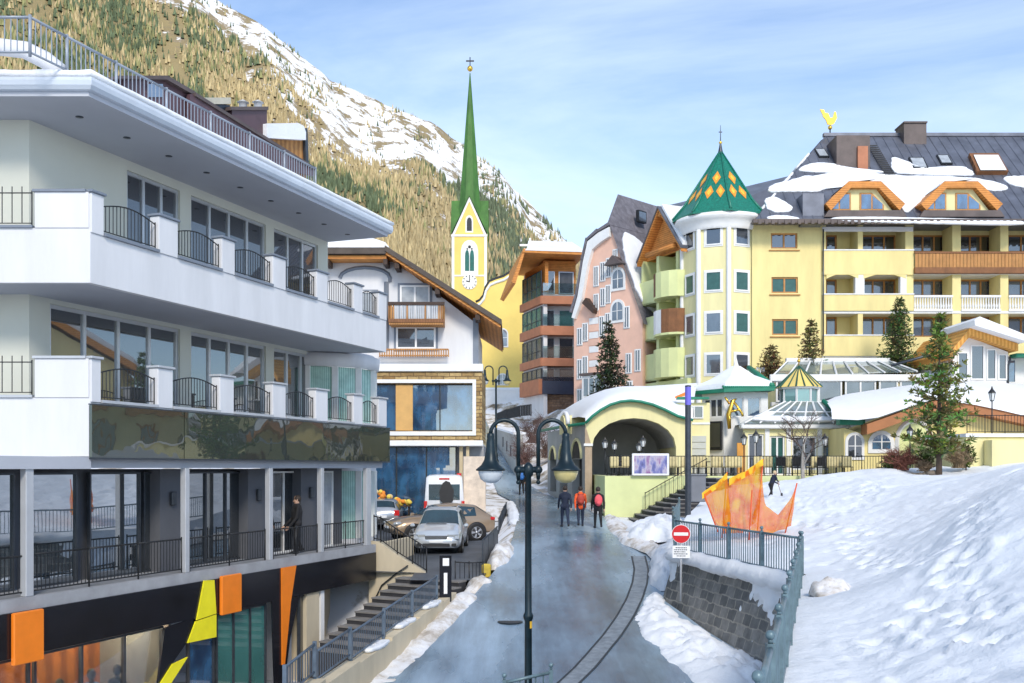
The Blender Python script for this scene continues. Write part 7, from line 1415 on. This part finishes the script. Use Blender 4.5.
# ---------------------------------------------------------------- street lamp
SL = thing('street_lamp', 'big dark green double bell street lamp in the foreground', 'street lamp', (fx_(528.3, 17), 17, -5.25)); F_ = FR((fx_(528.3, 17), 17, 0), (1, .05)); m = MB(LAMPG, F_)
m.lathe([(.17, -5.25), (.16, -4.6), (.11, -4.5), (.10, -4.2), (.066, -4.1), (.062, -2.6), (.085, -2.55), (.085, -2.5), (.06, -2.45), (.052, -.15), (.085, -.12), (.09, .0), (.07, .05), (.03, .09), (0, .1)], 16); m.build('pole', SL)
m = MB(LAMPG, F_); m.tube([(-.19, 0, -.03), (.19, 0, -.03)], .055, 10)
for s in (-1, 1): m.tube([(s*.17, 0, -.16), (s*.17, 0, .58)]+[(s*(.405-.235*math.cos(a)), 0, .58+.235*math.sin(a)) for a in np.linspace(.2, PI, 12)], .036, 10); m.ball((s*.17, 0, -.03), .075, 10); m.tube([(s*.17, 0, -.03), (s*.17, 0, -.2)], [.05, .03], 8); m.ball((s*.17, 0, -.24), .04, 8)
m.build('arm', SL)
for s in (-1, 1):
    m = MB(LAMPG, F_); m.lathe([(.03, .60), (.06, .585), (.065, .53), (.06, .50), (.072, .44), (.085, .28), (.11, .14), (.16, .05), (.225, .0), (.25, -.025), (.25, -.045), (.225, -.05)], 24, (s*.64, 0, 0)); bl_ = m.build('lamp_bell', SL)
    m = MB(mat('lamp_dome', (.66, .60, .42) if s > 0 else (.70, .73, .75), .12, .05, 3) if False else (mat('lamp_dome_amber', (.60, .50, .22), .12, .1, 3) if s > 0 else mat('lamp_dome_clear', (.62, .66, .7), .12, .1, 3)), F_); m.lathe([(.21, -.05), (.205, -.10), (.17, -.19), (.10, -.245), (0, -.26)], 20, (s*.64, 0, 0)); m.build('glass', bl_)
m = MB(mat('yellow_sticker', (.75, .45, .04), .5, .1, 3), F_); m.lathe([(.0645, -2.72), (.0645, -2.6)], 12, a0=-1.2, a1=.4); m.build('sticker', SL)
f2 = copy_tree(SL, Vector((fx_(496, 75), 75, -.3)), 0, 'small far double street lamp in front of the church', scale=1.31)
P = [Vector((-.12, 15.6, -4.25)), Vector((.62, 15.9, -4.15)), Vector((.66, 15.95, -4.15))][:2]; r_ = thing('lamp_railing', 'short teal railing with ball finials at the foot of the big lamp', 'railing', P[0]); railing(r_, P, .9, TEAL, .13, .012, .03, .028, finial=.04, square=True)
m = MB(CONC); m.box(-.5, 15.4, -6, 1.0, 16.3, -4.2); pl_ = m.build('lamp_plinth'); tag(pl_, 'concrete plinth under the short railing at the lamp', 'plinth')

# ---------------------------------------------------------------- cars
GLC = mat_glass('car_glass', (.005, .022, .03), .09); LENS = mat('headlight_lens', (.45, .48, .5), .08, .15, 5, metal=.3); REDL = mat('rear_light', (.55, .02, .02), .15, .15, 5); BPL = mat('black_plastic', (.02, .02, .022), .55, .2, 4)
def paint(nm, c): 
    t = mat(nm, c, .28, .04, 2, metal=.45); [n for n in t.node_tree.nodes if n.type == 'BSDF_PRINCIPLED'][0].inputs['Coat Weight'].default_value = .6; return t
def car(nm, label, loc, rz, st, col, wheels=(1.45, -1.4), wr=.34, kind='mpv', ws=None, rear=None, side=(), dirt=.0):
    o = thing(nm, label, 'van' if nm == 'parked_van' else 'car', loc, rz, 'parked vehicles'); W = world_of(o); body = MB(col); rings = []
    for (x, zb, zs, w_, zt, wt) in st:
        h = [(w_*.86, zb), (w_*.97, zb+.10), (w_, zb+(zs-zb)*.45), (w_*.995, zb+(zs-zb)*.72), (w_*.95, zs), (wt+.03 if zt-zs > .2 else max(wt, w_*.86), max(zs+.005, zt-.09)), (wt*.86, zt-.012), (wt*.45, zt+.012)]
        rings.append([(x, -y, z) for y, z in h]+[(x, y, z) for y, z in reversed(h)])
    # refine lengthways with a smooth curve
    out = []; n = len(rings)
    for i in range(n-1):
        for k in range(4):
            t = k/4; p0, p1, p2, p3 = rings[max(0, i-1)], rings[i], rings[i+1], rings[min(n-1, i+2)]
            out.append([tuple(.5*((2*b)+(-a+c)*t*.7+(2*a*.7-5*b+4*c-d*1+.0*(a))*0+((-a*.7-b*1.3*1+1.3*c+.7*d)*0)+2*(c-b)*(t-.7*t)*1.0 if False else 2*(b+(c-b)*t)) for a, b, c, d in zip(q0, q1, q2, q3)) for q0, q1, q2, q3 in zip(p0, p1, p2, p3)])
    out.append(rings[-1]); body.frust(out, smooth=True); b = body.build('body', o, F=W)
    def pt(i, j): return Vector(rings[i][j])
    def pane(nm_, quads, mt_, inset=.07, up=.008):
        m = MB(mt_)
        for q in quads:
            c = sum(q, Vector())/4; nn = (q[1]-q[0]).cross(q[3]-q[0]).normalized(); cc = c-Vector((0, 0, .8)); nn = nn if nn.dot(c-Vector((c.x*.6, 0, .7))) > 0 else -nn; Q = [c+(p-c)*(1-inset)+nn*up for p in q]; m.frust([[p-nn*.02 for p in Q], Q])
        return m.build(nm_, o, F=W)
    def shell(nm_, i, j, mt_, u0, u1, up):
        m = MB(mt_); nu = 4; V = []
        nn = (Vector(rings[j][7])-Vector(rings[i][7])); nn = Vector((-nn.z, 0, nn.x)).normalized(); nn = nn if nn.z > 0 else -nn
        for a in range(nu+1):
            u = u0+(u1-u0)*a/nu; row = [Vector(rings[i][k]).lerp(Vector(rings[j][k]), u) for k in range(5, 11)]; row[0] = row[0].lerp(row[1], .3); row[5] = row[5].lerp(row[4], .3); V += [p+nn*up for p in row]
        m.add(V, [(a*6+k, a*6+k+1, (a+1)*6+k+1, (a+1)*6+k) for a in range(nu) for k in range(5)], smooth=True); return m.build(nm_, o, F=W)
    if ws: shell('windscreen', ws[0], ws[1], GLC, .06, .93, .014)
    if rear: shell('rear_window', rear[0], rear[1], GLC, .08, .85, .014)
    for i, j in side:
        for (a, c_) in ((4, 5), (11, 10)): pane('side_window', [[pt(i, a), pt(j, a), pt(j, c_), pt(i, c_)]], GLC, .1, .012)
    for wx in wheels:
        for s in (-1, 1):
            yw = max(q[3] for q in st)*.985; Fy = W @ Matrix(((1, 0, 0, wx), (0, 0, -s, s*(yw-.19)), (0, s, 0, wr), (0, 0, 0, 1)))
            m = MB(BPL); m.lathe([(wr*1.2, .195), (wr*1.2, .203), (.1, .203)], 28, (0, 0, 0)); m.build('wheel_arch', o, F=W @ Matrix(((1, 0, 0, wx), (0, 0, s, s*(yw-.19)), (0, -s, 0, wr), (0, 0, 0, 1))))
            Fw_ = W @ Matrix(((1, 0, 0, wx), (0, 0, s, s*(yw-.19)), (0, -s, 0, wr), (0, 0, 0, 1))); m = MB(TYRE); m.lathe([(wr*.66, .0), (wr*.95, .0), (wr, .04), (wr, .18), (wr*.95, .222), (wr*.66, .222)], 28); wo = m.build('wheel', o, F=Fw_)
            m = MB(RIM); m.lathe([(wr*.68, .205), (wr*.62, .215), (wr*.60, .19)], 28)
            for k in range(5): a = 2*PI*k/5; da = .22; m.prismz([(.06*math.cos(a-da*2), .06*math.sin(a-da*2)), (wr*.64*math.cos(a-da), wr*.64*math.sin(a-da)), (wr*.64*math.cos(a+da), wr*.64*math.sin(a+da)), (.06*math.cos(a+da*2), .06*math.sin(a+da*2))], .195, .216)
            m.lathe([(0, .222), (.07, .22), (.07, .19)], 12); m.build('rim', wo, F=Fw_)
            m = MB(BPL); m.lathe([(wr*.64, .185), (0, .185)], 20); m.build('brake_disc', wo, F=Fw_)
    return o, W
PW = paint('silver_white_paint', (.62, .66, .70)); PB = paint('beige_metal_paint', (.36, .26, .17)); PS = paint('silver_paint', (.42, .44, .47)); PV = mat('van_white_paint', (.74, .75, .77), .3, .04, 2)
# silver-white people carrier facing the camera
st = [(2.40, .36, .60, .60, .66, .55), (2.30, .28, .66, .80, .76, .74), (2.05, .24, .78, .90, .90, .82), (1.6, .22, .88, .95, 1.02, .84), (1.2, .22, .95, .95, 1.12, .80), (.25, .22, 1.0, .95, 1.66, .66), (-.5, .22, 1.02, .95, 1.73, .68), (-1.6, .22, 1.04, .94, 1.68, .66), (-2.2, .26, 1.05, .90, 1.55, .62), (-2.42, .36, .95, .84, 1.02, .74)]
o, W = car('parked_car', 'silver white people carrier parked facing the road', (fx_(442, 38.6+1.9), 40.4, pk(0, 39.5)+.02), R(-90)-.02, st, PW, ws=(4, 5), rear=(8, 9), side=((5, 6), (6, 7), (7, 8)))
def kit(nm, q, mt_, W, o, bev=.015): m = MB(mt_); m.box(*q, bev=bev); return m.build(nm, o, F=W)
for s in (-1, 1):
    m = MB(LENS); m.prismz([(2.06, s*.89), (2.33, s*.70), (2.37, s*.42), (2.22, s*.44), (1.98, s*.80)], .70, .78); m.prism([(1.98, .80), (2.3, .72), (2.36, .62), (2.1, .64)], s*.46, s*.86); m.build('headlight', o, F=W); kit('fog_light', (2.30, s*.58, .34, 2.395, s*.76, .45), BPL, W, o)
    kit('mirror', (1.0, s*.97, 1.0, 1.16, s*1.14, 1.14), PW, W, o, .04)
    m = MB(LGREY); m.tube([(.1, s*.62, 1.72), (-.5, s*.64, 1.79), (-1.9, s*.6, 1.70)], .02, 6); m.build('roof_rail', o, F=W)
kit('grille', (2.33, -.42, .60, 2.415, .42, .74), BPL, W, o); kit('lower_grille', (2.36, -.52, .33, 2.43, .52, .45), BPL, W, o); kit('number_plate', (2.40, -.26, .48, 2.44, .26, .57), WPL, W, o, .005)
for k in range(3): kit('grille_bar', (2.41, -.40, .625+k*.04, 2.425, .40, .638+k*.04), RIM, W, o, .002)
kit('wiper', (1.22, -.5, 1.13, 1.26, .3, 1.15), BPL, W, o, .004)
# beige sports utility car, side on
st = [(2.35, .48, .70, .62, .78, .56), (2.22, .38, .80, .84, .90, .76), (1.9, .32, .90, .93, 1.02, .84), (1.4, .30, .98, .97, 1.10, .86), (.95, .30, 1.02, .97, 1.14, .80), (.15, .30, 1.06, .97, 1.60, .66), (-.6, .30, 1.08, .97, 1.68, .68), (-1.5, .32, 1.10, .96, 1.60, .64), (-2.1, .36, 1.12, .93, 1.22, .76), (-2.38, .46, 1.0, .84, 1.06, .72)]
o, W = car('parked_car', 'beige metallic sports utility car parked side on behind the people carrier', (fx_(438.5, 44.6), 44.6, pk(0, 44.6)+.02), PI+R(24), st, PB, wheels=(1.45, -1.45), wr=.39, ws=(4, 5), rear=(7, 8), side=((5, 6), (6, 7)))
for s in (-1, 1):
    m = MB(LENS); m.ball((2.12, s*.78, .84), .17, 12, sx=(1.3, .6, .55)); m.build('headlight', o, F=W); kit('air_intake', (2.18, s*.48, .46, 2.30, s*.80, .62), BPL, W, o); kit('mirror', (.78, s*.98, 1.06, .95, s*1.18, 1.22), PB, W, o, .04); kit('rear_light', (-2.36, s*.66, .92, -2.14, s*.92, 1.06), REDL, W, o, .03); kit('door_handle', (-.1, s*.965, .93, .1, s*.99, .96), RIM, W, o, .005); kit('door_handle', (-.95, s*.965, .95, -.75, s*.99, .98), RIM, W, o, .005)
    kit('sill', (-1.0, s*.90, .28, 1.0, s*.985, .36), BPL, W, o)
kit('lower_grille', (2.27, -.40, .44, 2.40, .40, .62), BPL, W, o); kit('number_plate', (2.36, -.26, .62, 2.395, .26, .72), WPL, W, o, .005)
# silver estate seen from behind
st = [(2.3, .36, .60, .62, .66, .55), (2.1, .26, .72, .84, .82, .74), (1.4, .24, .84, .88, .96, .80), (1.0, .24, .88, .88, 1.02, .74), (.2, .24, .92, .88, 1.44, .60), (-.8, .24, .94, .88, 1.48, .61), (-1.8, .26, .95, .86, 1.42, .58), (-2.2, .30, .96, .84, 1.06, .70), (-2.3, .36, .86, .80, .92, .70)]
o, W = car('parked_car', 'silver estate car seen from behind at the left of the car park', (fx_(380, 47.8), 49.6, pk(0, 48)+.02), R(90)+.05, st, PS, ws=(3, 4), rear=(6, 7), side=((4, 5), (5, 6)))
for s in (-1, 1): kit('rear_light', (-2.31, s*.60, .70, -2.12, s*.86, .98), REDL, W, o, .03); kit('mirror', (.9, s*.88, .92, 1.02, s*1.04, 1.05), PS, W, o, .03)
kit('bumper', (-2.36, -.78, .38, -2.2, .78, .56), BPL, W, o); kit('number_plate', (-2.345, -.27, .62, -2.30, .27, .74), WPL, W, o, .005)
# white high-roof van, rear view
st = [(2.7, .42, .85, .72, .95, .6), (2.5, .32, .98, .92, 1.12, .8), (1.9, .30, 1.15, .98, 1.38, .84), (1.5, .30, 1.2, .99, 1.5, .82), (.8, .30, 1.25, 1.0, 2.4, .80), (.3, .30, 1.3, 1.0, 2.62, .82), (-1.5, .30, 1.3, 1.0, 2.66, .83), (-2.6, .30, 1.3, 1.0, 2.62, .83), (-2.72, .34, 1.3, .98, 2.55, .82)]
o, W = car('parked_van', 'white high roof van parked with its rear doors towards the camera', (fx_(440, 48)+.05, 50.8-.2, pk(0, 48)+.02), R(90)+.06, st, PV, wheels=(1.8, -1.7), wr=.36, ws=(3, 4), side=((4, 5), (5, 6)))
for s in (-1, 1):
    m = MB(GLC); m.prism([(-2.742, 1.45), (-2.742, 2.2), (-2.725, 2.2), (-2.725, 1.45)], s*.06, s*.74); m.build('rear_window', o, F=W); kit('rear_light', (-2.755, s*.82, .95, -2.70, s*.97, 1.4), REDL, W, o); kit('mirror', (1.4, s*1.02, 1.3, 1.55, s*1.28, 1.65), BPL, W, o, .03)
kit('bumper', (-2.82, -.95, .38, -2.66, .95, .58), BPL, W, o); kit('number_plate', (-2.76, -.27, .8, -2.735, .27, .92), WPL, W, o, .004); kit('brake_light', (-2.74, -.25, 2.42, -2.70, .25, 2.5), REDL, W, o, .01)
m = MB(BPL, W @ Matrix(((0, -1, 0, 0), (1, 0, 0, 0), (0, 0, 1, 0), (0, 0, 0, 1)))); m.prism([(-.12+x, 1.75+z) for x, z in ((-.3, -.35), (0, -.62), (.3, -.35), (.36, .1), (.2, .5), (.05, .62), (-.15, .55), (-.34, .15))], 2.78, 2.86); m.build('rear_cover', o)

# ---------------------------------------------------------------- people
def person(label, loc, rz, S, caps, hair_mat=HAIR, height=1.0, vox=.02, group=None):
    """caps: list of (points, radii, material) limbs fused into one continuous body"""
    o = thing('person', label, 'person', loc, rz, group); W = world_of(o) @ Matrix.Scale(height, 4); m = MB(SKIN)
    for pts, rs, mt_ in caps:
        m.tube(pts, rs, 12)
        for p, r in ((pts[0], rs[0]), (pts[-1], rs[-1])): m.ball(p, r*.985, 12, m=8)
    me = bpy.data.meshes.new('tmp'); me.from_pydata(m.v, [], m.f); t = bpy.data.objects.new('tmp', me); COL.objects.link(t); md = t.modifiers.new('r', 'REMESH'); md.mode = 'VOXEL'; md.voxel_size = vox; sm_ = t.modifiers.new('s', 'SMOOTH'); sm_.iterations = 3
    dg = bpy.context.evaluated_depsgraph_get(); nm = bpy.data.meshes.new_from_object(t.evaluated_get(dg)); bpy.data.objects.remove(t); nm.name = 'body'
    mats = []; segs = []
    for pts, rs, mt_ in caps:
        if mt_ not in mats: mats.append(mt_)
        for i in range(len(pts)-1): segs.append((np.array(pts[i]), np.array(pts[i+1]), rs[i], rs[i+1], mats.index(mt_)))
    for q in mats: nm.materials.append(q)
    C = np.zeros(len(nm.polygons)*3); nm.polygons.foreach_get('center', C); C = C.reshape(-1, 3); best = np.full(len(C), 9e9); idx = np.zeros(len(C), int)
    for a, b, r0, r1, k in segs:
        d = b-a; tt = np.clip(((C-a)@d)/max(1e-9, d@d), 0, 1); dist = np.linalg.norm(C-(a+tt[:, None]*d), axis=1)-(r0+(r1-r0)*tt); q = dist < best; best[q] = dist[q]; idx[q] = k
    nm.polygons.foreach_set('material_index', idx.tolist()); nm.polygons.foreach_set('use_smooth', [True]*len(C)); nm.materials.append(SKIN); b = bpy.data.objects.new('body', nm); COL.objects.link(b); b.parent = o; b.matrix_local = parent_inv(o) @ W; WM[b.name] = W
    return o, W
def figure(label, loc, rz, jacket, trousers, shoes=BLACKC, lean=0.0, stride=.22, arms=(.1, -.1), hat=None, hgt=1.0, elbow=.25, group=None, hairm=HAIR, hand_fwd=None, look=None):
    hip, sh = .93, 1.42; c = []; f = lean
    c.append(([(0, 0, .90), (0, f*.3, 1.05), (0, f*.75, 1.28), (0, f, 1.40)], [.155, .15, .175, .14], jacket)); c.append(([(-.13, f, 1.39), (.13, f, 1.39)], [.085, .085], jacket)); c.append(([(-.09, 0, .92), (.09, 0, .92)], [.125, .125], trousers)); c.append(([(0, f, 1.42), (0, f*1.15+.02, 1.53)], [.06, .055], SKIN)); hz = 1.635; c.append(([(0, f*1.2+.01, hz-.05), (0, f*1.2+.0, hz+.04)], [.088, .098], SKIN)); c.append(([(0, f*1.2+.09, hz-.03), (0, f*1.2+.115, hz-.045)], [.02, .015], SKIN))
    for s, st_ in ((-1, stride), (1, -stride)):
        k = (s*.10, st_*.55+.03, .50); an = (s*.10, st_*1.0-(.10 if st_ < 0 else 0), .09+(.07 if st_ < 0 else 0)); c.append(([(s*.09, 0, .90), k, an], [.10, .068, .05], trousers)); c.append(([(an[0], an[1]-.04, an[2]-.04), (an[0]+s*.02, an[1]+.15, an[2]-.045)], [.052, .042], shoes))
    hands = []
    for s, a in ((-1, arms[0]), (1, arms[1])):
        shp = Vector((s*.19, f, 1.38)); el = shp+Vector((s*.05, a*.9, -.29)); ha = el+Vector((-s*.01, a*.9+elbow*.4, -.25))
        if hand_fwd: ha = Vector(hand_fwd[0 if s < 0 else 1]); el = (shp+ha)/2+Vector((s*.08, -.04, -.08))
        c.append(([tuple(shp), tuple(el), tuple(ha)], [.065, .052, .043], jacket)); d = (ha-el).normalized(); hands.append((ha, d, s)); c.append(([tuple(ha), tuple(ha+d*.10)], [.034, .036], SKIN))
    o, W = person(label, loc, rz, 1, c, height=hgt, group=group)
    for ha, d, s in hands:
        m = MB(SKIN); sd_ = d.cross(Vector((s, 0, .01))).normalized(); up = d.cross(sd_).normalized()
        for k in range(4): b0 = ha+d*.10+sd_*(.024-.016*k); L = (.062, .075, .07, .055)[k]; m.tube([b0, b0+d*L*.5, b0+d*L*.9+up*.02*s], [.010, .009, .007], 6)
        b0 = ha+d*.04+sd_*.034; m.tube([b0, b0+d*.03+sd_*.025, b0+d*.065+sd_*.03], [.011, .01, .008], 6); m.build('hand', o, F=W)
    m = MB(hat or hairm); m.ball((0, f*1.2-.018, hz+.03), .112, 14, sx=(.95, 1.02, 1.0), m=9)
    if hat: m.lathe([(.113, -.03), (.118, .0), (.113, .03)], 14, (0, f*1.2-.012, hz+.02))
    m.build('hat' if hat else 'hair', o, F=W)
    m = MB(BLACKC)
    for s in (-1, 1): m.ball((s*.034, f*1.2+.088, hz+.002), .011, 6)
    m.build('eyes', o, F=W); m = MB(SKIN)
    for s in (-1, 1): m.ball((s*.098, f*1.2, hz-.01), .026, 8, sx=(.4, .7, 1))
    m.build('ears', o, F=W); return o, W
def zr(y): return road_at(y)[2]+.03
def backpack(label, W, mt_, y=-.2):
    m = MB(mt_, W); m.ball((0, y, 1.2), .2, 14, sx=(.85, .5, 1.25), m=9); m.ball((0, y-.075, 1.1), .11, 10, sx=(1, .5, .9)); b = m.build('backpack'); tag(b, label, 'backpack', 'backpacks worn on the street'); s_ = MB(BLACKC, W)
    for s in (-1, 1): s_.tube([(s*.10, y+.02, 1.38), (s*.115, -.02, 1.475), (s*.12, .13, 1.40), (s*.13, .155, 1.2), (s*.14, y+.05, 1.05)], .018, 6)
    s_.build('strap', b)
o1, W1 = figure('person in navy jacket and dark trousers, leftmost of three walkers', (fx_(565, 42.3), 42.3, zr(42.3)), .05, NAVY, JEANS, stride=.34, arms=(.22, -.2), group='walkers on the road')
o2, W2 = figure('person in bright orange jacket walking between two others', (fx_(580.5, 42.6), 42.6, zr(42.6)), -.03, ORJ, JEANS, stride=-.30, arms=(-.16, .2), group='walkers on the road', hgt=.97); backpack('dark red backpack on the orange jacket', W2, mat('rust_bag', (.42, .05, .03), .7, .15, 6))
o3, W3 = figure('person in black with a pink backpack, rightmost of three walkers', (fx_(598, 42.0), 42.0, zr(42)), .02, BLACKC, BLACKC, stride=.26, arms=(.15, -.2), group='walkers on the road', hgt=.99); backpack('pink red backpack on the black jacket', W3, PINKB)
o4, W4 = figure('person with blue backpack far up the street behind the lamp', (fx_(521.5, 64), 64, zr(64)), .1, BLACKC, BLACKC, stride=.15, group='walkers on the road'); backpack('blue backpack on the far walker behind the lamp', W4, BLUEB)
p_ = FL @ Vector((tl(297, .5), .5, -2.6)); figure('person in black standing on the gallery before the curtained window', p_, 1.9, BLACKC, BLACKC, stride=.04, arms=(.05, .1), elbow=.4, group=None)
for px, Y, lab, j in ((527, 66, 'person in dark red jacket far up the street', mat('dark_red_jacket', (.25, .02, .02), .8, .2, 6)),): figure(lab, (fx_(px, Y), Y, zr(Y)), -.1, j, BLACKC, stride=.1, group='walkers on the road')
kz = uz(fx_(771, 41), 41); kl = Vector((fx_(771, 41), 41, kz-.1)); ok, Wk = figure('child in dark jacket with pale hair shovelling snow behind the net', kl, -1.3, NAVY, BLACKC, lean=.22, stride=.12, hand_fwd=((-.10, .48, 1.0), (.16, .40, 1.12)), hgt=.68, hairm=mat('blond_hair', (.55, .42, .25), .7, .2, 20))
m = MB(BROWNW, Wk); m.tube([(.2, .28, 1.28), (-.12, .56, .92), (-.5, 1.0, .32)], .016, 6); sv = m.build('snow_shovel'); tag(sv, 'small snow shovel held by the child behind the net', 'shovel'); m = MB(DSTEEL, Wk)
m.M = Wk; m.prism([(-.66, .06), (-.40, .06), (-.42, .40), (-.62, .40)], 1.02, 1.04); m.build('blade', sv)
